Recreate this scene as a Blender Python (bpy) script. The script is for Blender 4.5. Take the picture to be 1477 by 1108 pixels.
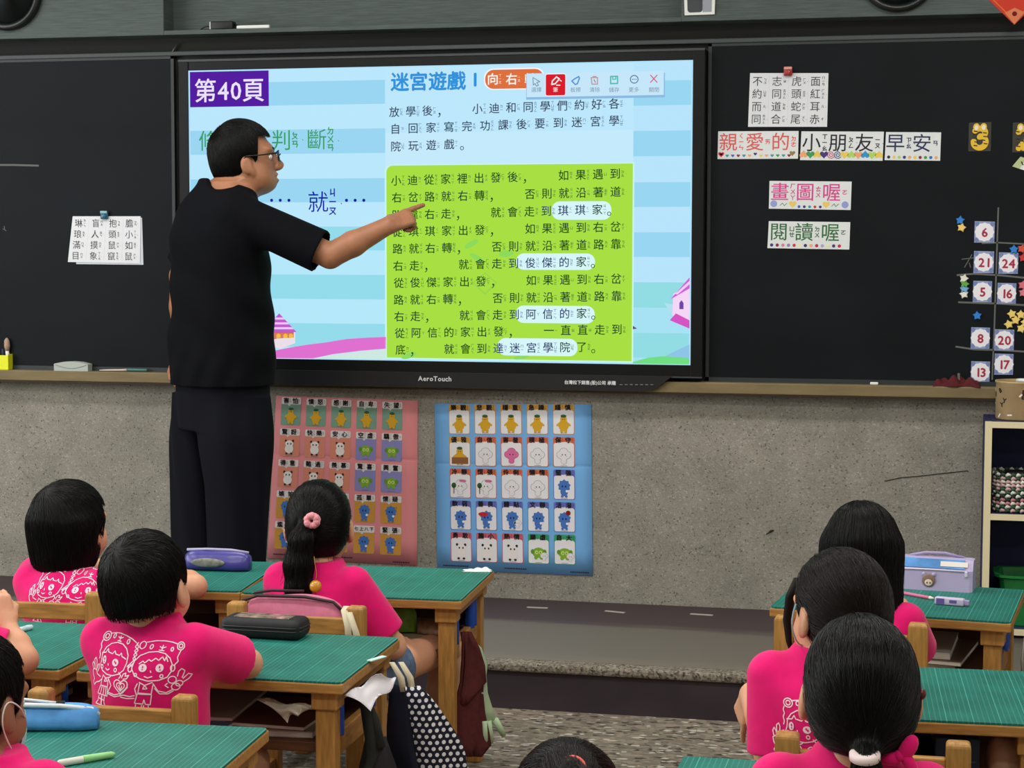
import bpy, bmesh, math, random
import numpy as np
from mathutils import Vector, Matrix

for _o in list(bpy.data.objects):
    bpy.data.objects.remove(_o)
SC = bpy.context.scene
COL = SC.collection
random.seed(7)
RNG = np.random.default_rng(7)

# ------------------------------------------------------------------ camera
IW, IH = 1477, 1108
FPX = 2672.0
YAW, PITCH, ROLL = math.radians(12.903), math.radians(4.0627), math.radians(0.116)
CAM = np.array([1.7953, -6.5393, 1.4116])
_f = np.array([-math.sin(YAW) * math.cos(PITCH), math.cos(YAW) * math.cos(PITCH), -math.sin(PITCH)])
_r0 = np.array([math.cos(YAW), math.sin(YAW), 0.0])
_u0 = np.cross(_r0, _f)
_r = math.cos(ROLL) * _r0 + math.sin(ROLL) * _u0
_u = -math.sin(ROLL) * _r0 + math.cos(ROLL) * _u0
cam_data = bpy.data.cameras.new('camera')
cam = bpy.data.objects.new('camera', cam_data)
COL.objects.link(cam)
cam_data.sensor_fit = 'HORIZONTAL'
cam_data.sensor_width = 36.0
cam_data.lens = FPX / IW * 36.0
cam_data.clip_start = 0.05
cam.matrix_world = Matrix(((_r[0], _u[0], -_f[0], CAM[0]), (_r[1], _u[1], -_f[1], CAM[1]), (_r[2], _u[2], -_f[2], CAM[2]), (0, 0, 0, 1)))
SC.camera = cam


def _ray(x, y):
    d = _f * FPX + _r * (x - IW / 2) - _u * (y - IH / 2)
    return d / np.linalg.norm(d)


def atY(x, y, Y):
    d = _ray(x, y)
    return CAM + d * ((Y - CAM[1]) / d[1])


def atZ(x, y, z):
    d = _ray(x, y)
    return CAM + d * ((z - CAM[2]) / d[2])


# ------------------------------------------------------------------ world, lamps, exposure
SC.view_settings.view_transform = 'Standard'
SC.view_settings.look = 'None'
SC.view_settings.gamma = 1.0
SC.view_settings.use_curve_mapping = False
SC.view_settings.exposure = 0.0
world = bpy.data.worlds.new('world')
SC.world = world
world.use_nodes = True
world.node_tree.nodes['Background'].inputs[0].default_value = (0.8, 0.9, 1.0, 1)
world.node_tree.nodes['Background'].inputs[1].default_value = 0.25


def area_lamp(name, loc, rot, sx, sy, watts, color):
    l = bpy.data.lights.new(name, 'AREA')
    l.shape = 'RECTANGLE'
    l.size, l.size_y, l.energy, l.color = sx, sy, watts, color
    o = bpy.data.objects.new(name, l)
    COL.objects.link(o)
    o.location, o.rotation_euler = loc, rot
    return o


LAMP_W = 23.0
for _x in (-2.3, -0.1, 2.1):
    for _y in (-1.5, -3.4, -5.3):
        area_lamp('assumed_ceiling_lamp', (_x, _y, 2.93), (0, 0, 0), 1.25, 0.3, LAMP_W, (1.0, 0.97, 0.92))  # assumed lamps out of view: bare area lights, no fixtures built
area_lamp('assumed_daylight_lamp', (-3.7, -3.6, 1.75), (0, math.radians(-90), 0), 1.3, 4.6, 95.0, (0.9, 0.97, 1.0))  # added bare area lamp inside the wall; side daylight assumed, no window built

# ------------------------------------------------------------------ materials
def lin(c):
    return tuple(((v / 255) / 12.92 if v / 255 <= 0.04045 else ((v / 255 + 0.055) / 1.055) ** 2.4) for v in c)


_mats = {}


def M(name, rgb=(128, 128, 128), rough=0.6, spec=0.4, metal=0.0, noise=0.0, nscale=20.0, stretch=(1, 1, 1), bump=0.0, bscale=200.0,
      emit=None, alpha=1.0, trans=0.0, sheen=0.0, coat=0.0):
    if name in _mats:
        return _mats[name]
    m = bpy.data.materials.new(name)
    m.use_nodes = True
    nt = m.node_tree
    if emit is not None:
        nt.nodes.clear()
        e = nt.nodes.new('ShaderNodeEmission')
        e.inputs[0].default_value = (*lin(rgb), 1)
        e.inputs[1].default_value = emit
        o = nt.nodes.new('ShaderNodeOutputMaterial')
        nt.links.new(e.outputs[0], o.inputs[0])
        m.cycles.emission_sampling = 'NONE'
        _mats[name] = m
        return m
    b = nt.nodes['Principled BSDF']
    c = lin(rgb)
    b.inputs['Base Color'].default_value = (*c, 1)
    b.inputs['Roughness'].default_value = rough
    b.inputs['Specular IOR Level'].default_value = spec
    b.inputs['Metallic'].default_value = metal
    b.inputs['Alpha'].default_value = alpha
    b.inputs['Transmission Weight'].default_value = trans
    b.inputs['Sheen Weight'].default_value = sheen
    b.inputs['Coat Weight'].default_value = coat
    if noise or bump:
        tc = nt.nodes.new('ShaderNodeTexCoord')
        mp = nt.nodes.new('ShaderNodeMapping')
        mp.inputs['Scale'].default_value = stretch
        nt.links.new(tc.outputs['Object'], mp.inputs[0])
    if noise:
        n = nt.nodes.new('ShaderNodeTexNoise')
        n.inputs['Scale'].default_value = nscale
        n.inputs['Detail'].default_value = 5
        nt.links.new(mp.outputs[0], n.inputs['Vector'])
        rp = nt.nodes.new('ShaderNodeValToRGB')
        rp.color_ramp.elements[0].position = 0.3
        rp.color_ramp.elements[1].position = 0.72
        rp.color_ramp.elements[0].color = (*[v * (1 - noise) for v in c], 1)
        rp.color_ramp.elements[1].color = (*[min(1, v * (1 + noise)) for v in c], 1)
        nt.links.new(n.outputs[0], rp.inputs[0])
        nt.links.new(rp.outputs[0], b.inputs['Base Color'])
    if bump:
        n2 = nt.nodes.new('ShaderNodeTexNoise')
        n2.inputs['Scale'].default_value = bscale
        n2.inputs['Detail'].default_value = 3
        nt.links.new(mp.outputs[0], n2.inputs['Vector'])
        bp = nt.nodes.new('ShaderNodeBump')
        bp.inputs['Strength'].default_value = bump
        bp.inputs['Distance'].default_value = 0.004
        nt.links.new(n2.outputs[0], bp.inputs['Height'])
        nt.links.new(bp.outputs[0], b.inputs['Normal'])
    _mats[name] = m
    return m


def glow(rgb):
    """a colour of the lit display"""
    return M('display_%d_%d_%d' % tuple(rgb), rgb, emit=1.0)


def paper(rgb):
    return M('paper_%d_%d_%d' % tuple(rgb), rgb, rough=0.7, spec=0.2)


def nodes_of(m):
    return m.node_tree.nodes, m.node_tree.links, m.node_tree.nodes['Principled BSDF']


def mat_pebble(name, stops, scale, speck, rough=0.85, big=6.0, stretch=(1, 1, 1), bump=0.3):
    """stone chips in cement: voronoi cells coloured through a ramp, darkened by specks and mottled"""
    m = M(name, rough=rough, spec=0.25)
    N, L, b = nodes_of(m)
    tc = N.new('ShaderNodeTexCoord')
    mp = N.new('ShaderNodeMapping')
    mp.inputs['Scale'].default_value = stretch
    L.new(tc.outputs['Object'], mp.inputs[0])
    v = N.new('ShaderNodeTexVoronoi')
    v.inputs['Scale'].default_value = scale
    L.new(mp.outputs[0], v.inputs['Vector'])
    sep = N.new('ShaderNodeSeparateColor')
    L.new(v.outputs['Color'], sep.inputs[0])
    rp = N.new('ShaderNodeValToRGB')
    rp.color_ramp.interpolation = 'CONSTANT' if speck else 'LINEAR'
    while len(rp.color_ramp.elements) < len(stops):
        rp.color_ramp.elements.new(0.5)
    for e, (p, c) in zip(rp.color_ramp.elements, stops):
        e.position = p
        e.color = (*lin(c), 1)
    L.new(sep.outputs[0], rp.inputs[0])
    n = N.new('ShaderNodeTexNoise')
    n.inputs['Scale'].default_value = big
    n.inputs['Detail'].default_value = 8
    n.inputs['Roughness'].default_value = 0.65
    L.new(tc.outputs['Object'], n.inputs['Vector'])
    mr = N.new('ShaderNodeMapRange')
    mr.inputs[1].default_value, mr.inputs[2].default_value = 0.3, 0.7
    mr.inputs[3].default_value, mr.inputs[4].default_value = 0.78, 1.18
    L.new(n.outputs[0], mr.inputs[0])
    mx = N.new('ShaderNodeMix')
    mx.data_type = 'RGBA'
    mx.blend_type = 'MULTIPLY'
    mx.inputs[0].default_value = 1.0
    L.new(rp.outputs[0], mx.inputs[6])
    L.new(mr.outputs[0], mx.inputs[7])
    L.new(mx.outputs[2], b.inputs['Base Color'])
    if bump:
        bp = N.new('ShaderNodeBump')
        bp.inputs['Strength'].default_value = bump
        bp.inputs['Distance'].default_value = 0.003
        L.new(v.outputs['Distance'], bp.inputs['Height'])
        L.new(bp.outputs[0], b.inputs['Normal'])
    return m


WOOD = M('honey_wood', (172, 126, 66), rough=0.45, spec=0.4, noise=0.28, nscale=14, stretch=(1.2, 9, 9), bump=0.05, bscale=60)
WOODZ = M('honey_wood_upright', (174, 128, 66), rough=0.45, spec=0.4, noise=0.28, nscale=14, stretch=(9, 9, 1.2), bump=0.05, bscale=60)
WOODY = M('honey_wood_side', (162, 116, 60), rough=0.45, spec=0.4, noise=0.28, nscale=14, stretch=(9, 1.2, 9), bump=0.05, bscale=60)
WOODDARK = M('shade_toned_board', (96, 60, 36), rough=0.6, noise=0.25, nscale=14, stretch=(1.2, 9, 9))  # darker copy of the honey wood; shade inside the desk put into its colour
SKIN_K = M('child_skin', (214, 160, 128), rough=0.5, spec=0.35, noise=0.06, nscale=25)
SKIN_K2 = M('tan_child_skin', (150, 100, 76), rough=0.5, spec=0.35, noise=0.06, nscale=25)
SKIN_T = M('teacher_skin', (166, 112, 82), rough=0.5, spec=0.4, noise=0.10, nscale=30)
PINK = M('pink_cotton', (226, 20, 112), rough=0.85, spec=0.15, noise=0.06, nscale=40, bump=0.12, bscale=900, sheen=0.15)
WHITEPRINT = M('white_print', (250, 225, 238), rough=0.7)
BLACKCLOTH = M('black_cotton', (11, 12, 17), rough=0.9, spec=0.10, noise=0.1, nscale=30, bump=0.1, bscale=900, sheen=0.0)
TROUSER = M('navy_black_cloth', (16, 17, 26), rough=0.85, spec=0.12, bump=0.1, bscale=900)
DENIM = M('blue_denim', (88, 108, 138), rough=0.9, noise=0.3, nscale=60, bump=0.2, bscale=900)
NAVY = M('navy_cloth', (24, 28, 48), rough=0.9, bump=0.1, bscale=800)
HAIR = M('black_hair', (8, 8, 9), rough=0.34, spec=0.24)
HAIRB = M('brown_black_hair', (21, 14, 12), rough=0.36, spec=0.24)
SHELL = M('black_hair_mass', (8, 7, 7), rough=0.5, spec=0.15)
SHELLB = M('brown_hair_mass', (17, 12, 10), rough=0.5, spec=0.15)
WHITE = M('white_plastic', (232, 232, 230), rough=0.4)
BLACK = M('black_plastic', (18, 19, 21), rough=0.4)
EYEW = M('eye_white', (225, 220, 214), rough=0.2)
IRIS = M('dark_iris', (28, 18, 14), rough=0.15)


# ------------------------------------------------------------------ mesh builder
class MB:
    def __init__(self):
        self.v, self.f, self.m, self.s = [], [], [], []

    def add(self, verts, faces, mat=0, smooth=False):
        n = len(self.v)
        self.v.extend([tuple(map(float, p)) for p in verts])
        for f in faces:
            self.f.append(tuple(i + n for i in f))
            self.m.append(mat)
            self.s.append(smooth)
        return self

    def bm(self, bm, mat=0, smooth=False, mtx=None):
        bm.verts.index_update()
        vs = [(mtx @ v.co if mtx else v.co) for v in bm.verts]
        self.add(vs, [[v.index for v in f.verts] for f in bm.faces], mat, smooth)
        bm.free()
        return self

    def box(self, c, size, bev=0.0, mat=0, rot=None, seg=2, smooth=False):
        bm = bmesh.new()
        bmesh.ops.create_cube(bm, size=1.0)
        bmesh.ops.scale(bm, vec=size, verts=bm.verts)
        if bev:
            bmesh.ops.bevel(bm, geom=list(bm.edges), offset=bev, segments=seg, affect='EDGES', profile=0.5)
        m = Matrix.Translation(Vector(c))
        if rot is not None:
            m = m @ (rot if isinstance(rot, Matrix) else Matrix.Rotation(rot, 4, 'Z'))
        return self.bm(bm, mat, smooth or bev > 0 and seg > 2, m)

    def lathe(self, prof, c=(0, 0, 0), seg=24, mat=0, smooth=True, mtx=None, sx=1, sy=1):
        vs, fs = [], []
        for r, z in prof:
            for k in range(seg):
                a = 2 * math.pi * k / seg
                vs.append(Vector((r * math.cos(a) * sx, r * math.sin(a) * sy, z)))
        n = len(prof)
        for i in range(n - 1):
            for k in range(seg):
                k2 = (k + 1) % seg
                fs.append((i * seg + k, i * seg + k2, (i + 1) * seg + k2, (i + 1) * seg + k))
        if prof[0][0] > 1e-6:
            fs.append(tuple(reversed(range(seg))))
        if prof[-1][0] > 1e-6:
            fs.append(tuple((n - 1) * seg + k for k in range(seg)))
        m = Matrix.Translation(Vector(c))
        if mtx is not None:
            m = m @ mtx
        return self.add([m @ v for v in vs], fs, mat, smooth)

    def tube(self, pts, r, seg=8, mat=0, closed=False, flat=None):
        P = [np.array(p, float) for p in pts]
        n = len(P)
        rs = r if hasattr(r, '__len__') else [r] * n
        vs, fs = [], []
        up = None
        for i in range(n):
            a = P[(i - 1) % n] if (closed or i > 0) else P[i]
            b = P[(i + 1) % n] if (closed or i < n - 1) else P[i]
            t = b - a
            t = t / (np.linalg.norm(t) + 1e-12)
            if up is None:
                up = np.array([0, 0, 1.0]) if abs(t[2]) < 0.9 else np.array([1.0, 0, 0])
            x = np.cross(up, t)
            x /= np.linalg.norm(x) + 1e-12
            y = np.cross(t, x)
            up = y
            for k in range(seg):
                an = 2 * math.pi * k / seg
                vs.append(P[i] + rs[i] * (math.cos(an) * x + math.sin(an) * y * (flat or 1.0)))
        for i in range(n if closed else n - 1):
            j = (i + 1) % n
            for k in range(seg):
                k2 = (k + 1) % seg
                fs.append((i * seg + k, i * seg + k2, j * seg + k2, j * seg + k))
        if not closed:
            fs.append(tuple(reversed(range(seg))))
            fs.append(tuple((n - 1) * seg + k for k in range(seg)))
        return self.add(vs, fs, mat, True)

    def ell(self, c, r, mat=0, seg=16, mtx=None):
        prof = [(math.sin(math.pi * i / (seg // 2)), -math.cos(math.pi * i / (seg // 2))) for i in range(seg // 2 + 1)]
        prof = [(max(p[0], 1e-5), p[1]) for p in prof]
        m = (mtx if mtx is not None else Matrix.Identity(4)) @ Matrix.Diagonal((*r, 1))
        return self.lathe(prof, c, seg, mat, True, m)

    def sheet(self, grid, mat=0, thick=0.0, nrm=(0, -1, 0), smooth=True):
        """grid: rows of points -> a sheet with thickness"""
        g = np.array(grid, float)
        a, b = g.shape[:2]
        top = g.reshape(-1, 3)
        fs = [(i * b + j, i * b + j + 1, (i + 1) * b + j + 1, (i + 1) * b + j) for i in range(a - 1) for j in range(b - 1)]
        if not thick:
            return self.add(top, fs, mat, smooth)
        bot = top - np.array(nrm) * thick
        o = a * b
        vs = np.vstack([top, bot])
        fs2 = fs + [tuple(reversed([i + o for i in f])) for f in fs]
        ring = [j for j in range(b)] + [i * b + b - 1 for i in range(1, a)] + [(a - 1) * b + j for j in range(b - 2, -1, -1)] + [i * b for i in range(a - 2, 0, -1)]
        for k in range(len(ring)):
            p, q = ring[k], ring[(k + 1) % len(ring)]
            fs2.append((q, p, p + o, q + o))
        return self.add(vs, fs2, mat, smooth)

    def build(self, name, mats, parent=None, origin=None):
        me = bpy.data.meshes.new(name)
        v = self.v
        if origin is not None:
            v = [(p[0] - origin[0], p[1] - origin[1], p[2] - origin[2]) for p in v]
        me.from_pydata(v, [], self.f)
        for m in (mats if isinstance(mats, (list, tuple)) else [mats]):
            me.materials.append(m)
        me.polygons.foreach_set('material_index', self.m)
        me.polygons.foreach_set('use_smooth', self.s)
        me.update()
        o = bpy.data.objects.new(name, me)
        COL.objects.link(o)
        if origin is not None:
            o.location = origin
        if parent is not None:
            o.parent = parent
            o.matrix_parent_inverse = Matrix.Identity(4)
        return o


def tag(o, label=None, cat=None, group=None, kind=None):
    for k, v in (('label', label), ('category', cat), ('group', group), ('kind', kind)):
        if v:
            o[k] = v
    return o


def thing(name, label, cat, loc=(0, 0, 0), rz=0.0, group=None):
    o = bpy.data.objects.new(name, None)
    o.empty_display_size = 0.05
    COL.objects.link(o)
    o.location = loc
    o.rotation_euler = (0, 0, rz)
    return tag(o, label, cat, group)


def copy_tree(o, parent=None):
    c = o.copy()
    COL.objects.link(c)
    if parent is not None:
        c.parent = parent
    for ch in list(o.children):
        copy_tree(ch, c)
    return c


def struct(name, mb, mats):
    return tag(mb.build(name, mats), kind='structure')


# ------------------------------------------------------------------ writing: glyphs as flat shapes
_ZY = dict(x.split(':') for x in '''放:ㄈㄤˋ 學:ㄒㄩㄝˊ 後:ㄏㄡˋ 小:ㄒㄧㄠˇ 迪:ㄉㄧˊ 和:ㄏㄢˋ 同:ㄊㄨㄥˊ 們:ㄇㄣ˙ 約:ㄩㄝ 好:ㄏㄠˇ 各:ㄍㄜˋ 自:ㄗˋ 回:ㄏㄨㄟˊ 家:ㄐㄧㄚ 寫:ㄒㄧㄝˇ 完:ㄨㄢˊ 功:ㄍㄨㄥ 課:ㄎㄜˋ 要:ㄧㄠˋ 到:ㄉㄠˋ 迷:ㄇㄧˊ 宮:ㄍㄨㄥ 院:ㄩㄢˋ 玩:ㄨㄢˊ 遊:ㄧㄡˊ 戲:ㄒㄧˋ 從:ㄘㄨㄥˊ 裡:ㄌㄧˇ 出:ㄔㄨ 發:ㄈㄚ 如:ㄖㄨˊ 果:ㄍㄨㄛˇ 遇:ㄩˋ 右:ㄧㄡˋ 岔:ㄔㄚˋ 路:ㄌㄨˋ 就:ㄐㄧㄡˋ 轉:ㄓㄨㄢˇ 否:ㄈㄡˇ 則:ㄗㄜˊ 沿:ㄧㄢˊ 著:ㄓㄜ˙ 道:ㄉㄠˋ 靠:ㄎㄠˋ 走:ㄗㄡˇ 會:ㄏㄨㄟˋ 琪:ㄑㄧˊ 俊:ㄐㄩㄣˋ 傑:ㄐㄧㄝˊ 的:ㄉㄜ˙ 阿:ㄚ 信:ㄒㄧㄣˋ 一:ㄧ 直:ㄓˊ 底:ㄉㄧˇ 達:ㄉㄚˊ 了:ㄌㄜ˙ 判:ㄆㄢˋ 斷:ㄉㄨㄢˋ 向:ㄒㄧㄤˋ 不:ㄅㄨˋ 志:ㄓˋ 虎:ㄏㄨˇ 面:ㄇㄧㄢˋ 頭:ㄊㄡˊ 紅:ㄏㄨㄥˊ 而:ㄦˊ 蛇:ㄕㄜˊ 耳:ㄦˇ 合:ㄏㄜˊ 尾:ㄨㄟˇ 赤:ㄔˋ 琳:ㄌㄧㄣˊ 盲:ㄇㄤˊ 抱:ㄅㄠˋ 膽:ㄉㄢˇ 琅:ㄌㄤˊ 人:ㄖㄣˊ 滿:ㄇㄢˇ 摸:ㄇㄛ 鼠:ㄕㄨˇ 目:ㄇㄨˋ 象:ㄒㄧㄤˋ 竄:ㄘㄨㄢˋ 親:ㄑㄧㄣ 愛:ㄞˋ 朋:ㄆㄥˊ 友:ㄧㄡˇ 早:ㄗㄠˇ 安:ㄢ 畫:ㄏㄨㄚˋ 圖:ㄊㄨˊ 喔:ㄛ 閱:ㄩㄝˋ 讀:ㄉㄨˊ 條:ㄊㄧㄠˊ 件:ㄐㄧㄢˋ 害:ㄏㄞˋ 怕:ㄆㄚˋ 憤:ㄈㄣˋ 怒:ㄋㄨˋ 感:ㄍㄢˇ 謝:ㄒㄧㄝˋ 卑:ㄅㄟ 失:ㄕ 望:ㄨㄤˋ 驚:ㄐㄧㄥ 訝:ㄧㄚˋ 快:ㄎㄨㄞˋ 樂:ㄌㄜˋ 心:ㄒㄧㄣ 空:ㄎㄨㄥ 虛:ㄒㄩ 驕:ㄐㄧㄠ 傲:ㄠˋ 得:ㄉㄜˊ 意:ㄧˋ 難:ㄋㄢˊ 過:ㄍㄨㄛˋ 羨:ㄒㄧㄢˋ 慕:ㄇㄨˋ 喜:ㄒㄧˇ 興:ㄒㄧㄥ 奮:ㄈㄣˋ 孤:ㄍㄨ 單:ㄉㄢ 懷:ㄏㄨㄞˊ 疑:ㄧˊ 緊:ㄐㄧㄣˇ 張:ㄓㄤ 觀:ㄍㄨㄢ 悲:ㄅㄟ 穩:ㄨㄣˇ 重:ㄓㄨㄥˋ 急:ㄐㄧˊ 躁:ㄗㄠˋ 謹:ㄐㄧㄣˇ 慎:ㄕㄣˋ 優:ㄧㄡ 雅:ㄧㄚˇ 羞:ㄒㄧㄡ 積:ㄐㄧ 極:ㄐㄧˊ 保:ㄅㄠˇ 守:ㄕㄡˇ 冷:ㄌㄥˇ 靜:ㄐㄧㄥˋ 慌:ㄏㄨㄤ 伶:ㄌㄧㄥˊ 俐:ㄌㄧˋ 懶:ㄌㄢˇ 惰:ㄉㄨㄛˋ 堅:ㄐㄧㄢ 強:ㄑㄧㄤˊ 軟:ㄖㄨㄢˇ 弱:ㄖㄨㄛˋ 善:ㄕㄢˋ 良:ㄌㄧㄤˊ 體:ㄊㄧˇ 貼:ㄊㄧㄝ 文:ㄨㄣˊ 活:ㄏㄨㄛˊ 潑:ㄆㄛ 勇:ㄩㄥˇ 敢:ㄍㄢˇ 熱:ㄖㄜˋ 情:ㄑㄧㄥˊ 謙:ㄑㄧㄢ 大:ㄉㄚˋ'''.split())
_GL = {}


def load_glyphs(chars):
    obs = []
    for ch in sorted(set(chars) - set(_GL) - {' ', '　'}):
        c = bpy.data.curves.new('glyph', 'FONT')
        c.body = ch
        c.resolution_u = 2
        o = bpy.data.objects.new('glyph', c)
        COL.objects.link(o)
        obs.append((ch, o))
    bpy.context.view_layer.update()
    dg = bpy.context.evaluated_depsgraph_get()
    for ch, o in obs:
        m = bpy.data.meshes.new_from_object(o.evaluated_get(dg))
        V = np.array([v.co[:2] for v in m.vertices]) if len(m.vertices) else np.zeros((0, 2))
        F = [tuple(p.vertices) for p in m.polygons]
        w = V[:, 0].max() if len(V) else 0.3
        _GL[ch] = (V, F, w)
        bpy.data.meshes.remove(m)
    for ch, o in obs:
        c = o.data
        bpy.data.objects.remove(o)
        bpy.data.curves.remove(c)


class Panel:
    """a flat rectangle in the place given by its corners TL, TR, BR, BL; n = its outward normal"""

    def __init__(self, tl, tr, br, bl):
        self.c = [np.array(p, float) for p in (tl, tr, br, bl)]
        self.ex = self.c[1] - self.c[0] + self.c[2] - self.c[3]
        self.w = np.linalg.norm(self.ex) / 2
        self.ex /= np.linalg.norm(self.ex)
        ey = self.c[0] - self.c[3] + self.c[1] - self.c[2]
        self.h = np.linalg.norm(ey) / 2
        ey -= self.ex * (ey @ self.ex)
        self.ey = ey / np.linalg.norm(ey)
        self.n = np.cross(self.ex, self.ey)

    def pt(self, u, v, off=0.0):
        a, b, c, d = self.c
        return (a * (1 - u) + b * u) * (1 - v) + (d * (1 - u) + c * u) * v + self.n * off

    def glyph(self, mb, ch, u, v, size, mat, off, sx=1.0, bold=0.0, rot=0.0, P=None):
        if ch not in _GL:
            return
        V, F, w = _GL[ch]
        if not len(V):
            return
        cx = 0.5 if ord(ch) > 0x2000 else w / 2
        P = self.pt(u, v, off) if P is None else P
        cr, sr = math.cos(rot), math.sin(rot)
        for dx, dy in (((0, 0),) if not bold else ((-bold, 0), (bold, 0), (0, bold), (0, -bold))):
            X = (V[:, 0] - cx + dx) * size * sx
            Y = (V[:, 1] - 0.38 + dy) * size
            X, Y = X * cr - Y * sr, X * sr + Y * cr
            o = off if not dx and not dy else off
            mb.add(P + X[:, None] * self.ex + Y[:, None] * self.ey + self.n * (1e-5 * (dx * 100 + dy * 50)), F, mat)

    def zy(self, mb, ch, u, v, size, mat, off, P=None, small=0.30, dx=0.62, bold=0.0):
        z = _ZY.get(ch)
        if not z:
            return
        P = self.pt(u, v, off) if P is None else P
        tone = z[-1] if z[-1] in 'ˊˇˋ˙' else ''
        body = z[:-1] if tone else z
        s = size * small
        n = len(body)
        for k, c in enumerate(body):
            Q = P + self.ex * size * dx + self.ey * ((n - 1) / 2 - k) * s * 1.02
            self.glyph(mb, c, 0, 0, s, mat, off, P=Q, bold=bold)
        if tone == '˙':
            self.glyph(mb, tone, 0, 0, s, mat, off, P=P + self.ex * (size * dx + s * 0.3) + self.ey * (n / 2 + 0.25) * s)
        elif tone:
            self.glyph(mb, tone, 0, 0, s * 1.1, mat, off, P=P + self.ex * (size * dx + s * 0.95) + self.ey * (-s * 0.35 - (0.2 * s if n > 2 else 0)))

    def string(self, mb, s, u, v, size, mat, off, bold=0.0, sx=1.0):
        """centred line of western or mixed text"""
        adv = [(_GL[c][2] + 0.08 if c in _GL and ord(c) < 0x2000 else (1.0 if ord(c) > 0x2000 else 0.3)) * size * sx for c in s]
        x = -sum(adv) / 2
        P = self.pt(u, v, off)
        for c, a in zip(s, adv):
            self.glyph(mb, c, 0, 0, size, mat, off, P=P + self.ex * (x + a / 2), bold=bold, sx=sx)
            x += a

    def poly(self, mb, pts, mat, off):
        P = [self.pt(u, v, off) for u, v in pts]
        a = sum(pts[i][0] * pts[(i + 1) % len(pts)][1] - pts[(i + 1) % len(pts)][0] * pts[i][1] for i in range(len(pts)))
        idx = tuple(range(len(P)))
        mb.add(P, [idx if a < 0 else idx[::-1]], mat)

    def rect(self, mb, u0, v0, u1, v1, mat, off):
        self.poly(mb, [(u0, v0), (u0, v1), (u1, v1), (u1, v0)], mat, off)

    def ellipse(self, mb, u, v, rx, ry, mat, off, seg=16, rot=0.0):
        pts = []
        for k in range(seg):
            a = 2 * math.pi * k / seg
            x, y = rx * math.cos(a), ry * math.sin(a)
            x, y = x * math.cos(rot) - y * math.sin(rot), x * math.sin(rot) + y * math.cos(rot)
            pts.append((u + x / self.w, v - y / self.h))
        self.poly(mb, pts, mat, off)

    def rrect(self, mb, u0, v0, u1, v1, r, mat, off, corners=(1, 1, 1, 1)):
        """rounded rectangle, r in metres; corners TL TR BR BL"""
        pts = []
        ru, rv = r / self.w, r / self.h
        for k, (cu, cv, a0) in enumerate(((u0 + ru, v0 + rv, 180), (u1 - ru, v0 + rv, 90), (u1 - ru, v1 - rv, 0), (u0 + ru, v1 - rv, 270))):
            if not corners[k]:
                pts.append(((u0, v0), (u1, v0), (u1, v1), (u0, v1))[k])
                continue
            for i in range(7):
                a = math.radians(a0 - 15 * i)
                pts.append((cu + ru * math.cos(a), cv - rv * math.sin(a)))
        self.poly(mb, pts, mat, off)

    def line(self, mb, pts, w, mat, off):
        """a stroke of width w metres through (u, v) points"""
        P = [self.pt(u, v, off) for u, v in pts]
        for i_, (a, b) in enumerate(zip(P[:-1], P[1:])):
            a, b = a + self.n * (2e-5 * (i_ % 6)), b + self.n * (2e-5 * (i_ % 6))
            d = b - a
            l = np.linalg.norm(d)
            if l < 1e-9:
                continue
            d /= l
            s = np.cross(self.n, d) * w / 2
            mb.add([a - s - d * w * 0.3, b - s + d * w * 0.3, b + s + d * w * 0.3, a + s - d * w * 0.3], [(0, 1, 2, 3)], mat)

    def star(self, mb, u, v, r, mat, off, n=5, inner=0.5, rot=0.0):
        pts = []
        for k in range(2 * n):
            a = math.pi / 2 + rot + math.pi * k / n
            q = r if k % 2 == 0 else r * inner
            pts.append((u + q * math.cos(a) / self.w, v - q * math.sin(a) / self.h))
        self.poly(mb, pts, mat, off)

    def heart(self, mb, u, v, r, mat, off, flip=1):
        pts = []
        for k in range(20):
            t = 2 * math.pi * k / 20
            x = 16 * math.sin(t) ** 3 / 16 * r
            y = (13 * math.cos(t) - 5 * math.cos(2 * t) - 2 * math.cos(3 * t) - math.cos(4 * t)) / 16 * r * flip
            pts.append((u + x / self.w, v - y / self.h))
        self.poly(mb, pts, mat, off)

    def slab(self, mb, thick, mat, off=0.0):
        """the card itself, with thickness, front face at off + thick"""
        a = [self.pt(0, 0, off), self.pt(1, 0, off), self.pt(1, 1, off), self.pt(0, 1, off)]
        b = [p + self.n * thick for p in a]
        mb.add(a + b, [(0, 1, 2, 3), (7, 6, 5, 4), (0, 4, 5, 1), (1, 5, 6, 2), (2, 6, 7, 3), (3, 7, 4, 0)], mat)


_ALLTEXT = ''.join(_ZY.keys()) + ''.join(_ZY.values()) + '第40頁條件AeroTouch台灣松下銷售(股)公司承購123456789嫉妒尷尬七上八下，。?！、BRKYTM選擇筆板擦清除儲存更多關閉…•心滿足X'
load_glyphs(_ALLTEXT)


def plane_panel(Y, tl, tr, br, bl, off=0.0):
    """card lying on the vertical plane at depth Y; corners are where the photo shows them"""
    P = [atY(*p, Y) for p in (tl, tr, br, bl)]
    return Panel(*P)
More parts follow.
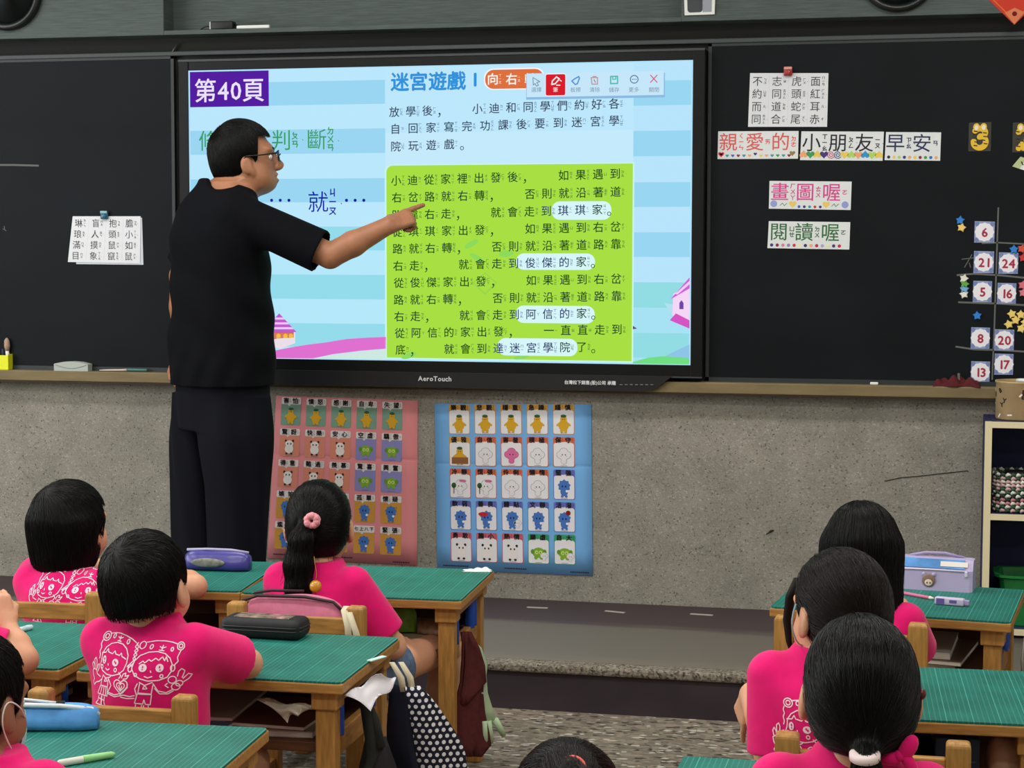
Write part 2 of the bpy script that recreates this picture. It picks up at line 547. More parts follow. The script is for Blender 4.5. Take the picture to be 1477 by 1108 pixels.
# ================================================================== THE ROOM
PZ = 0.148                      # top of the teacher's platform
TERRAZZO = mat_pebble('terrazzo_chips', [(0.0, (70, 65, 60)), (0.12, (122, 113, 101)), (0.45, (142, 131, 117)), (0.72, (112, 104, 93)), (0.88, (186, 180, 168)), (0.95, (132, 118, 102))], 68, True, rough=0.55, big=3, stretch=(0.75, 1.3, 1), bump=0.0)
PEBBLE = mat_pebble('pebble_dash', [(0.0, (92, 87, 80)), (0.05, (134, 130, 120)), (0.5, (150, 146, 136)), (0.85, (140, 135, 126)), (1.0, (168, 164, 154))], 210, False, big=5, bump=0.35)
NOSE = mat_pebble('nosing_chips', [(0.0, (64, 58, 52)), (0.3, (120, 112, 100)), (0.7, (150, 142, 128)), (1.0, (92, 84, 76))], 160, False, big=8)
UPPER = M('dark_board_backing', (30, 30, 30), rough=0.7)
PAINT = M('cream_wall_paint', (222, 218, 206), rough=0.85)
CEIL = M('ceiling_white', (232, 232, 228), rough=0.9)
BOARD = M('blackboard_green_black', (15, 20, 24), rough=0.55, spec=0.14, noise=0.22, nscale=2.2, stretch=(1, 1, 2.2))
CABM = M('grey_green_grain', (74, 84, 82), rough=0.6, noise=0.3, nscale=10, stretch=(1.0, 1.0, 26))
TAN = M('tan_ledge_wood', (124, 108, 76), rough=0.6, noise=0.16, nscale=6, stretch=(1, 6, 6))
RISER = M('dark_painted_riser', (58, 48, 54), rough=0.6, noise=0.22, nscale=4, stretch=(1, 1, 2))

mb = MB().box((0.1, -4.0, -0.05), (8.2, 8.6, 0.1))
struct('floor', mb, TERRAZZO)
mb = MB().box((0.1, 0.15, 0.475), (8.2, 0.3, 0.95)).box((0.1, 0.15, 1.975), (8.2, 0.3, 2.05), mat=1)
struct('wall_front', mb, [PEBBLE, UPPER])
struct('wall_left', MB().box((-4.05, -4.0, 1.5), (0.1, 8.6, 3.0)), PAINT)
struct('wall_right', MB().box((4.25, -4.0, 1.5), (0.1, 8.6, 3.0)), PAINT)
struct('wall_back', MB().box((0.1, -8.25, 1.5), (8.4, 0.1, 3.0)), PAINT)
struct('ceiling', MB().box((0.1, -4.0, 3.03), (8.4, 8.6, 0.06)), CEIL)

# teacher's platform: dark paint worn to grey along the walked band
PLAT = M('platform_worn_paint', (70, 58, 60), rough=0.55)
_N, _L, _b = nodes_of(PLAT)
_tc = _N.new('ShaderNodeTexCoord')
_sx = _N.new('ShaderNodeSeparateXYZ')
_L.new(_tc.outputs['Object'], _sx.inputs[0])
_nz = _N.new('ShaderNodeTexNoise')
_nz.inputs['Scale'].default_value = 3.0
_nz.inputs['Detail'].default_value = 6
_mp = _N.new('ShaderNodeMapping')
_mp.inputs['Scale'].default_value = (0.5, 4, 1)
_L.new(_tc.outputs['Object'], _mp.inputs[0])
_L.new(_mp.outputs[0], _nz.inputs['Vector'])
_ad = _N.new('ShaderNodeMath')
_ad.operation = 'MULTIPLY_ADD'
_ad.inputs[1].default_value = 0.22
_L.new(_nz.outputs[0], _ad.inputs[0])
_L.new(_sx.outputs[1], _ad.inputs[2])
_rp = _N.new('ShaderNodeValToRGB')
_cr = _rp.color_ramp
_mr = _N.new('ShaderNodeMapRange')
_mr.inputs[1].default_value, _mr.inputs[2].default_value = -1.06, 0.12
_L.new(_ad.outputs[0], _mr.inputs[0])
for _e in range(4):
    _cr.elements.new(0.5)
for _e, (_p, _c) in zip(_cr.elements, [(0.0, (118, 110, 100)), (0.13, (120, 112, 102)), (0.25, (106, 100, 92)), (0.62, (104, 98, 90)), (0.68, (70, 57, 60)), (1.0, (62, 50, 54))]):
    _e.position = _p
    _e.color = (*lin(_c), 1)
_L.new(_mr.outputs[0], _rp.inputs[0])
_L.new(_rp.outputs[0], _b.inputs['Base Color'])
plat = struct('floor_platform', MB().box((0.1, -0.49, PZ / 2 - 0.006), (8.0, 0.98, PZ - 0.012)).box((0.1, -0.49, PZ - 0.006), (8.0, 0.98, 0.012)), PLAT)
mb = MB().box((0.1, -1.005, PZ - 0.014), (8.0, 0.07, 0.028), bev=0.008)
struct('trim_1', mb, NOSE)
struct('trim_2', MB().box((0.1, -1.0, 0.06), (8.0, 0.045, 0.12)), RISER)
for (px, py, l, a) in ((775, 877, 0.075, 0.02), (887, 883, 0.075, -0.25), (1012, 887, 0.08, -0.1)):
    p = atZ(px, py, PZ)
    tag(MB().box((p[0], p[1], PZ + 0.001), (l, 0.014, 0.002), rot=a).build('tape_strip', paper((176, 170, 160))),
        {775: 'worn pale tape strip on the platform, close to the blue poster', 887: 'worn pale tape strip midway along the platform floor, tilted', 1012: 'worn pale tape strip on the platform toward the girls with dark hair'}[px], 'tape', 'worn tape strips on the platform')

# chalk ledge under the boards
mb = MB().box((0.1, -0.03, 0.938), (8.0, 0.06, 0.04), bev=0.004).box((0.1, -0.058, 0.915), (8.0, 0.008, 0.006), mat=1)
struct('trim_3', mb, [TAN, M('ledge_dark_strip', (44, 30, 20))])  # second material: thin dark strip along the ledge's lower front edge
# rail over the boards
mb = MB().box((0.1, -0.014, 2.148), (8.0, 0.028, 0.016), bev=0.003)
struct('trim_4', mb, M('dark_grey_rail', (66, 72, 74), rough=0.5))

# scratch marks on the cement wall
mb = MB()
_pts = [atY(x, y, -0.0015) for x, y in ((1276, 694), (1300, 689), (1325, 687), (1350, 684), (1378, 681), (1396, 679))]
for a, b in zip(_pts[:-1], _pts[1:]):
    if random.random() < 0.9:
        mb.tube([a, b], 0.0013, 5)
mb.tube([atY(x, y, -0.0015) for x, y in ((1105, 771), (1112, 766), (1116, 765))], [0.001, 0.004, 0.002], 5)
o = struct('wall_scratch', mb, M('dark_scratch', (40, 36, 32), rough=0.9))

# ------------------------------------------------------------------ blackboards
BY = -0.02
CHALK = M('faint_chalk', (104, 106, 104), rough=0.95)


def blackboard(x0, x1, label):
    t = thing('blackboard', label, 'blackboard', ((x0 + x1) / 2, 0, 1.55))
    w = x1 - x0
    MB().box((0, -0.011, 0), (w, 0.018, 1.176), bev=0.002).build('writing_surface', BOARD, t)
    fr = MB().box((0, -0.0115, 0.586), (w, 0.021, 0.012)).box((0, -0.0115, -0.584), (w, 0.021, 0.016))
    for s in (-1, 1):
        fr.box((s * (w / 2 - 0.006), -0.0115, 0), (0.012, 0.021, 1.18))
    fr.build('frame', M('board_edge_metal', (44, 50, 52), rough=0.45), t)
    return t


bl = blackboard(-3.2, -0.995, 'blackboard beside the lit display, with the sheet of idioms under a teal clip')
br = blackboard(1.003, 3.5, 'blackboard with word strips and numbered cards, beside the bookcase')


def chalk(parent, strokes, w=0.004):
    ox, oy, oz = parent.location
    mb = MB()
    for s in strokes:
        P = [atY(x, y, BY - 0.0012) - np.array((ox, oy, oz)) for x, y in s]
        for a, b in zip(P[:-1], P[1:]):
            d = (b - a) / np.linalg.norm(b - a)
            n = np.array((-d[2], 0, d[0])) * w / 2
            k = np.array((0, -0.0004, 0))
            mb.add([a - n, b - n, b + n, a + n], [(0, 1, 2, 3)])
    return mb.build('chalk_mark', CHALK, parent)


chalk(br, [[(1440, 299), (1438, 360), (1436, 420), (1434, 480), (1431, 548)]], 0.005)
chalk(br, [[(1416, 351), (1440, 350), (1477, 352)]], 0.005)
chalk(br, [[(1380, 397), (1405, 395), (1440, 397), (1490, 402)]], 0.006)
chalk(br, [[(1382, 436), (1410, 437), (1440, 438), (1490, 441)]], 0.006)
chalk(br, [[(1378, 500), (1405, 504), (1440, 505), (1490, 508)]], 0.006)
chalk(br, [[(1387, 374), (1404, 372)], [(1402, 367), (1391, 386)], [(1398, 379), (1400, 386)]], 0.003)
chalk(bl, [[(-20, 238), (20, 238), (56, 239)]], 0.007)
chalk(bl, [[(4, 330), (9, 333)], [(6, 326), (7, 332)]], 0.003)

# ------------------------------------------------------------------ interactive display
TY = -0.065
tv_tl, tv_tr = atY(259, 87.5, TY), atY(1015, 71, TY)
sc_p = plane_panel(TY, (271.7, 101.5), (999.7, 87), (995, 526.3), (276, 516))
sx0, sx1 = sc_p.c[0][0], sc_p.c[1][0]
sz1, sz0 = (sc_p.c[0][2] + sc_p.c[1][2]) / 2, (sc_p.c[2][2] + sc_p.c[3][2]) / 2
scr = Panel((sx0, TY, sz1), (sx1, TY, sz1), (sx1, TY, sz0), (sx0, TY, sz0))
tv = thing('interactive_display', 'large interactive flat display showing a lesson page, between the two blackboards', 'display', ((sx0 + sx1) / 2, 0, sz0))
TVO = np.array(tv.location)


def tv_build(mb, name, mats, parent=tv):
    mb.v = [tuple(np.array(p) - TVO) for p in mb.v]
    return mb.build(name, mats, parent)


BEZ = M('black_bezel', (13, 15, 17), rough=0.4, spec=0.22)
L_, R_, T_, B_ = sx0 - 0.038, sx1 + 0.042, sz1 + 0.04, sz0 - 0.045
mb = MB()
mb.box(((L_ + R_) / 2, TY + 0.036, (T_ + B_) / 2), (R_ - L_, 0.054, T_ - B_), bev=0.004)
tv_build(mb, 'back_shell', BLACK)
mb = MB()
zc, hh = (T_ + B_) / 2, T_ - B_
mb.box(((L_ + sx0) / 2, TY + 0.004, zc), (sx0 - L_, 0.014, hh), bev=0.002)
mb.box(((R_ + sx1) / 2, TY + 0.004, zc), (R_ - sx1, 0.014, hh), bev=0.002)
mb.box(((L_ + R_) / 2, TY + 0.004, (T_ + sz1) / 2), (sx1 - sx0, 0.014, T_ - sz1), bev=0.002)
mb.box(((L_ + R_) / 2, TY + 0.004, (B_ + sz0) / 2), (sx1 - sx0, 0.014, sz0 - B_), bev=0.002)
mb.box(((L_ + R_) / 2, TY - 0.001, T_ - 0.004), (R_ - L_, 0.012, 0.008), mat=1)
mb.box(((L_ + R_) / 2, TY - 0.001, B_ + 0.002), (R_ - L_, 0.012, 0.005), mat=1)
tv_build(mb, 'bezel', [BEZ, M('bezel_edge', (58, 64, 66), rough=0.4)])
# lower bar with its slanted ends
bar_l, bar_r, bar_b = -0.86, atY(938, 561, TY - 0.012)[0], atY(650, 559, TY - 0.012)[2]
bar_t = B_ + 0.004
prof = [(bar_l - 0.075, bar_t), (bar_r + 0.075, bar_t), (bar_r + 0.03, bar_b + 0.018), (bar_r + 0.012, bar_b + 0.006), (bar_r - 0.02, bar_b), (bar_l + 0.02, bar_b), (bar_l - 0.012, bar_b + 0.006), (bar_l - 0.03, bar_b + 0.018)]
k = len(prof)
vs = [(x, TY - 0.014, z) for x, z in prof] + [(x, TY + 0.03, z) for x, z in prof]
mb = MB().add(vs, [tuple(range(k))[::-1], tuple(range(k, 2 * k))] + [(i, (i + 1) % k, k + (i + 1) % k, k + i) for i in range(k)])
bar = tv_build(mb, 'control_bar', M('black_bar', (26, 27, 30), rough=0.4))
bp = Panel((-1, TY - 0.0145, 1.1), (1, TY - 0.0145, 1.1), (1, TY - 0.0145, 0.9), (-1, TY - 0.0145, 0.9))


def bar_uv(px, py):
    p = atY(px, py, TY - 0.0145)
    return (p[0] + 1) / 2, (1.1 - p[2]) / 0.2


mb = MB()
u, v = bar_uv(627, 546)
bp.string(mb, 'AeroTouch', u, v, 0.0245, 0, 0.0006, bold=0.025)
u, v = bar_uv(851, 552)
bp.string(mb, '台灣松下銷售(股)公司 承購', u, v, 0.0155, 0, 0.0006, bold=0.02)
tv_build(mb, 'brand_lettering', M('white_lettering', (225, 228, 230), rough=0.5), bar).parent = bar
for i in range(7):
    u, v = bar_uv(896 + i * 7.4, 555)
    mb = MB().box(bp.pt(u, v, 0.0015), (0.011, 0.003, 0.0045), bev=0.001)
    tv_build(mb, 'button', M('button_grey', (96, 98, 102)), bar)

# ---- what the display shows, in layers of glowing film
mb = MB()
mats = []


def g(rgb):
    m = glow(rgb)
    if m not in mats:
        mats.append(m)
    return mats.index(m)


def S(px, py):
    p = atY(px, py, TY)
    return (p[0] - sx0) / (sx1 - sx0), (sz1 - p[2]) / (sz1 - sz0)


scr.slab(mb, 0.0006, g((176, 226, 252)))
ys = [101, 118, 152, 187, 222, 258, 292, 327, 361, 396, 431, 466, 500, 520]
U5 = S(556, 300)[0]
U9 = S(913, 300)[0]
stripe = [(186, 231, 252), (154, 214, 242)]
low = [(180, 232, 250), (148, 219, 236)]
for i in range(len(ys) - 1):
    a, b = S(415, ys[i])[1], S(415, ys[i + 1])[1]
    if i == 0:
        a = 0.003
    if i == len(ys) - 2:
        b = 0.997
    c = (stripe if i < 7 else low)[i % 2]
    scr.rect(mb, 0.003, a, U5, b, g(c), 0.0010)
    a2, b2 = a + 0.02, min(b + 0.02, 0.997)
    if i == 0:
        a2 = 0.003
    scr.rect(mb, U9, a2, 0.997, b2, g(((184, 228, 252), (152, 214, 242))[i % 2] if i < 9 else ((166, 226, 244), (146, 220, 228))[i % 2]), 0.0010)
scr.rect(mb, U5, 0.004, U9, 0.997, g((188, 231, 252)), 0.0010)
scr.rect(mb, U5, S(700, 190)[1], U9, S(700, 241)[1], g((196, 234, 252)), 0.0012)
# hills
def curve_poly(pts, rgb, off):
    scr.poly(mb, [S(*p) for p in pts], g(rgb), off)


curve_poly([(276, 500), (340, 496), (395, 506), (420, 501), (445, 497), (470, 494), (500, 489), (530, 487), (557, 486), (557, 503), (520, 506), (480, 511), (452, 517), (277, 515.5)], (224, 112, 208), 0.0014)
curve_poly([(452, 516.8), (480, 511.5), (520, 506.5), (557, 503.5), (557, 518.5)], (206, 232, 226), 0.0014)
curve_poly([(913, 522), (935, 516), (955, 514), (980, 515), (994.5, 517), (994, 525.6), (913, 524.5)], (112, 222, 130), 0.0016)
curve_poly([(955, 516), (975, 506), (994.5, 497), (994.5, 518), (970, 516)], (142, 196, 232), 0.0014)
curve_poly([(958, 437), (975, 440), (994.8, 446), (995, 470), (975, 462)], (180, 224, 240), 0.0014)
# house at the left
curve_poly([(384, 497), (384, 478), (426, 478), (426, 495), (405, 503)], (236, 222, 232), 0.0016)
curve_poly([(386, 492), (424, 482), (424, 477), (386, 477)], (200, 90, 120), 0.0018)
curve_poly([(378, 479), (403, 452), (428, 479)], (190, 92, 206), 0.0020)
for i in range(3):
    y0 = 458 + i * 7
    w0, w1 = (y0 - 452) * 0.92, (y0 + 3 - 452) * 0.92
    curve_poly([(403 - w0, y0), (403 + w0, y0), (403 + w1, y0 + 3), (403 - w1, y0 + 3)], (240, 196, 244), 0.0022)
curve_poly([(386, 489), (386, 480), (424, 480), (424, 487)], (216, 120, 90), 0.0020)
for x in (392, 402, 412, 420):
    curve_poly([(x - 3, 488), (x - 3, 483), (x, 481), (x + 3, 483), (x + 3, 487)], (240, 190, 70), 0.0022)
# house at the right
curve_poly([(970, 455), (971, 424), (994.6, 410), (994.6, 466)], (246, 214, 246), 0.0016)
curve_poly([(967, 432), (994.8, 400), (994.8, 416)], (208, 96, 222), 0.0018)
curve_poly([(974, 424), (994.8, 405), (994.8, 410), (977, 425)], (246, 206, 250), 0.0020)
curve_poly([(980, 446), (980, 437), (983, 433), (986, 437), (986, 446)], (112, 70, 170), 0.0020)
curve_poly([(966, 462), (975, 452), (994.6, 462), (994.6, 474)], (214, 84, 196), 0.0021)
curve_poly([(913, 470), (919, 474), (913, 475)], (110, 70, 110), 0.0018)
# page number tag
u0, v0 = S(274, 104)
u1, v1 = S(388, 153)
scr.rect(mb, u0, v0, u1, v1, g((84, 30, 160)), 0.0014)
u, v = S(331, 130)
scr.string(mb, '第40頁', u, v, 0.092, g((236, 226, 255)), 0.0020, sx=0.97, bold=0.01)
GREENT, BLUET = (58, 158, 92), (22, 34, 168)
for ch, px, py in (('條', 301, 203), ('件', 352, 203), ('判', 406, 202), ('斷', 457, 201)):
    u, v = S(px, py)
    scr.glyph(mb, ch, u, v, 0.080, g(GREENT), 0.0020)
    scr.zy(mb, ch, u, v, 0.080, g(GREENT), 0.0020, small=0.37, dx=0.66, bold=0.03)
for ch, px, py in (('如', 300, 294), ('果', 346, 293), ('就', 459, 291)):
    u, v = S(px, py)
    scr.glyph(mb, ch, u, v, 0.082, g(BLUET), 0.0020)
    scr.zy(mb, ch, u, v, 0.082, g(BLUET), 0.0020, small=0.40, dx=0.68, bold=0.03)
for px in (392, 404.5, 417, 500, 512.5, 525):
    scr.ellipse(mb, *S(px, 289), 0.0060, 0.0060, g(BLUET), 0.0020, 12)
# right page: title
for ch, px in zip('迷宮遊戲', (577, 604, 631.5, 658.5)):
    scr.glyph(mb, ch, *S(px, 118 - (px - 577) * 0.02), 0.070, g((52, 146, 220)), 0.0020, bold=0.028)
scr.glyph(mb, '1', *S(683, 114), 0.066, g((52, 146, 220)), 0.0020, bold=0.03)
u0, v0 = S(698, 99)
u1, v1 = S(786, 128.5)
scr.rrect(mb, u0, v0, u1, v1, 0.034, g((240, 244, 250)), 0.0014)
u0, v0 = S(700, 101)
u1, v1 = S(784, 127)
scr.rrect(mb, u0, v0, u1, v1, 0.031, g((222, 112, 62)), 0.0016)
for ch, px in (('向', 711), ('右', 738), ('轉', 765)):
    u, v = S(px, 114)
    scr.glyph(mb, ch, u, v, 0.043, g((255, 246, 238)), 0.0020, bold=0.015)
    scr.zy(mb, ch, u, v, 0.043, g((255, 246, 238)), 0.0020, small=0.27)
# green box
u0, v0 = S(556, 239)
u1, v1 = S(913, 231)
vb = 0.990
scr.rrect(mb, u0 - 0.0015, v0 - 0.004, u1 + 0.003, vb + 0.004, 0.026, g((200, 244, 240)), 0.0014, (1, 0, 0, 0))
scr.rrect(mb, u0 + 0.002, v0, u1, vb, 0.024, g((168, 224, 68)), 0.0016, (1, 0, 0, 0))
# pale leaf and emblem pattern printed in the box
for (x, y, rx, ry, ro) in ((680, 352, 0.03, 0.010, 0.5), (688, 372, 0.03, 0.009, -0.5), (730, 366, 0.028, 0.012, 0.1), (590, 513, 0.03, 0.010, 0.3), (752, 515, 0.03, 0.008, 0.2)):
    scr.ellipse(mb, *S(x, y), rx, ry, g((142, 218, 92)), 0.00175, 14, ro)
em = [S(682, 408), S(700, 394), S(716, 408), S(700, 424), S(682, 408)]
scr.line(mb, em, 0.005, g((152, 214, 74)), 0.00175)
for (p0, v0, p1, v1) in ((796, 291, 882, 316.5), (744.5, 366, 858.5, 389), (744, 441.5, 858, 466), (718, 488.5, 833, 513)):
    a = S(p0, (v0 + v1) / 2)
    b = S(p1, (v0 + v1) / 2)
    h = (v1 - v0) / 2 * 0.0025 * 1.02 / (sz1 - sz0)
    dv = (b[1] - a[1]) / 2
    vm = (a[1] + b[1]) / 2
    scr.rrect(mb, a[0], vm - h, b[0], vm + h, 0.029, g((214, 246, 250)), 0.0019)
lm_screen = tv_build(mb, 'screen', mats)

# text of the page
mb = MB()
mats = []
INK, INKG, INKP, ZYB = (48, 62, 90), (24, 66, 34), (38, 58, 104), (96, 124, 160)
ROWS = [('放學後，.小迪和同學們約好各', (569, 161.5), (886, 149.5), 0), ('自回家寫完功課後要到迷宮學', (570.5, 186), (886, 174), 0), ('院玩遊戲。', (571, 211.3), (674, 207), 0),
        ('小迪從家裡出發後，.如果遇到', (571.7, 260.5), (887.5, 250.5), 1), ('右岔路就右轉，.否則就沿著道', (572.6, 285), (888, 276.5), 1), ('路靠右走，.就會走到琪琪家。', (572.8, 310.3), (886.5, 301.5), 1),
        ('從琪琪家出發，.如果遇到右岔', (573.3, 334.5), (888, 327), 1), ('路就右轉，.否則就沿著道路靠', (573.7, 359), (888.6, 352), 1), ('右走，.就會走到俊傑的家。', (574.5, 383.5), (863, 377), 1),
        ('從俊傑家出發，.如果遇到右岔', (575.6, 408), (889, 402), 1), ('路就右轉，.否則就沿著道路靠', (575.3, 432.5), (889.5, 427), 1), ('右走，.就會走到阿信的家。', (576, 456.5), (863.5, 451.5), 1),
        ('從阿信的家出發，.一直直走到', (577, 480.5), (890, 475), 1), ('底，.就會到達迷宮學院了。', (578, 504.5), (863.5, 500), 1)]
PILL = {5: (9, 12), 8: (7, 11), 11: (7, 11), 13: (6, 10)}
for r, (s, a, b, green) in enumerate(ROWS):
    a, b = S(*a), S(*b)
    n = len(s)
    for i, ch in enumerate(s):
        if ch == '.':
            continue
        t = i / (n - 1)
        u, v = a[0] + (b[0] - a[0]) * t, a[1] + (b[1] - a[1]) * t
        pill = r in PILL and PILL[r][0] <= i < PILL[r][1]
        ink = g(INKP if pill else (INKG if green else INK))
        zk = g((92, 120, 168) if pill or not green else (72, 122, 52))
        if ch in '，。':
            scr.glyph(mb, ch, u - 0.002, v + 0.002, 0.050, ink, 0.0026)
            continue
        scr.glyph(mb, ch, u, v, 0.0395, ink, 0.0026, bold=0.008)
        scr.zy(mb, ch, u, v, 0.0440, zk, 0.0026, small=0.28, dx=0.60, bold=0.02)
o = tv_build(mb, 'page_text', mats, tv)
o.parent = lm_screen

# pop-up tool bar on the page
mb = MB()
mats = []
u0, v0 = S(760, 108)
u1, v1 = S(957.5, 137)
v0 -= 0.004
scr.rect(mb, u0 - 0.001, v0 + 0.006, u1 + 0.002, v1 + 0.008, g((138, 186, 224)), 0.0021)
scr.rect(mb, u0, v0, u1, v1, g((198, 230, 250)), 0.0023)
u2, v2 = S(787.5, 107.5)
u3, v3 = S(815.5, 137.5)
scr.rrect(mb, u2 - 0.001, v2 - 0.003, u3 + 0.001, v3 + 0.002, 0.008, g((250, 236, 246)), 0.0026)
scr.rrect(mb, u2, v2, u3, v3, 0.006, g((216, 30, 44)), 0.0029)
o = tv_build(mb, 'tool_bar', mats, tv)
o.parent = lm_screen
ICON = []


def icon(name, fn):
    global mb, mats
    mb, mats = MB(), []
    fn()
    q = tv_build(mb, name, mats, tv)
    q.parent = lm_screen


def P_(pts, c, w=0.0035, close=False):
    q = [S(*p) for p in pts]
    scr.line(mb, q + ([q[0]] if close else []), w, g(c), 0.0032)


def cap(s, px, c=(120, 140, 160)):
    scr.string(mb, s, *S(px, 129.5), 0.019, g(c), 0.0032)


icon('cursor_icon', lambda: (P_([(769, 112), (779, 118), (774.5, 119), (777, 123), (774, 124.5), (772, 120.5), (769.5, 123)], (128, 148, 168), 0.003, True), cap('選擇', 774)))
icon('pen_icon', lambda: (P_([(796, 122), (797, 117), (803, 111), (807, 114), (801, 121)], (255, 240, 244), 0.0045, True), P_([(803, 123), (808, 123)], (255, 240, 244)), P_([(808, 116), (810, 117)], (255, 240, 244)), cap('筆', 801.5, (255, 236, 240))))
icon('eraser_icon', lambda: (P_([(825, 117), (829, 114), (835, 110.5), (836, 113), (833, 121), (830, 122)], (74, 148, 214), 0.0045, True), cap('板擦', 830.5)))
icon('clear_icon', lambda: (P_([(853, 112), (862, 112), (862, 121.5), (854, 121.5)], (190, 156, 150), 0.004, True), P_([(855.5, 110.5), (860, 110.5)], (190, 156, 150)), P_([(857, 115), (859, 119)], (190, 110, 110)), cap('清除', 858)))
icon('save_icon', lambda: (P_([(881, 110.5), (891, 110.2), (891, 120.5), (881, 120.8)], (84, 184, 170), 0.0045, True), P_([(884, 111), (884, 114.5), (888.5, 114.3), (888.5, 111)], (84, 184, 170)), cap('儲存', 886)))
icon('more_icon', lambda: (P_([(915 + 5.6 * math.cos(k * 0.4488), 114.5 + 5.6 * math.sin(k * 0.4488)) for k in range(14)], (74, 108, 154), 0.003, True), [scr.ellipse(mb, *S(912.5 + 2.5 * k, 114.5), 0.002, 0.002, g((74, 108, 154)), 0.0032, 8) for k in range(3)], cap('更多', 914.5)))
icon('close_icon', lambda: (P_([(938.5, 108.5), (948, 119)], (208, 92, 124)), P_([(948, 108.5), (938.5, 119)], (208, 92, 124)), cap('關閉', 943.5)))
# ================================================================== SHEETS AND CARDS ON THE BOARDS
PAPER = paper((226, 228, 234))
INKB = M('print_black', (34, 34, 40), rough=0.7)


def ordered(mats, m):
    if m not in mats:
        mats.append(m)
    return mats.index(m)


def card(name, label, cat, Y, corners, thick, mat, draw, group=None, off=0.0005, lname='lettering'):
    """a paper on a vertical plane; draw(panel, mb, mat-index function) prints on it"""
    p = plane_panel(Y, *corners)
    o = p.pt(0.5, 0.5, off)
    t = thing(name, label, cat, o, 0, group)
    for q in range(4):
        p.c[q] = p.c[q] - o
    mb = MB()
    p.slab(mb, thick, 0, off)
    mb.build('sheet', [mat], t)
    if draw:
        mb, mats = MB(), []
        draw(p, mb, lambda m: ordered(mats, m), off + thick)
        if mb.v:
            mb.build(lname, mats, t)
    return t


def idioms(rows, size=0.036, us=(0.12, 0.37, 0.62, 0.86)):
    def d(p, mb, g, f):
        for r, row in enumerate(rows):
            for c, ch in enumerate(row):
                u, v = us[c] - 0.02, 0.15 + r * 0.235
                p.glyph(mb, ch, u, v, size, g(INKB), f + 0.0004)
                p.zy(mb, ch, u, v, size, g(INKB), f + 0.0004, small=0.30, dx=0.74, bold=0.02)
        for c in range(1, 4):
            p.line(mb, [(c * 0.25, 0.04), (c * 0.25, 0.96)], 0.0006, g(paper((196, 198, 206))), f + 0.0002)
    return d


card('idiom_sheet', 'white sheet of four idioms in rows, hung under a red clip', 'paper', BY, ((1082, 105.5), (1195, 105.5), (1193, 183), (1079, 183)), 0.0006, PAPER, idioms(['不志虎面', '約同頭紅', '而道蛇耳', '同合尾赤']))
card('blank_sheet', 'white sheet peeking out behind the idiom sheet under the teal clip', 'paper', BY, ((112, 315), (205, 314), (207, 382), (110, 381)), 0.0006, paper((206, 210, 220)), None)
card('idiom_sheet', 'white sheet of four idioms in rows, hung under a teal clip near the teacher', 'paper', BY - 0.002, ((105, 312), (203, 312), (202, 380), (98, 378)), 0.0006, PAPER, idioms(['琳盲抱膽', '琅人頭小', '滿摸鼠如', '目象竄鼠'], 0.033))


def magnet_clip(label, px, py, rgb, rgb2):
    p = atY(px, py, BY)
    t = thing('magnet_clip', label, 'magnet', p, 0, None)
    m = M('clip_%d' % rgb[0], rgb, rough=0.3, coat=0.4)
    MB().box((0, -0.008, 0), (0.030, 0.012, 0.030), bev=0.004, seg=3).build('clip_body', m, t)
    MB().box((0, -0.0145, 0.011), (0.028, 0.006, 0.010), bev=0.002).build('clip_lip', M('clip_lip_%d' % rgb2[0], rgb2, rough=0.3), t)
    MB().lathe([(0.010, 0), (0.0105, 0.003), (0.008, 0.0045), (0.001, 0.005)], (0, -0.014, -0.004), mtx=Matrix.Rotation(math.radians(90), 4, 'X')).build('clip_button', m, t)


magnet_clip('red magnetic clip holding the idiom sheet above the word strips', 1137, 103.5, (164, 46, 44), (226, 150, 140))
magnet_clip('teal magnetic clip holding the two sheets beside the teacher', 152, 310.5, (26, 96, 122), (130, 178, 190))


def strip(chars, ink, deco, us, size, zsmall=0.30):
    def d(p, mb, g, f):
        I = M('ink_%d_%d_%d' % ink, ink, rough=0.7)
        for ch, u in zip(chars, us):
            p.glyph(mb, ch, u, 0.38, size, g(I), f + 0.0004, bold=0.004)
            p.zy(mb, ch, u, 0.38, size, g(I), f + 0.0004, small=zsmall, dx=0.68, bold=0.03)
        for (kind, u, v, r, c) in deco:
            m = g(M('deco_%d_%d_%d' % c, c, rough=0.7))
            if kind == 'h':
                p.heart(mb, u, v, r, m, f + 0.0004)
            elif kind == 'H':
                p.heart(mb, u, v, r, m, f + 0.0004, -1)
            elif kind == 'o':
                p.ellipse(mb, u, v, r, r, m, f + 0.0004, 12)
            elif kind == 's':
                q = [(u + r * (0.15 + 0.85 * k / 16) * math.cos(k * 0.75) / p.w, v - r * (0.15 + 0.85 * k / 16) * math.sin(k * 0.75) / p.h) for k in range(17)]
                p.line(mb, q, 0.0028, m, f + 0.0004)
            elif kind == 'x':
                p.line(mb, [(u - r / p.w, v + 0.04), (u - 0.3 * r / p.w, v - 0.05), (u + 0.2 * r / p.w, v + 0.05), (u + r / p.w, v - 0.05)], 0.002, m, f + 0.0004)
    return d


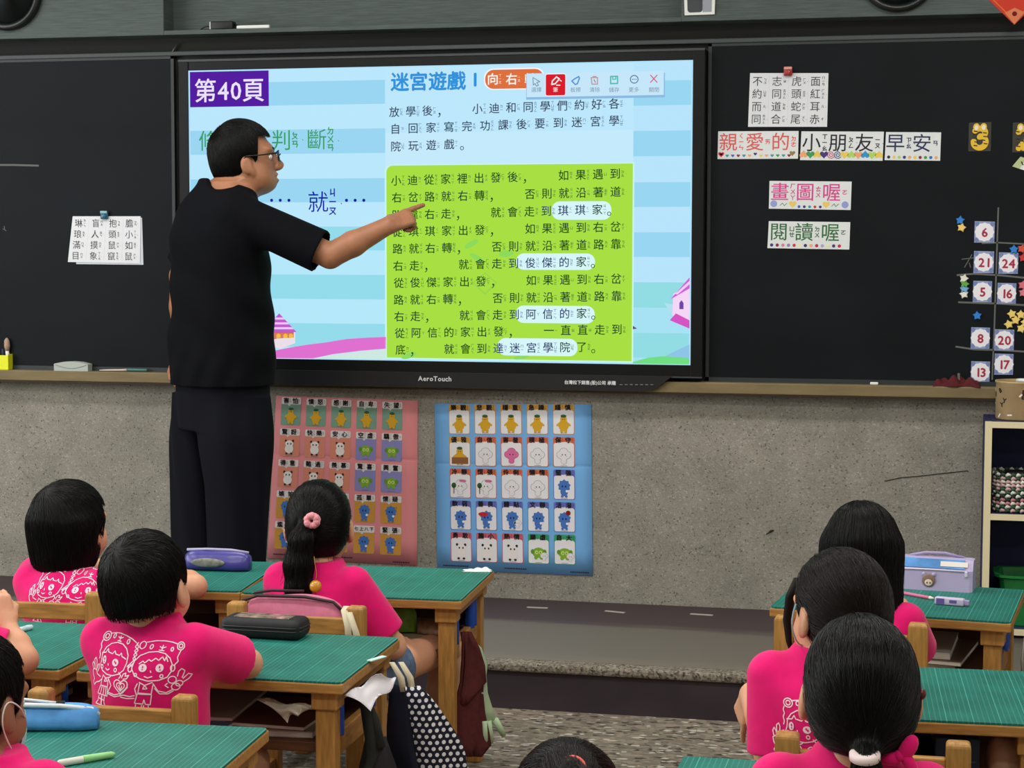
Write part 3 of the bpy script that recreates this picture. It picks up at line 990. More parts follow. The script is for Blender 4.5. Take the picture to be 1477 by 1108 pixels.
RED, YEL, GRN, BLU, PUR, TEA, ORA, LIM, DPK = (206, 60, 62), (236, 206, 90), (60, 160, 90), (52, 110, 190), (70, 52, 130), (44, 160, 170), (240, 170, 120), (180, 216, 100), (140, 40, 70)
deco1 = [('h', 0.045, 0.83, 0.011, (228, 70, 90)), ('h', 0.045, 0.83, 0.006, (244, 226, 226))] + [(('h'), 0.12 + 0.07 * i, 0.88 - 0.06 * (i == 5), 0.006, c) for i, c in enumerate((TEA, BLU, DPK, TEA, ORA, PUR, YEL, ORA, TEA, GRN, TEA, DPK))] + [('h', 0.93, 0.80, 0.010, (150, 130, 60))]
deco2 = [(k, 0.04 + 0.083 * i, 0.80, 0.014, c) for i, (k, c) in enumerate((('H', ORA), ('h', GRN), ('H', YEL), ('h', PUR), ('s', (204, 90, 130)), ('s', (60, 80, 140)), ('h', YEL), ('H', LIM), ('h', ORA), ('H', (50, 150, 210)), ('h', LIM), ('H', YEL)))]
deco3 = [('o', 0.07 + 0.095 * i, 0.89, 0.0055, c) for i, c in enumerate(((40, 40, 80), YEL, LIM, PUR, ORA, YEL, DPK, GRN, BLU, ORA))]
deco4 = [('o', 0.06, 0.82, 0.012, (150, 160, 220)), ('o', 0.93, 0.82, 0.012, (150, 160, 220)), ('h', 0.29, 0.82, 0.013, (240, 206, 100)), ('h', 0.70, 0.82, 0.013, (240, 206, 100)), ('x', 0.18, 0.84, 0.012, (80, 130, 90)), ('x', 0.81, 0.84, 0.012, (80, 130, 90))] + [('o', 0.37 + 0.065 * i, 0.91, 0.005, c) for i, c in enumerate((BLU, PUR, TEA, RED, PUR))]
deco5 = [('o', 0.05 + 0.069 * i, 0.88, 0.0058, c) for i, c in enumerate((PUR, DPK, (220, 130, 160), (150, 130, 190), RED, (240, 236, 170), (60, 40, 110), ORA, (190, 40, 60), (180, 170, 200), (240, 230, 170), PUR, (200, 40, 70)))]
CARD = paper((226, 230, 232))
GRP = None
card('word_strip', 'white strip with red outlined characters and small hearts', 'word card', BY, ((1036, 189.5), (1152, 189), (1151, 229), (1035, 229.5)), 0.0012, CARD, strip('親愛的', (222, 96, 92), deco1, (0.13, 0.46, 0.78), 0.066), GRP)
card('word_strip', 'white strip with black characters over coloured hearts and spirals', 'word card', BY, ((1156, 189.5), (1275, 190), (1273, 232), (1154, 231)), 0.0012, CARD, strip('小朋友', (36, 34, 48), deco2, (0.13, 0.45, 0.77), 0.066), GRP)
card('word_strip', 'short white strip with dark blue characters over coloured dots', 'word card', BY, ((1278, 190.5), (1357.5, 191), (1356, 232), (1276, 231)), 0.0012, CARD, strip('早安', (42, 48, 92), deco3, (0.18, 0.66), 0.066), GRP)
card('word_strip', 'white strip with pink characters, yellow hearts and blue dots at its ends', 'word card', BY, ((1110, 261), (1228.5, 262), (1227, 303), (1109, 301)), 0.0012, CARD, strip('畫圖喔', (218, 66, 150), deco4, (0.13, 0.44, 0.76), 0.066), GRP)
card('word_strip', 'white strip with green characters over a row of dots', 'word card', BY, ((1109, 319), (1226.5, 320.5), (1225, 360), (1107, 358)), 0.0012, CARD, strip('閱讀喔', (48, 112, 60), deco5, (0.13, 0.44, 0.76), 0.066), GRP)

# ---- numbered name cards
LACE = paper((150, 164, 204))
LACEW = paper((240, 238, 246))
NUMI = M('crimson_number', (170, 46, 76), rough=0.7)


def numcard(num):
    def d(p, mb, g, f):
        for (u, v) in ((0.12, 0.12), (0.88, 0.12), (0.12, 0.88), (0.88, 0.88)):
            p.ellipse(mb, u, v, 0.008, 0.008, g(paper((120, 136, 186))), f + 0.0002, 8)
        p.star(mb, 0.5, 0.5, 0.0325, g(LACEW), f + 0.0003, 12, 0.92)
        p.string(mb, num, 0.5, 0.5, 0.042, g(NUMI), f + 0.0006, bold=0.03)
    return d


for num, x0, y0, x1, y1 in (('6', 1405, 319, 1435, 350), ('21', 1404, 362, 1434, 394), ('24', 1440, 364, 1469, 395), ('5', 1403, 405, 1431, 436), ('16', 1438, 408, 1466, 438), ('8', 1400, 472, 1428, 503), ('20', 1434, 475, 1463, 505.5), ('13', 1400, 521, 1428, 552), ('17', 1434, 510, 1462, 540.5)):
    card('number_card', 'lacy blue and white card with crimson number %s on the blackboard' % num, 'card', BY, ((x0 + 1, y0), (x1, y0 + 0.8), (x1 - 1, y1), (x0, y1)), 0.0012, LACE, numcard(num), 'numbered cards on the blackboard')


# ---- laminated striped numerals
def tiger(num):
    def d(p, mb, g, f):
        Y = g(M('tiger_yellow', (232, 190, 50), rough=0.5))
        K = g(M('tiger_black', (30, 24, 18), rough=0.5))
        if num == '3':
            path = [(0.5 + 0.24 * math.cos(a), 0.36 - 0.145 * math.sin(a)) for a in [math.radians(150 - 15 * k) for k in range(17)]] + [(0.5 + 0.27 * math.cos(a), 0.68 - 0.20 * math.sin(a)) for a in [math.radians(85 - 15 * k) for k in range(19)]]
        else:
            path = [(0.5 + 0.25 * math.cos(a), 0.38 - 0.165 * math.sin(a)) for a in [math.radians(160 - 15 * k) for k in range(13)]] + [(0.62, 0.60), (0.40, 0.74), (0.28, 0.86), (0.5, 0.86), (0.76, 0.86)]
        for i, q in enumerate(path):
            p.ellipse(mb, q[0], q[1], 0.0098, 0.0098, Y, f + 0.0003 + 1.2e-5 * i, 12)
        for du in (-0.16, 0.16):
            p.ellipse(mb, 0.5 + du, 0.16, 0.011, 0.013, Y, f + 0.0006, 10)
            p.ellipse(mb, 0.5 + du, 0.18, 0.007, 0.009, g(paper((240, 232, 210))), f + 0.0008, 10)
        rr = random.Random(int(num))
        for k in range(9):
            u, v = 0.5 + 0.3 * (1 if k % 2 else -1) * rr.uniform(0.5, 0.95), 0.30 + 0.062 * k
            p.line(mb, [(u - 0.07, v), (u + 0.07, v + 0.015)], 0.0035, K, f + 0.0010)
    return d


LAM = M('clear_laminate', (62, 60, 54), rough=0.15, spec=0.6)
card('numeral_card', 'laminated card with a yellow tiger striped numeral three', 'card', BY, ((1397.5, 177), (1430, 176), (1429, 218), (1396.5, 218.5)), 0.001, LAM, tiger('3'))
card('numeral_card', 'laminated card with a yellow tiger striped numeral two, cut by the frame', 'card', BY, ((1461, 177), (1494, 176), (1493, 219), (1460, 220)), 0.001, LAM, tiger('2'))
card('candy_card', 'small pale green and white candy shaped cut-out under the striped numeral two', 'card', BY, ((1472, 226), (1490, 232), (1484, 248), (1460, 240)), 0.0012, paper((188, 200, 150)), lambda p, mb, g, f: (p.rect(mb, 0.45, 0.0, 1.0, 1.0, g(paper((226, 230, 232))), f + 0.0003), p.line(mb, [(0.3, 0.4), (0.5, 0.6)], 0.004, g(INKB), f + 0.0005)))


# ---- star magnets
def star_magnet(px, py, rgb, label, group=None):
    p = atY(px, py, BY)
    P = Panel((-0.02, -0.0, 0.02), (0.02, 0, 0.02), (0.02, 0, -0.02), (-0.02, 0, -0.02))
    rot = random.uniform(-0.3, 0.3)
    lo, hi = [], []
    for k in range(10):
        a = math.pi / 2 + rot + math.pi * k / 5
        q = 0.0165 if k % 2 == 0 else 0.0100
        lo.append((q * math.cos(a), -0.0003, q * math.sin(a)))
        hi.append((q * 0.82 * math.cos(a), -0.007, q * 0.82 * math.sin(a)))
    mid = [(x * 1.0, -0.004, z * 1.0) for x, y, z in lo]
    mb = MB().add(lo + mid + hi, [tuple(range(20, 30))] + [(i, (i + 1) % 10, 10 + (i + 1) % 10, 10 + i) for i in range(10)] + [(10 + i, 10 + (i + 1) % 10, 20 + (i + 1) % 10, 20 + i) for i in range(10)] + [tuple(range(10))[::-1]])
    o = mb.build('star_magnet', M('star_%d_%d_%d' % rgb, rgb, rough=0.35, coat=0.3))
    o.location = p
    tag(o, label, 'magnet', group)


SB, SY, SW, SG, SP, SR, SLB = (46, 130, 214), (244, 214, 120), (238, 236, 226), (104, 172, 84), (224, 110, 130), (216, 84, 66), (120, 176, 226)
star_magnet(1385, 318, SB, 'blue star magnet above the yellow one, beside number six')
star_magnet(1387, 328.5, SY, 'yellow star magnet under a blue one, beside number six')
star_magnet(1462.5, 360, SB, 'blue star magnet just over number twenty-four')
star_magnet(1474, 359, SR, 'orange red star magnet over number twenty-four, at the picture edge')
star_magnet(1476, 372, (206, 50, 54), 'dark red star magnet beside number twenty-four')
star_magnet(1390.5, 402, SW, 'white star magnet topping the column beside number five')
star_magnet(1391.5, 410, SG, 'green star magnet in the column beside number five')
star_magnet(1391, 417.5, SLB, 'pale blue star magnet in the column beside number five')
star_magnet(1390.5, 424.5, SW, 'white star magnet ending the column beside number five')
star_magnet(1475, 411.5, SP, 'pink star magnet beside number sixteen, upper of two')
star_magnet(1476, 422.5, (220, 124, 138), 'pink star magnet beside number sixteen, lower of two')
star_magnet(1409.5, 455.5, SB, 'blue star magnet over number eight')
for k, (x, y) in enumerate(((1459.5, 453), (1472.5, 454), (1465, 462), (1455, 468), (1473, 474), (1479, 465))):
    star_magnet(x, y, SY, 'one of the yellow star magnets clustered above number twenty', 'yellow star magnets above number twenty')

# ================================================================== POSTERS
def poster(label, corners, rgb, cells, foot):
    p = plane_panel(0.0, *corners)
    o = p.pt(0.5, 0.5, 0)
    t = thing('poster', label, 'poster', o)
    for q in range(4):
        p.c[q] = p.c[q] - o
    # the sheet: slightly wavy paper with a fold across it
    rows, cols = 25, 13
    def bulge(u, v):
        return 0.004 - 0.0025 * max(0.0, 1 - abs(v - 0.36) / 0.014)
    vrow = [0, 0.1, 0.2, 0.3, 0.344, 0.352, 0.36, 0.368, 0.376, 0.45, 0.55, 0.7, 0.85, 1.0]
    grid = [[p.pt(j / (cols - 1), v_, bulge(0, v_)) for j in range(cols)] for v_ in vrow]
    MB().sheet(grid, thick=0.0012).build('sheet', [paper(rgb)], t)
    base = p.pt
    def wob(u, v, off=0.0):
        return base(u, v, off + 0.004)
    p.pt = wob
    mb, mats = MB(), []
    g = lambda m: ordered(mats, m)
    for c in cells:
        c(p, mb, g)
    mb.build('printed_picture', mats, t)
    mb, mats = MB(), []
    for c in foot:
        c(p, mb, g2 := (lambda m: ordered(mats, m)))
    mb.build('printed_lettering', mats, t)
    return t


def blob(p, mb, g, u, v, kind, s):
    """a small plain figure drawn in ellipses: kind = gourd, bear, cloud, pea, imp"""
    f = 0.0022
    K = g(paper((40, 38, 40)))
    cnt = [0]

    def E(du, dv, rx, ry, c, o=0.0, rot=0):
        cnt[0] += 1
        p.ellipse(mb, u + du * s / p.w, v + dv * s / p.h, rx * s, ry * s, g(paper(c)), f + cnt[0] * 3e-5 if o >= 0 else f - 5e-5 + cnt[0] * 4e-6, 12, rot)
    if kind == 'gourd':
        c = (214, 164, 40)
        E(0, 0.25, 0.55, 0.62, c), E(0, -0.4, 0.36, 0.42, c, 0.0001), E(-0.5, 0.1, 0.34, 0.13, c, 0.0001, 0.6), E(0.5, 0.1, 0.34, 0.13, c, 0.0001, -0.6)
        E(-0.22, 0.85, 0.16, 0.2, c), E(0.22, 0.85, 0.16, 0.2, c), E(0, -0.74, 0.32, 0.17, (46, 96, 60), 0.0003)
        E(-0.1, -0.4, 0.04, 0.06, (40, 38, 40), 0.0004), E(0.1, -0.4, 0.04, 0.06, (40, 38, 40), 0.0004)
    elif kind == 'bear':
        c, d = (236, 230, 226), (52, 40, 44)
        E(0, 0.3, 0.55, 0.55, c), E(0, -0.3, 0.52, 0.42, c, 0.0001), E(-0.45, -0.65, 0.14, 0.16, d, -0.0001), E(0.45, -0.65, 0.14, 0.16, d, -0.0001)
        E(-0.3, 0.85, 0.15, 0.12, d, 0.0002), E(0.3, 0.85, 0.15, 0.12, d, 0.0002), E(-0.2, -0.3, 0.09, 0.11, d, 0.0003), E(0.2, -0.3, 0.09, 0.11, d, 0.0003)
    elif kind in ('cloud', 'rosy'):
        c, d = ((228, 226, 230), (120, 116, 124)) if kind == 'cloud' else ((218, 110, 160), (150, 60, 110))
        for q, (rr) in enumerate((1.08, 1.0)):
            col = d if q == 0 else c
            for (du, dv, r) in ((-0.35, -0.1, 0.42), (0.35, -0.1, 0.42), (0, -0.4, 0.45), (0, 0.1, 0.45)):
                E(du, dv, r * rr, r * rr * 0.9, col, 0.0001 * q)
            E(0, 0.62, 0.30 * rr, 0.26 * rr, col, 0.0001 * q)
        E(-0.17, -0.1, 0.06, 0.08, (40, 38, 40), 0.0003), E(0.17, -0.1, 0.06, 0.08, (40, 38, 40), 0.0003), E(-0.3, 0.06, 0.07, 0.04, (226, 150, 150), 0.0003), E(0.3, 0.06, 0.07, 0.04, (226, 150, 150), 0.0003)
    elif kind == 'pea':
        c = (128, 176, 50)
        E(0, 0.0, 0.7, 0.55, c), E(-0.3, 0.55, 0.2, 0.2, c), E(0.3, 0.55, 0.2, 0.2, c), E(-0.66, -0.1, 0.2, 0.26, (98, 150, 40), 0.0001), E(0.66, -0.1, 0.2, 0.26, (98, 150, 40), 0.0001)
        E(-0.22, -0.02, 0.2, 0.22, (196, 216, 120), 0.0002), E(0.22, -0.02, 0.2, 0.22, (196, 216, 120), 0.0002), E(-0.2, 0, 0.05, 0.07, (40, 50, 20), 0.0003), E(0.2, 0, 0.05, 0.07, (40, 50, 20), 0.0003)
    elif kind == 'imp':
        c = (70, 116, 190)
        p.star(mb, u, v - 0.25 * s / p.h, 0.72 * s, g(paper(c)), f - 2e-5, 9, 0.8)
        E(0, 0.35, 0.42, 0.5, c, 0.0001), E(-0.22, 0.85, 0.15, 0.14, c), E(0.22, 0.85, 0.15, 0.14, c)
        E(-0.18, -0.2, 0.08, 0.12, (24, 40, 90), 0.0003), E(0.16, -0.2, 0.08, 0.12, (24, 40, 90), 0.0003), E(0.3, 0.3, 0.15, 0.14, (236, 236, 240), 0.0003)


def cell(u0, v0, u1, v1, split, head, body, text, kind, extra=None, arch=False):
    def d(p, mb, g):
        W = p.w * (u1 - u0)
        p.rrect(mb, u0, v0, u1, v1, 0.006, g(paper(body if not arch else head)), 0.0010)
        vs_ = v0 + (v1 - v0) * split
        if arch:
            p.rrect(mb, u0 + 0.004, vs_, u1 - 0.004, v1 - 0.003, 0.006, g(paper(body)), 0.0014)
            p.ellipse(mb, (u0 + u1) / 2, vs_ + 0.004, W * 0.46, W * 0.10, g(paper(body)), 0.0015, 14)
        else:
            p.rrect(mb, u0, v0, u1, vs_, 0.005, g(paper(head)), 0.0014)
            p.poly(mb, [(u0 + (u1 - u0) * 0.3, vs_ - 0.001), (u0 + (u1 - u0) * 0.4, vs_ + 0.012), (u0 + (u1 - u0) * 0.5, vs_ - 0.001)], g(paper(head)), 0.0014)
        blob(p, mb, g, (u0 + u1) / 2, vs_ + (v1 - vs_) * 0.52, kind, (v1 - vs_) * p.h * 0.40)
        if extra == 'balloon':
            p.ellipse(mb, u1 - (u1 - u0) * 0.32, vs_ + (v1 - vs_) * 0.18, 0.009, 0.009, g(paper((130, 30, 30))), 0.0030)
        elif extra == 'umbrella':
            p.ellipse(mb, u0 + (u1 - u0) * 0.35, vs_ + (v1 - vs_) * 0.3, 0.018, 0.008, g(paper((196, 40, 50))), 0.0030)
        elif extra == 'tree':
            p.ellipse(mb, u0 + (u1 - u0) * 0.2, vs_ + (v1 - vs_) * 0.45, 0.009, 0.010, g(paper((44, 92, 50))), 0.0030)
            p.line(mb, [(u0 + (u1 - u0) * 0.2, vs_ + (v1 - vs_) * 0.5), (u0 + (u1 - u0) * 0.2, vs_ + (v1 - vs_) * 0.8)], 0.003, g(paper((110, 60, 40))), 0.0030)
            p.ellipse(mb, u0 + (u1 - u0) * 0.62, vs_ + (v1 - vs_) * 0.25, 0.014, 0.005, g(paper((200, 110, 150))), 0.0030)
        elif extra == 'desk':
            p.rect(mb, u0 + (u1 - u0) * 0.12, vs_ + (v1 - vs_) * 0.62, u1 - (u1 - u0) * 0.1, vs_ + (v1 - vs_) * 0.9, g(paper((140, 92, 60))), 0.0030)
        elif extra == 'pair':
            blob(p, mb, g, u0 + (u1 - u0) * 0.76, vs_ + (v1 - vs_) * 0.68, 'cloud', (v1 - vs_) * p.h * 0.22)
        elif extra == 'ask':
            p.string(mb, '?!', u0 + (u1 - u0) * 0.78, vs_ + (v1 - vs_) * 0.25, 0.016, g(paper((50, 40, 40))), 0.0030)
        p.line(mb, [(u0 + (u1 - u0) * 0.35, v1 - 0.008), (u0 + (u1 - u0) * 0.65, v1 - 0.008)], 0.0012, g(paper((120, 110, 110))), 0.0022)
        n = len(text)
        I = g(paper((34, 28, 30)))
        vt = v0 + (vs_ - v0) * 0.46
        for i, ch in enumerate(text):
            u = u0 + (u1 - u0) * ((0.24 + 0.46 * i) if n == 2 else (0.13 + 0.245 * i))
            p.glyph(mb, ch, u, vt, 0.0225 if n == 2 else 0.016, I, 0.0030, bold=0.03)
            if n == 2:
                p.zy(mb, ch, u, vt, 0.0225, I, 0.0030, small=0.30, dx=0.72)
    return d


TEALC, PEACH, LILAC, OCHRE = (122, 158, 140), (222, 140, 118), (140, 138, 196), (206, 150, 66)
ROWP = [(['害怕', '憤怒', '感謝', '自卑', '失望'], ['gourd'] * 5, [TEALC] * 5), (['驚訝', '快樂', '安心', '空虛', '驕傲'], ['bear'] * 3 + ['pea'] * 2, [PEACH] * 3 + [LILAC] * 2), (['得意', '難過', '羨慕', '驚喜', '興奮'], ['bear'] * 3 + ['pea'] * 2, [PEACH] * 3 + [LILAC] * 2),
        (['嫉妒', '害羞', '緊張', '孤單', '懷疑'], ['imp'] * 5, [OCHRE] * 5), (['尷尬', '滿足', '心急', '七上八下', '緊張'], ['imp'] * 5, [OCHRE] * 5)]
cells = []
for r, (ts, ks, bs) in enumerate(ROWP):
    for c in range(5):
        u0, v0 = 0.042 + c * 0.178, 0.008 + r * 0.190 + c * 0.0012
        cells.append(cell(u0, v0, u0 + 0.140, v0 + 0.170, 0.245, (228, 222, 222), bs[c], ts[c], ks[c], 'ask' if ts[c] == '懷疑' else None))


def small_line(u0, u1, v, n=1):
    def d(p, mb, g):
        x = u0
        rr = random.Random(int(u0 * 1000))
        while x < u1:
            w = rr.uniform(0.008, 0.014)
            p.rect(mb, x, v - 0.0035, x + w, v + 0.0035, g(paper((52, 44, 60))), 0.0022)
            x += w + 0.003
    return d


poster('pink poster of emotion cards in rows, on the cement wall behind the teacher', ((399, 570.5), (603, 578), (602, 815.5), (386, 805)), (226, 142, 146), cells, [small_line(0.04, 0.30, 0.972), small_line(0.5, 0.56, 0.972), small_line(0.84, 0.95, 0.985)])
YH, RH, PH, KH, GH = (216, 160, 70), (214, 110, 78), (104, 112, 190), (206, 98, 116), (60, 160, 110)
ROWB = [(['樂觀', '悲觀', '穩重', '急躁', '謹慎'], ['gourd'] * 5, [YH] * 5, [None] * 5), (['優雅', '自信', '害羞', '積極', '保守'], ['gourd', 'cloud', 'rosy', 'cloud', 'cloud'], [YH] + [RH] * 4, ['desk', None, None, None, None]),
        (['冷靜', '慌張', '伶俐', '懶惰', '堅強'], ['cloud'] * 4 + ['imp'], [RH] * 4 + [PH], ['tree', 'tree', None, None, None]), (['軟弱', '善良', '體貼', '文靜', '活潑'], ['imp'] * 5, [PH] * 5, [None, 'umbrella', 'pair', None, 'balloon']),
        (['勇敢', '膽小', '熱情', '謙虛', '自大'], ['bear'] * 3 + ['pea'] * 2, [KH] * 3 + [GH] * 2, [None, None, None, 'pair', 'pair'])]
cells = []
for r, (ts, ks, hs, ex) in enumerate(ROWB):
    for c in range(5):
        u0, v0 = 0.092 + c * 0.1665, 0.006 + r * 0.191 - c * 0.0015
        cells.append(cell(u0, v0, u0 + 0.136, v0 + 0.175, 0.215, hs[c], (232, 230, 234), ts[c], ks[c], ex[c], True))
poster('blue poster of personality cards in rows, low on the cement wall', ((627, 582), (853, 583.5), (855, 830.5), (631, 821.5)), (118, 176, 232), cells, [small_line(0.04, 0.20, 0.972), small_line(0.44, 0.58, 0.975), small_line(0.86, 0.97, 0.982)])

# ================================================================== THINGS ON THE LEDGE
LZ = 0.958
p = atY(106, 522, -0.035)
t = thing('board_eraser', 'pale grey felt board eraser on the chalk ledge', 'eraser', (p[0], -0.036, LZ))
prof = [(-0.07, 0.0), (0.07, 0.0), (0.07, 0.026), (0.035, 0.034), (0.0, 0.036), (-0.035, 0.034), (-0.07, 0.027)]
k = len(prof)
MB().add([(x, -0.022, z) for x, z in prof] + [(x, 0.022, z) for x, z in prof], [tuple(range(k)), tuple(range(k, 2 * k))[::-1]] + [(i, k + i, k + (i + 1) % k, (i + 1) % k) for i in range(k)]).build('body', M('eraser_grey', (176, 184, 178), rough=0.8), t)
arc = [(-0.064 + 0.128 * i / 12, -0.0225, 0.024 - 0.014 * math.sin(math.pi * i / 12)) for i in range(13)]
MB().tube(arc, 0.0012, 5).build('grip_line', M('eraser_line', (140, 148, 142)), t)
p0 = atY(144, 529, -0.04)
t = thing('marker_pen', 'slim teal and white marker lying on the chalk ledge', 'pen', (p0[0], -0.042, LZ + 0.006))
MB().tube([(0.11, 0, 0.0015), (0.12, 0, 0.0015), (0.19, 0, 0.001), (0.195, 0, 0.001)], [0.005, 0.0058, 0.0058, 0.004], 10).build('barrel', M('teal_plastic', (70, 116, 112), rough=0.4), t)
MB().tube([(0.0, 0, -0.002), (0.03, 0, -0.001), (0.09, 0, 0), (0.112, 0, 0.001)], [0.002, 0.0032, 0.004, 0.0056], 10).build('tip', M('pinkish_white', (208, 190, 184), rough=0.5), t)
p = atY(8, 505, -0.045)
t = thing('brush_holder', 'bright yellow plastic holder on the chalk ledge', 'holder', (p[0] - 0.004, -0.032, LZ))
YL = M('bright_yellow', (232, 236, 24), rough=0.4)
MB().box((-0.03, -0.022, 0.028), (0.10, 0.004, 0.056), bev=0.0015).box((-0.03, 0.024, 0.045), (0.10, 0.004, 0.088), bev=0.0015).box((0.018, 0, 0.03), (0.004, 0.046, 0.06), bev=0.0015).box((-0.078, 0, 0.03), (0.004, 0.046, 0.06), bev=0.0015).box((-0.03, 0, 0.002), (0.096, 0.046, 0.004)).build('holder_body', YL, t)
t = thing('paint_brush', 'dusty brush with white handle standing in the yellow holder', 'brush', (p[0] + 0.0, -0.032, LZ + 0.006))
MB().tube([(0, 0, 0), (0.001, 0, 0.05), (0, 0, 0.068)], [0.006, 0.007, 0.0075], 10).build('handle', WHITE, t)
MB().tube([(0, 0, 0.066), (0, 0, 0.085), (-0.001, 0, 0.105), (-0.001, 0, 0.116)], [0.008, 0.0115, 0.010, 0.003], 12).build('bristle', M('dusty_bristle', (176, 150, 132), rough=0.95, bump=0.5), t)
t = thing('chalk_pen', 'dark pen standing in the yellow holder beside the brush', 'pen', (p[0] - 0.014, -0.034, LZ + 0.006))
MB().tube([(0, 0, 0), (-0.004, 0, 0.07), (-0.0045, 0, 0.074)], [0.005, 0.005, 0.003], 10).build('barrel', M('navy_plastic', (30, 40, 70), rough=0.4), t)
p = atY(1261, 549, -0.04)
tag(MB().box((p[0], -0.042, LZ + 0.005), (0.028, 0.01, 0.0095), bev=0.003).build('chalk_stick', paper((236, 236, 232))), 'short white chalk stick on the ledge under the word strips', 'chalk')
p = atY(1383, 538, -0.03)
tag(MB().box((p[0], -0.03, LZ + 0.022), (0.009, 0.009, 0.044), bev=0.002).build('chalk_stick', paper((112, 108, 104))), 'grey chalk stub standing upright behind the dark red cloth', 'chalk')
# crumpled dark red cloth
mb = MB()
gx, gy = 26, 12
p0, p1 = atY(1346, 548, -0.03), atY(1414, 553, -0.03)
rows = []
for j in range(gy):
    row = []
    for i in range(gx):
        u, w = i / (gx - 1), j / (gy - 1)
        env = math.sin(math.pi * u) ** 0.4 * math.sin(math.pi * w) ** 0.5
        h = (0.014 + 0.018 * abs(math.sin(u * 9 + w * 3)) + 0.010 * math.sin(u * 17 + 2 - w * 5)) * env
        row.append((p0[0] + (p1[0] - p0[0]) * u, -0.06 + 0.055 * w + 0.005 * math.sin(u * 11), LZ + 0.001 + max(h, 0.0)))
    rows.append(row)
o = MB().sheet(rows, thick=0.002, nrm=(0, 0, 1)).build('cleaning_cloth', M('maroon_cloth', (86, 22, 30), rough=0.9, noise=0.2, nscale=60))
tag(o, 'crumpled dark red cloth on the chalk ledge below number thirteen', 'cloth')

# ================================================================== CABINET OVER THE BOARD
CY = -0.10
cz0 = atY(700, 38.5, CY)[2]
nx0, nx1 = atY(236, 30, CY)[0], atY(983, 10, CY)[0]
nz0 = atY(300, 42.5, CY)[2]
t = thing('wall_cabinet', 'long grey green cabinet with an open shelf, over the board', 'cabinet', (0, 0, cz0))
MB().box(((-3.2 + nx0) / 2, CY / 2, 0.35), (nx0 + 3.2, -CY, 0.70), bev=0.002).build('side_panel', CABM, t)
MB().box(((3.5 + nx1) / 2, CY / 2, 0.35), (3.5 - nx1, -CY, 0.70), bev=0.002).build('side_panel', CABM, t)
MB().box(((nx0 + nx1) / 2, CY / 2, (nz0 - cz0) / 2), (nx1 - nx0, -CY, nz0 - cz0), bev=0.0015).build('shelf', CABM, t)
MB().box(((nx0 + nx1) / 2, -0.004, 0.35), (nx1 - nx0, 0.008, 0.70)).build('back_panel', CABM, t)
MB().box(((nx0 + nx1) / 2, CY / 2, 0.60), (nx1 - nx0, -CY, 0.2), bev=0.0015).build('top_panel', CABM, t)
# round wall speakers
for px, py, rpx, lab in ((12, -9, 55, 'round dark rimmed speaker on the cabinet by the board with the teal clip'), (1296, -40, 53, 'round dark rimmed speaker on the cabinet beside the red diamond paper')):
    c = atY(px, py, CY)
    r = rpx / 398.0
    s = thing('round_speaker', lab, 'speaker', (c[0], CY, c[2]), 0, None)
    rx = Matrix.Rotation(math.radians(90), 4, 'X')
    MB().lathe([(r * 0.80, 0.0), (r * 0.80, 0.012), (r * 0.86, 0.026), (r * 0.94, 0.028), (r, 0.016), (r, 0.0)], (0, 0, 0), 48, mtx=rx).build('rim', M('speaker_rim', (20, 24, 26), rough=0.35, spec=0.6), s)
    MB().lathe([(0.001, 0.004), (r * 0.5, 0.005), (r * 0.81, 0.006)], (0, 0, 0), 40, mtx=rx).build('grille', M('speaker_face', (40, 48, 50), rough=0.5), s)
# red diamond paper
c = atY(1464, -8, CY)
d = 40 / 402.0
s = thing('festive_paper', 'red diamond shaped festive paper on the cabinet, corner hanging below its edge', 'paper', (c[0], CY - 0.001, c[2]))
MB().add([(0, 0, -d), (d, 0, 0), (0, 0, d), (-d, 0, 0), (0, -0.001, -d), (d, -0.001, 0), (0, -0.001, d), (-d, -0.001, 0)], [(0, 1, 2, 3), (7, 6, 5, 4), (0, 4, 5, 1), (1, 5, 6, 2), (2, 6, 7, 3), (3, 7, 4, 0)]).build('sheet', paper((206, 62, 44)), s)
P = Panel((-d, -0.001, d), (d, -0.001, d), (d, -0.001, -d), (-d, -0.001, -d))
mb = MB()
q = 0.86
P.line(mb, [(0.5, 0.5 + q / 2), (0.5 + q / 2, 0.5), (0.5, 0.5 - q / 2), (0.5 - q / 2, 0.5), (0.5, 0.5 + q / 2)], 0.003, 0, 0.0005)
P.poly(mb, [(0.5, 0.99), (0.66, 0.80), (0.5, 0.72), (0.34, 0.80)], 1, 0.0004)
P.ellipse(mb, 0.5, 0.82, 0.008, 0.008, 2, 0.0008)
mb.build('printed_border', [paper((226, 120, 70)), paper((216, 130, 90)), paper((120, 20, 24))], s)
# switch plate
a = plane_panel(CY, (987, -8), (1032, -9.5), (1031, 21), (988, 22.5))
o_ = a.pt(0.5, 0.5)
s = thing('wall_switch', 'white framed switch plate on the cabinet above the display', 'switch', o_)
for q in range(4):
    a.c[q] = a.c[q] - o_
mb = MB()
a.slab(mb, 0.008, 0)
mb.build('plate', WHITE, s)
mb = MB()
a.rrect(mb, 0.10, 0.02, 0.60, 0.88, 0.01, 0, 0.0085)
mb.build('dark_window', M('switch_dark', (52, 58, 62), rough=0.25), s)
mb = MB()
a.rect(mb, 0.60, 0.02, 0.90, 0.88, 0, 0.0085)
mb.build('grey_rocker', M('switch_grey', (150, 156, 168), rough=0.4), s)
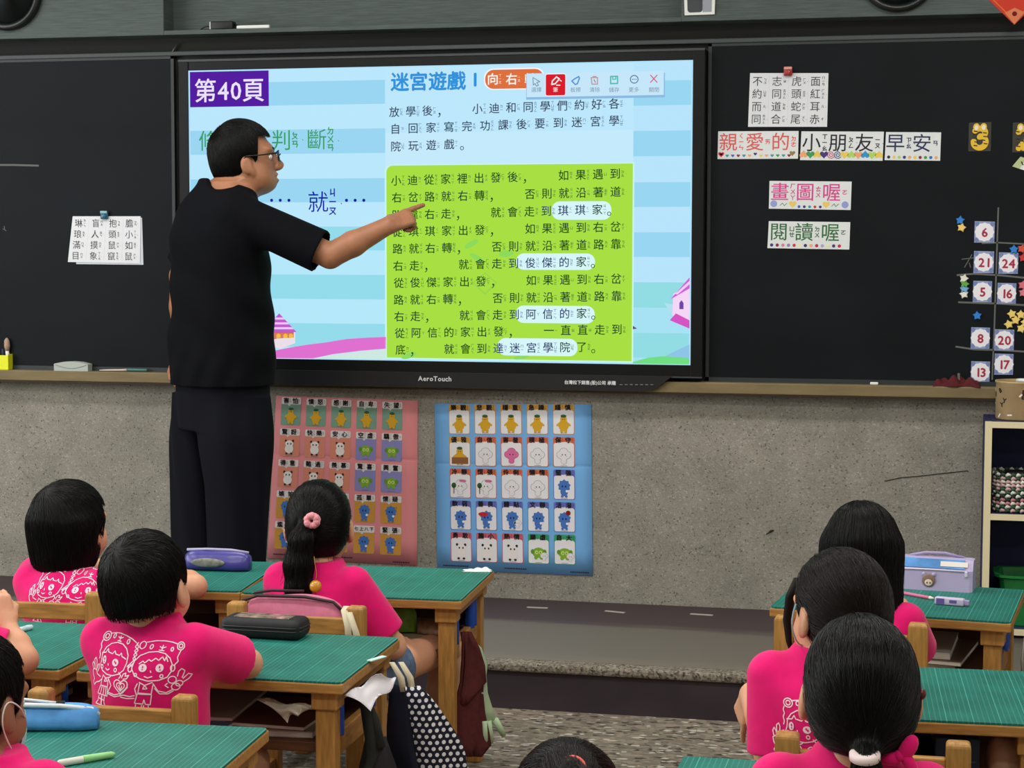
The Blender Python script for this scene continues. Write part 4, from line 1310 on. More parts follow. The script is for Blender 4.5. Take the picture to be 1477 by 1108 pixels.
# adapter, stick and cable in the open shelf
p0, p1 = atY(306, 41, -0.07), atY(338, 29, -0.07)
s = thing('power_adapter', 'black power adapter lying in the open shelf', 'adapter', ((p0[0] + p1[0]) / 2, -0.07, nz0))
MB().box((0, 0, 0.0155), (p1[0] - p0[0], 0.04, 0.030), bev=0.004, seg=3).build('body', BLACK, s)
MB().box((-(p1[0] - p0[0]) / 2 - 0.001, 0, 0.016), (0.004, 0.034, 0.026)).build('white_edge', WHITE, s)
MB().tube([(-0.045, 0, 0.01), (-0.06, 0, 0.016), (-0.075, 0, 0.012), (-0.09, 0, 0.003), (-0.075, 0.01, 0.004), (-0.05, 0.0, 0.004)], 0.0025, 6).build('cable', BLACK, s)
MB().tube([(0.04, 0, 0.018), (0.055, 0, 0.016), (0.07, 0.0, 0.009), (0.15, 0.01, 0.003), (0.155, 0.012, 0.003)], 0.003, 6).build('cord', BLACK, s)
p0, p1 = atY(342, 39, -0.085), atY(389, 38, -0.085)
tag(MB().box(((p0[0] + p1[0]) / 2, -0.085, nz0 + 0.0065), (p1[0] - p0[0], 0.014, 0.0125), bev=0.003).build('white_stick', WHITE), 'short white stick lying in the open shelf beside the adapter', 'stick')
# tilted pointer clip over the board edge
p0, p1 = atY(244, 82, -0.01), atY(256, 63.5, -0.01)
tag(MB().tube([(p0[0], -0.008, p0[2]), (p1[0], -0.012, p1[2])], [0.003, 0.004], 8).build('hanging_hook', M('dull_steel', (96, 104, 104), rough=0.4, metal=0.6)), 'small slanted metal hook on the strip above the board', 'hook')

# ================================================================== BOOKCASE AND WHAT IT HOLDS
BX, BYF = 1.957, -0.30
t = thing('bookcase', 'cream edged bookcase with dark blue inside, at the picture edge', 'bookcase', (BX, BYF, PZ))
CREAM = M('cream_edge', (226, 214, 176), rough=0.5)
BLUEIN = M('deep_blue_panel', (24, 32, 78), rough=0.6)
w, d, h = 0.84, 0.28, 0.715
for x in (0.011, w - 0.011):
    MB().box((x, d / 2 + 0.003, h / 2), (0.022, d - 0.006, h)).box((x, 0.002, h / 2), (0.0225, 0.004, h), mat=1).build('side_panel', [BLUEIN, CREAM], t)
for z, nm in ((h - 0.011, 'top_panel'), (0.40, 'shelf'), (0.02, 'bottom_panel')):
    MB().box((w / 2, d / 2 + 0.003, z), (w - 0.044, d - 0.006, 0.020)).box((w / 2, 0.002, z), (w - 0.044, 0.004, 0.0205), mat=1).build(nm, [M('navy_top', (36, 42, 84), rough=0.5), CREAM], t)
MB().box((w / 2, d - 0.004, h / 2), (w - 0.044, 0.006, h - 0.02)).build('back_panel', BLUEIN, t)
zt = PZ + h
cx = atY(1436, 580, -0.18)[0] + 0.088
t = thing('letter_tin', 'beige tin printed with scattered letters, on top of the bookcase', 'tin', (cx, -0.18, zt))
R = 0.088
MB().lathe([(R * 0.96, 0), (R, 0.006), (R, 0.150), (R * 1.03, 0.153), (R * 1.03, 0.160), (R * 0.97, 0.160), (R * 0.95, 0.15), (R * 0.94, 0.008), (0.001, 0.008)], (0, 0, 0), 40).build('tin_body', M('beige_tin', (178, 152, 112), rough=0.45, noise=0.15, nscale=12), t)
mb = MB()
rr = random.Random(3)
for i in range(34):
    a, z = rr.uniform(-math.pi, 0.2), rr.uniform(0.012, 0.14)
    n = Vector((math.cos(a), math.sin(a), 0))
    ex = np.array((-math.sin(a), math.cos(a), 0))
    Pn = Panel((0, 0, 1), (1, 0, 1), (1, 0, 0), (0, 0, 0))
    Pn.ex, Pn.ey, Pn.n = ex, np.array((0, 0, 1.0)), np.array(n)
    base = np.array((R * 1.004 * math.cos(a), R * 1.004 * math.sin(a), z))
    if i % 3 == 0:
        ch = 'YRKBTM'[i % 6]
        Pn.glyph(mb, ch, 0, 0, 0.026, 0, 0, P=base, bold=0.05, rot=rr.uniform(-0.5, 0.5))
    else:
        l, wd, ro = rr.uniform(0.012, 0.02), 0.006, rr.uniform(0, 3)
        e1 = ex * math.cos(ro) + np.array((0, 0, 1.0)) * math.sin(ro)
        e2 = -ex * math.sin(ro) + np.array((0, 0, 1.0)) * math.cos(ro)
        mb.add([base - e1 * l / 2 - e2 * wd / 2, base + e1 * l / 2 - e2 * wd / 2, base + e1 * l / 2 + e2 * wd / 2, base - e1 * l / 2 + e2 * wd / 2], [(0, 1, 2, 3)], 1)
mb.build('lettering', [M('tin_letter', (40, 28, 24)), M('tin_fleck', (232, 226, 210))], t)
MB().tube([(-0.02 + 0.012 * k, -R * 0.4 - 0.01 * k, 0.162 + 0.002 * math.sin(k)) for k in range(5)], 0.009, 10).build('white_roll', WHITE, t)
MB().lathe([(0.035, 0.1), (0.04, 0.154), (0.034, 0.165), (0.001, 0.166)], (0.045, -0.02, 0), 20).build('brown_cup', M('caramel_brown', (132, 80, 44), rough=0.4), t)
t.scale = (1, 1, 0.80)
bxl = atY(1432, 720, -0.20)[0]
t = thing('crochet_basket', 'crocheted basket in pink, white and dark green stripes on the middle shelf', 'basket', (bxl + 0.10, -0.18, PZ + 0.41))
cols = [(214, 176, 178), (52, 84, 62), (222, 222, 212), (196, 130, 140), (40, 58, 50), (226, 226, 218), (60, 96, 70), (214, 170, 176), (228, 226, 214)]
cm = [M('yarn_%d_%d_%d' % c, c, rough=0.95) for c in cols]
mb = MB()
for r in range(11):
    z = 0.006 + r * 0.0118
    for k in range(44):
        a0, a1 = 2 * math.pi * k / 44, 2 * math.pi * (k + 0.9) / 44
        def sq(a):
            c_, s_ = math.cos(a), math.sin(a)
            q = (abs(c_) ** 5 + abs(s_) ** 5) ** (-0.2)
            return (0.098 * q * c_, 0.088 * q * s_)
        A, B = sq(a0), sq(a1)
        mb.tube([(A[0], A[1], z - 0.002), ((A[0] + B[0]) / 2 * 1.02, (A[1] + B[1]) / 2 * 1.02, z + 0.004), (B[0], B[1], z + 0.001)], [0.0045, 0.0062, 0.0045], 6, mat=(r + (k % 2)) % len(cm))
mb.build('woven_wall', cm, t)
MB().box((0, 0, 0.006), (0.18, 0.16, 0.01)).build('base', cm[4], t)
MB().box((0.01, 0.0, 0.08), (0.15, 0.13, 0.10), bev=0.02, seg=3).build('dark_filling', M('dark_filling', (40, 34, 40), rough=0.8, noise=0.4, nscale=60), t)
gx0 = atY(1433, 830, -0.19)[0]
t = thing('green_basin', 'green plastic basin with a wide rim on the lowest shelf', 'basin', (gx0 + 0.16, -0.17, PZ + 0.032))
GRNP = M('green_plastic', (30, 122, 58), rough=0.35, spec=0.5)
mb = MB()
def ring(sx, sy, z, n=32):
    pts = []
    for k in range(n):
        a = 2 * math.pi * k / n
        c_, s_ = math.cos(a), math.sin(a)
        q = (abs(c_) ** 6 + abs(s_) ** 6) ** (-1 / 6)
        pts.append((sx * q * c_, sy * q * s_, z))
    return pts
rs = [ring(0.12, 0.075, 0), ring(0.145, 0.092, 0.155), ring(0.160, 0.106, 0.162), ring(0.160, 0.106, 0.170), ring(0.143, 0.090, 0.168), ring(0.118, 0.073, 0.006)]
vs = [q for r in rs for q in r]
fs = [(i * 32 + k, i * 32 + (k + 1) % 32, (i + 1) * 32 + (k + 1) % 32, (i + 1) * 32 + k) for i in range(5) for k in range(32)] + [tuple(range(32))[::-1], tuple(5 * 32 + k for k in range(32))]
mb.add(vs, fs, 0, False)
mb.build('basin_wall', GRNP, t)
tag(MB().box((gx0 + 0.20, -0.15, PZ + 0.14), (0.10, 0.012, 0.16), bev=0.002, rot=0.3).build('picture_book', M('book_grey_blue', (96, 96, 120), rough=0.5)), 'grey blue book standing in the green basin', 'book')
# ================================================================== DESKS AND CHAIRS
MAT = M('green_cutting_mat', (20, 108, 96), rough=0.55, spec=0.35)
_N, _L, _b = nodes_of(MAT)
_tc = _N.new('ShaderNodeTexCoord')
_sx = _N.new('ShaderNodeSeparateXYZ')
_L.new(_tc.outputs['Object'], _sx.inputs[0])


def _grid(axis, pitch, width):
    m = _N.new('ShaderNodeMath'); m.operation = 'MULTIPLY_ADD'; m.inputs[1].default_value = 1 / pitch; m.inputs[2].default_value = 100.25
    _L.new(_sx.outputs[axis], m.inputs[0])
    f = _N.new('ShaderNodeMath'); f.operation = 'FRACT'
    _L.new(m.outputs[0], f.inputs[0])
    c = _N.new('ShaderNodeMath'); c.operation = 'LESS_THAN'; c.inputs[1].default_value = width / pitch
    _L.new(f.outputs[0], c.inputs[0])
    return c


def _mulc(n, k):
    m = _N.new('ShaderNodeMath'); m.operation = 'MULTIPLY'; m.inputs[1].default_value = k
    _L.new(n.outputs[0], m.inputs[0])
    return m


def _mx(a, b):
    m = _N.new('ShaderNodeMath'); m.operation = 'MAXIMUM'
    _L.new(a.outputs[0], m.inputs[0]); _L.new(b.outputs[0], m.inputs[1])
    return m


_g = _mx(_mx(_mulc(_grid(0, 0.010, 0.0013), 0.42), _mulc(_grid(0, 0.050, 0.0015), 0.8)), _mx(_mulc(_grid(1, 0.010, 0.0012), 0.10), _mulc(_grid(1, 0.05, 0.0013), 0.2)))
_mix = _N.new('ShaderNodeMix'); _mix.data_type = 'RGBA'
_nz = _N.new('ShaderNodeTexNoise'); _nz.inputs['Scale'].default_value = 9; _nz.inputs['Detail'].default_value = 6
_L.new(_tc.outputs['Object'], _nz.inputs['Vector'])
_rp = _N.new('ShaderNodeValToRGB')
_rp.color_ramp.elements[0].position, _rp.color_ramp.elements[1].position = 0.35, 0.7
_rp.color_ramp.elements[0].color = (*lin((17, 97, 86)), 1)
_rp.color_ramp.elements[1].color = (*lin((25, 116, 104)), 1)
_L.new(_nz.outputs[0], _rp.inputs[0])
_L.new(_g.outputs[0], _mix.inputs[0]); _L.new(_rp.outputs[0], _mix.inputs[6]); _mix.inputs[7].default_value = (*lin((78, 172, 154)), 1)
_L.new(_mix.outputs[2], _b.inputs['Base Color'])
BLUEP = M('blue_plastic', (20, 74, 168), rough=0.35)
DT = 0.53


def desk(name_label, x, y, rot, w=0.585, d=0.46):
    t = thing('school_desk', name_label, 'desk', (x, y, 0), math.radians(rot), 'school desks')
    MB().box((0, 0, DT - 0.015), (w, d, 0.022), bev=0.003).build('desk_top', WOOD, t)
    bm = bmesh.new()
    bmesh.ops.create_cube(bm, size=1.0)
    bmesh.ops.scale(bm, vec=(w - 0.003, d - 0.003, 0.004), verts=bm.verts)
    bmesh.ops.bevel(bm, geom=[e for e in bm.edges if abs(e.verts[0].co.z - e.verts[1].co.z) > 0.001], offset=0.012, segments=4, affect='EDGES', profile=0.5)
    MB().bm(bm, mtx=Matrix.Translation((0, 0, DT - 0.002))).build('desk_mat', MAT, t)
    lx, ly, l = w / 2 - 0.045, d / 2 - 0.045, 0.042
    for sx in (-1, 1):
        for sy in (-1, 1):
            MB().box((sx * lx, sy * ly, 0.24), (l, l, 0.48), bev=0.003).box((sx * lx, sy * ly, 0.485), (l + 0.014, l + 0.014, 0.038), bev=0.003).build('leg', WOODZ, t)
        MB().box((sx * (lx + 0.018), 0, 0.490), (0.018, d - 0.06, 0.026), bev=0.003).build('side_apron', WOODY, t)
        MB().box((sx * lx, 0, 0.375), (0.020, 2 * ly - l, 0.050), bev=0.003).build('side_rail', WOODY, t)
        MB().box((sx * lx, 0, 0.09), (0.020, 2 * ly - l, 0.040), bev=0.003).build('stretcher', WOODY, t)
        MB().lathe([(0.013, 0), (0.0135, 0.003), (0.0135, 0.105), (0.012, 0.108)], (sx * (lx + 0.006), -ly + 0.052, 0.395), 16).build('blue_post', BLUEP, t)
        for q in (0, 1):
            MB().lathe([(0.013, 0), (0.0135, 0.003), (0.0135, 0.10), (0.012, 0.103)], (sx * (lx + 0.004), ly - 0.10 + 0.036 * q, 0.395), 16).build('blue_post', BLUEP, t)
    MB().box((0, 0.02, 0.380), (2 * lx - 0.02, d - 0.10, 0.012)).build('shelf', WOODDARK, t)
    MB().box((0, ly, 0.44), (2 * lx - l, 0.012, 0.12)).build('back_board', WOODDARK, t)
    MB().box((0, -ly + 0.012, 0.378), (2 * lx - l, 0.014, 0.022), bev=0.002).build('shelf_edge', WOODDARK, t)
    return t


D = {}
D['d1'] = desk('green matted wooden desk of the girl with the pink scrunchie, tissue on its corner', 0.327, -1.815, 3)
D['L1'] = desk('green matted wooden desk under the blue purple pencil case, nearest the teacher', -0.274, -1.847, 6)
D['d2'] = desk('green matted wooden desk under the black pencil case', 0.322, -2.742, 1.5)
D['L2'] = desk('green matted wooden desk with a small white marker, at the frame edge', -0.302, -2.764, 2)
D['d3'] = desk('green matted wooden desk under the pale blue pencil case', 0.323, -3.586, 3.5)
D['R1'] = desk('green matted wooden desk under the lavender pencil case by the bookcase', 1.718, -1.737, -6.5)
D['R2'] = desk('green matted wooden desk with an empty top, behind the long haired girl', 1.728, -2.772, 3)
D['R3'] = desk('green matted wooden desk of the girl with the white hair tie', 1.667, -3.581, 0)


def chair(label, x, y, rot, w=0.335, top=0.584):
    """x, y: middle of the back posts; it faces +y"""
    t = thing('school_chair', label, 'chair', (x, y, 0), math.radians(rot), 'school chairs')
    px = w / 2 - 0.021
    for s in (-1, 1):
        bm = bmesh.new()
        bmesh.ops.create_cube(bm, size=1.0)
        bmesh.ops.scale(bm, vec=(0.042, 0.032, top), verts=bm.verts)
        bmesh.ops.bevel(bm, geom=[e for e in bm.edges if e.verts[0].co.z > 0.2 and e.verts[1].co.z > 0.2], offset=0.010, segments=4, affect='EDGES', profile=0.5)
        MB().bm(bm, mtx=Matrix.Translation((s * px, 0, top / 2))).build('back_post', WOODZ, t)
        MB().box((s * px, 0.27, 0.135), (0.034, 0.034, 0.27), bev=0.003).build('leg', WOODZ, t)
        MB().box((s * px, 0.135, 0.12), (0.018, 0.24, 0.03), bev=0.002).build('stretcher', WOODY, t)
    MB().box((0, -0.002, top - 0.050), (w - 0.084, 0.018, 0.040), bev=0.003).build('backrest', WOOD, t)
    MB().box((0, -0.002, 0.425), (w - 0.084, 0.016, 0.030), bev=0.003).build('lower_slat', WOOD, t)
    MB().box((0, 0.15, 0.282), (w - 0.01, 0.29, 0.022), bev=0.004).build('seat', WOOD, t)
    return t


chair('wooden chair with pink pouch against its back', 0.334, -2.435, 2)
chair('wooden chair of the bob haired girl at the front row', -0.338, -2.42, 4)
chair('wooden chair of the boy with the hair whorl', 0.262, -3.285, 2, top=0.568)
chair('wooden chair of the long haired girl by the lavender pencil case', 1.622, -2.42, -3, top=0.604)
chair('wooden chair between the two girls with tied hair, its posts over the lower desk', 1.699, -3.30, 1, top=0.571)
chair('wooden chair carrying the girl with the white hair tie', 1.67, -4.10, 0)
chair('wooden chair carrying the boy in the face mask', 0.33, -4.11, 2)
chair('wooden chair of the child resting an elbow at the frame edge', -0.33, -3.27, 0)

# ================================================================== THINGS ON AND IN THE DESKS
def pouch(mb, L, Wd, H, mat=0, nx=20, nz=14, top=0.55, sag=0.0, seed=1):
    """soft zip pouch: rounded box lofted along x"""
    rr = random.Random(seed)
    ph = [rr.uniform(0, 6) for _ in range(6)]
    vs, fs = [], []
    for i in range(nx + 1):
        u = i / nx * 2 - 1
        e = (1 - abs(u) ** 6) ** (1 / 3.0) if abs(u) < 1 else 0.0
        e = max(e, 0.55)
        for k in range(nz):
            a = 2 * math.pi * k / nz
            c, s = math.cos(a), math.sin(a)
            q = (abs(c) ** 3.4 + abs(s) ** 3.4) ** (-1 / 3.4)
            yy, zz = q * c, q * s
            wtop = 1 - (1 - top) * max(0, (zz + 1) / 2)
            wr = 1 + 0.035 * math.sin(u * 7 + ph[0] + zz * 2) + 0.025 * math.sin(u * 13 + ph[1] - yy * 3)
            vs.append((u * L / 2, yy * Wd / 2 * wtop * e * wr, max(0.001, H / 2 + zz * H / 2 * (e if zz > 0 else 1) * (1 + 0.02 * math.sin(u * 5 + ph[2])))))
    for i in range(nx):
        for k in range(nz):
            fs.append((i * nz + k, i * nz + (k + 1) % nz, (i + 1) * nz + (k + 1) % nz, (i + 1) * nz + k))
    fs.append(tuple(range(nz))[::-1])
    fs.append(tuple(nx * nz + k for k in range(nz)))
    return mb.add(vs, fs, mat, True)


def on_desk(px, py, z=DT):
    p = atZ(px, py, z)
    return p


# blue purple case on the front desk
p = on_desk(315, 822)
t = thing('pencil_case', 'blue purple pencil case with a dark net window, nearest the teacher', 'pencil case', (p[0], p[1], DT), math.radians(3))
pouch(MB(), 0.185, 0.075, 0.055, top=0.45, seed=2).build('body', M('indigo_vinyl', (62, 56, 140), rough=0.3, spec=0.6), t)
MB().ell((-0.02, -0.031, 0.024), (0.05, 0.006, 0.013)).build('net_window', M('grey_net', (128, 126, 120), rough=0.6, noise=0.4, nscale=90), t)
MB().tube([(-0.09, 0.0, 0.054), (-0.03, -0.004, 0.0575), (0.04, -0.002, 0.0565), (0.088, 0.0, 0.05)], 0.004, 8).build('zipper', M('pale_lilac', (176, 170, 206), rough=0.4), t)
# black case
p = on_desk(383, 918)
t = thing('pencil_case', 'black pencil case with a clear window on its lid', 'pencil case', (p[0], p[1], DT), math.radians(-1))
BKF = M('black_nylon', (20, 21, 26), rough=0.6, spec=0.4, bump=0.15, bscale=700)
MB().box((0, 0, 0.024), (0.195, 0.085, 0.046), bev=0.017, seg=5).build('body', BKF, t)
MB().box((0, -0.002, 0.0475), (0.135, 0.046, 0.004), bev=0.0018).build('clear_window', M('glossy_film', (150, 132, 120), rough=0.12, spec=0.8, noise=0.75, nscale=38), t)
for z in (0.021, 0.029):
    MB().tube([(-0.098, 0.03, z), (-0.0975, -0.03, z), (-0.085, -0.0435, z), (0.085, -0.0435, z), (0.0975, -0.03, z), (0.098, 0.03, z)], 0.0016, 6).build('zipper', M('black_zip', (40, 40, 44), rough=0.4), t)
# pale blue case
p = on_desk(74, 1052)
t = thing('pencil_case', 'pale blue pencil case with an open white zip, beside the masked boy', 'pencil case', (p[0] - 0.02, p[1], DT), math.radians(14))
pouch(MB(), 0.21, 0.07, 0.048, top=0.5, seed=5).build('body', M('sky_blue_cloth', (84, 152, 218), rough=0.7, noise=0.15, nscale=40), t)
MB().tube([(-0.09, -0.012, 0.047), (-0.03, -0.017, 0.0485), (0.04, -0.019, 0.047), (0.095, -0.006, 0.038), (0.106, 0, 0.026)], 0.0045, 8).build('zip_edge', M('white_piping', (214, 222, 230), rough=0.6), t)
MB().tube([(-0.095, 0.01, 0.056), (-0.03, 0.006, 0.053), (0.03, -0.004, 0.049)], 0.003, 8).build('zip_flap', M('white_piping', (214, 222, 230)), t)
MB().ell((-0.05, -0.004, 0.047), (0.05, 0.012, 0.004)).build('opening', M('grey_lining', (96, 106, 118), rough=0.7), t)
MB().box((0.038, -0.008, 0.051), (0.016, 0.008, 0.006), bev=0.002).build('zip_pull', M('dark_zip_pull', (52, 54, 58), rough=0.3, metal=0.5), t)
# lavender case
p = on_desk(1350, 852)
t = thing('pencil_case', 'lavender pencil case with a clear iridescent top and a round badge', 'pencil case', (p[0], p[1] + 0.04, DT), math.radians(-7))
LAV = M('lavender_vinyl', (190, 178, 216), rough=0.35, spec=0.5)
mb = MB()
prof = [(-0.044, 0.0), (0.044, 0.0), (0.040, 0.055), (0.022, 0.082), (-0.022, 0.082), (-0.040, 0.055)]
k = len(prof)
L = 0.098
vs = [(x, y * (1 if abs(x) < L - 0.001 else 0.93), z * (1 if abs(x) < L - 0.001 else 0.97) + (0.001 if abs(x) > L - 0.001 else 0)) for x in (-L, -L + 0.008, L - 0.008, L) for y, z in prof]
fs = [(i * k + j, i * k + (j + 1) % k, (i + 1) * k + (j + 1) % k, (i + 1) * k + j) for i in range(3) for j in range(k)] + [tuple(range(k))[::-1], tuple(3 * k + j for j in range(k))]
mb.add(vs, fs)
mb.build('body', LAV, t)
MB().box((-0.005, -0.0325, 0.0705), (0.165, 0.002, 0.026), rot=Matrix.Rotation(math.radians(-33), 4, 'X')).build('clear_panel', M('iridescent_blue', (96, 156, 226), rough=0.1, spec=0.9, noise=0.4, nscale=14), t)
MB().box((0.05, -0.0335, 0.0705), (0.07, 0.0022, 0.014), rot=Matrix.Rotation(math.radians(-33), 4, 'X')).build('painted_shine', M('glint_cream', (232, 224, 216), rough=0.1, spec=0.9), t)  # cream strip painted as a glint on the clear top
MB().tube([(-0.098, -0.0440, 0.055), (0.0, -0.0425, 0.0555), (0.085, -0.0435, 0.055)], 0.002, 6).build('zipper', M('pale_zip', (222, 216, 232)), t)
MB().tube([(-0.07, 0.01, 0.082), (-0.03, 0.012, 0.091), (0.02, 0.012, 0.092), (0.07, 0.01, 0.083)], 0.004, 8).build('carry_strap', M('lavender_strap', (160, 148, 188)), t)
rx = Matrix.Rotation(math.radians(90), 4, 'X')
mb = MB().lathe([(0.017, 0), (0.017, 0.002), (0.015, 0.003), (0.001, 0.003)], (-0.014, -0.0445, 0.027), 24, mtx=rx)
mb.ell((-0.014, -0.0475, 0.0215), (0.010, 0.0008, 0.0085), 1).ell((-0.0175, -0.0485, 0.021), (0.0018, 0.0006, 0.0024), 2).ell((-0.0095, -0.0485, 0.021), (0.0018, 0.0006, 0.0024), 2)
for s in (-1, 1):
    mb.ell((-0.014 + s * 0.013, -0.0445, 0.043), (0.005, 0.002, 0.005), 3)
mb.build('round_badge', [M('badge_brown', (140, 112, 98), rough=0.5), M('badge_cream', (240, 214, 200), rough=0.5), M('badge_dark', (60, 40, 40)), LAV], t)
MB().box((0.082, -0.046, 0.048), (0.008, 0.005, 0.014), bev=0.002).build('zip_pull', M('pale_zip', (222, 216, 232)), t)
# pens and small things
def pen(label, a, b, r, body, tip, z=DT, cap_at=0.75, name='marker_pen'):
    pa, pb = on_desk(*a), on_desk(*b)
    pa, pb = Vector((pa[0], pa[1], z + r)), Vector((pb[0], pb[1], z + r))
    o = pa
    t = thing(name, label, 'pen', (o.x, o.y, z))
    d_ = pb - pa
    q = lambda s: tuple(d_ * s + Vector((0, 0, r)))
    MB().tube([q(0.0), q(0.03), q(cap_at), q(cap_at + 0.01)], [r * 0.8, r, r, r * 0.9], 12).build('barrel', body, t)
    MB().tube([q(cap_at), q(cap_at + 0.02), q(0.93), q(0.99), q(1.0)], [r * 0.9, r * 1.08, r * 0.9, r * 0.5, r * 0.2], 12).build('pen_cap', tip, t)
    return t


pen('pale green marker lying on the desk below the pale blue pencil case', (84, 1107), (166, 1093), 0.0065, M('white_barrel', (224, 226, 214), rough=0.3), M('mint_green', (150, 214, 140), rough=0.3), cap_at=0.42)
pen('small white blue marker lying on the desk at the frame edge', (24, 914), (47, 908), 0.0065, M('ice_blue', (196, 220, 230), rough=0.3), M('ice_blue', (196, 220, 230)), cap_at=0.6)
pen('slim pink pen lying in front of the lavender pencil case', (1292, 856), (1347, 866), 0.0045, M('rose_pink', (210, 112, 150), rough=0.35), M('white_barrel', (224, 226, 214)), cap_at=0.88)
p = on_desk(1370, 873)
t = thing('correction_tape', 'white and violet correction tape in front of the lavender pencil case', 'stationery', (p[0], p[1], DT), math.radians(-14))
MB().box((0, 0, 0.010), (0.074, 0.020, 0.019), bev=0.004, seg=3).build('body', M('lilac_white', (206, 196, 226), rough=0.3), t)
MB().box((-0.022, -0.0103, 0.010), (0.020, 0.001, 0.014)).box((0.01, -0.0103, 0.011), (0.018, 0.001, 0.008), mat=0).build('printed_patch', M('violet_print', (110, 90, 160), rough=0.4), t)
MB().box((0.042, 0, 0.010), (0.014, 0.012, 0.012), bev=0.002).build('tape_tip', M('lilac_cap', (176, 160, 210), rough=0.3), t)
# crumpled tissue on the front desk corner
p = on_desk(690, 823)
rows = []
for j in range(9):
    row = []
    for i in range(15):
        u, w = i / 14, j / 8
        env = math.sin(math.pi * u) ** 0.5 * math.sin(math.pi * w) ** 0.5
        h = env * (0.003 + 0.003 * math.sin(u * 8 + w * 5) + 0.016 * max(0, u - 0.55) * 2 + 0.003 * math.sin(u * 15 - w * 9))
        row.append((-0.042 + 0.075 * u + 0.006 * math.sin(w * 6), -0.022 + 0.04 * w + 0.01 * (u - 0.5), max(0.0006, h)))
    rows.append(row)
o = MB().sheet(rows, thick=0.0005, nrm=(0, 0, 1)).build('tissue', paper((226, 234, 236)))
o.location = (p[0] + 0.003, p[1] - 0.004, DT + 0.0002)
tag(o, 'crumpled white tissue on the corner of the front desk before the blue poster', 'tissue')

# pink pouch on the chair, behind the girl
t = thing('belt_pouch', 'pink zipped pouch between the ponytail girl and her chair back', 'pouch', (0.318, -2.398, 0.294))
pouch(MB(), 0.275, 0.048, 0.303, top=0.6, seed=8).build('body', M('dusty_pink', (212, 120, 150), rough=0.7, noise=0.1, nscale=50), t)
MB().tube([(-0.13, -0.010, 0.285), (-0.09, -0.014, 0.300), (0.03, -0.016, 0.302), (0.10, -0.014, 0.292), (0.134, -0.01, 0.26)], 0.004, 8).build('zipper', M('dark_zip', (52, 30, 40), rough=0.5), t)
MB().tube([(-0.10, -0.012, 0.306), (-0.06, 0.0, 0.311), (0.02, 0.004, 0.312)], 0.0035, 8).build('piping', M('dark_zip', (52, 30, 40)), t)

# cream tape handles over the chair post
t = thing('bag_handle_tape', 'cream cloth tape looped over the chair post by the pink pouch', 'strap', (0.464, -2.43, 0.575))
def ribbon(parent, pts, w, m, name, nrm=(0, -1, 0)):
    rows = []
    for q in pts:
        rows.append([(q[0] - w / 2, q[1], q[2]), (q[0] + w / 2, q[1], q[2])])
    return MB().sheet(rows, thick=0.002, nrm=nrm).build(name, m, parent)
CRT = M('cream_tape', (214, 204, 176), rough=0.9)
ribbon(t, [(-0.012, 0.014, 0.004), (-0.008, -0.018, 0.000), (0.002, -0.021, -0.04), (0.006, -0.022, -0.10)], 0.016, CRT, 'tape')
ribbon(t, [(0.000, 0.014, 0.002), (0.004, -0.019, -0.004), (0.022, -0.022, -0.05), (0.032, -0.023, -0.105)], 0.016, CRT, 'tape')

# ---- shelf contents
def book(label, desk_key, x, y, z, w, d, h, rot, rgb, name='exercise_book', cat='book', edge=(226, 222, 210), group=None):
    dk = D[desk_key]
    m = Matrix.Translation(dk.location) @ Matrix.Rotation(dk.rotation_euler.z, 4, 'Z')
    p = m @ Vector((x, y, z))
    t = thing(name, label, cat, p, dk.rotation_euler.z + rot, group)
    c = M('cover_%d_%d_%d' % rgb, rgb, rough=0.5)
    MB().box((0, 0, h * 0.06), (w, d, h * 0.12)).box((0, 0, h * 0.94), (w, d, h * 0.12)).box((-w / 2 + 0.001, 0, h / 2), (0.002, d, h)).build('cover', c, t)
    MB().box((0.001, 0, h / 2), (w - 0.004, d - 0.004, h * 0.76)).build('page_block', paper(edge), t)
    return t


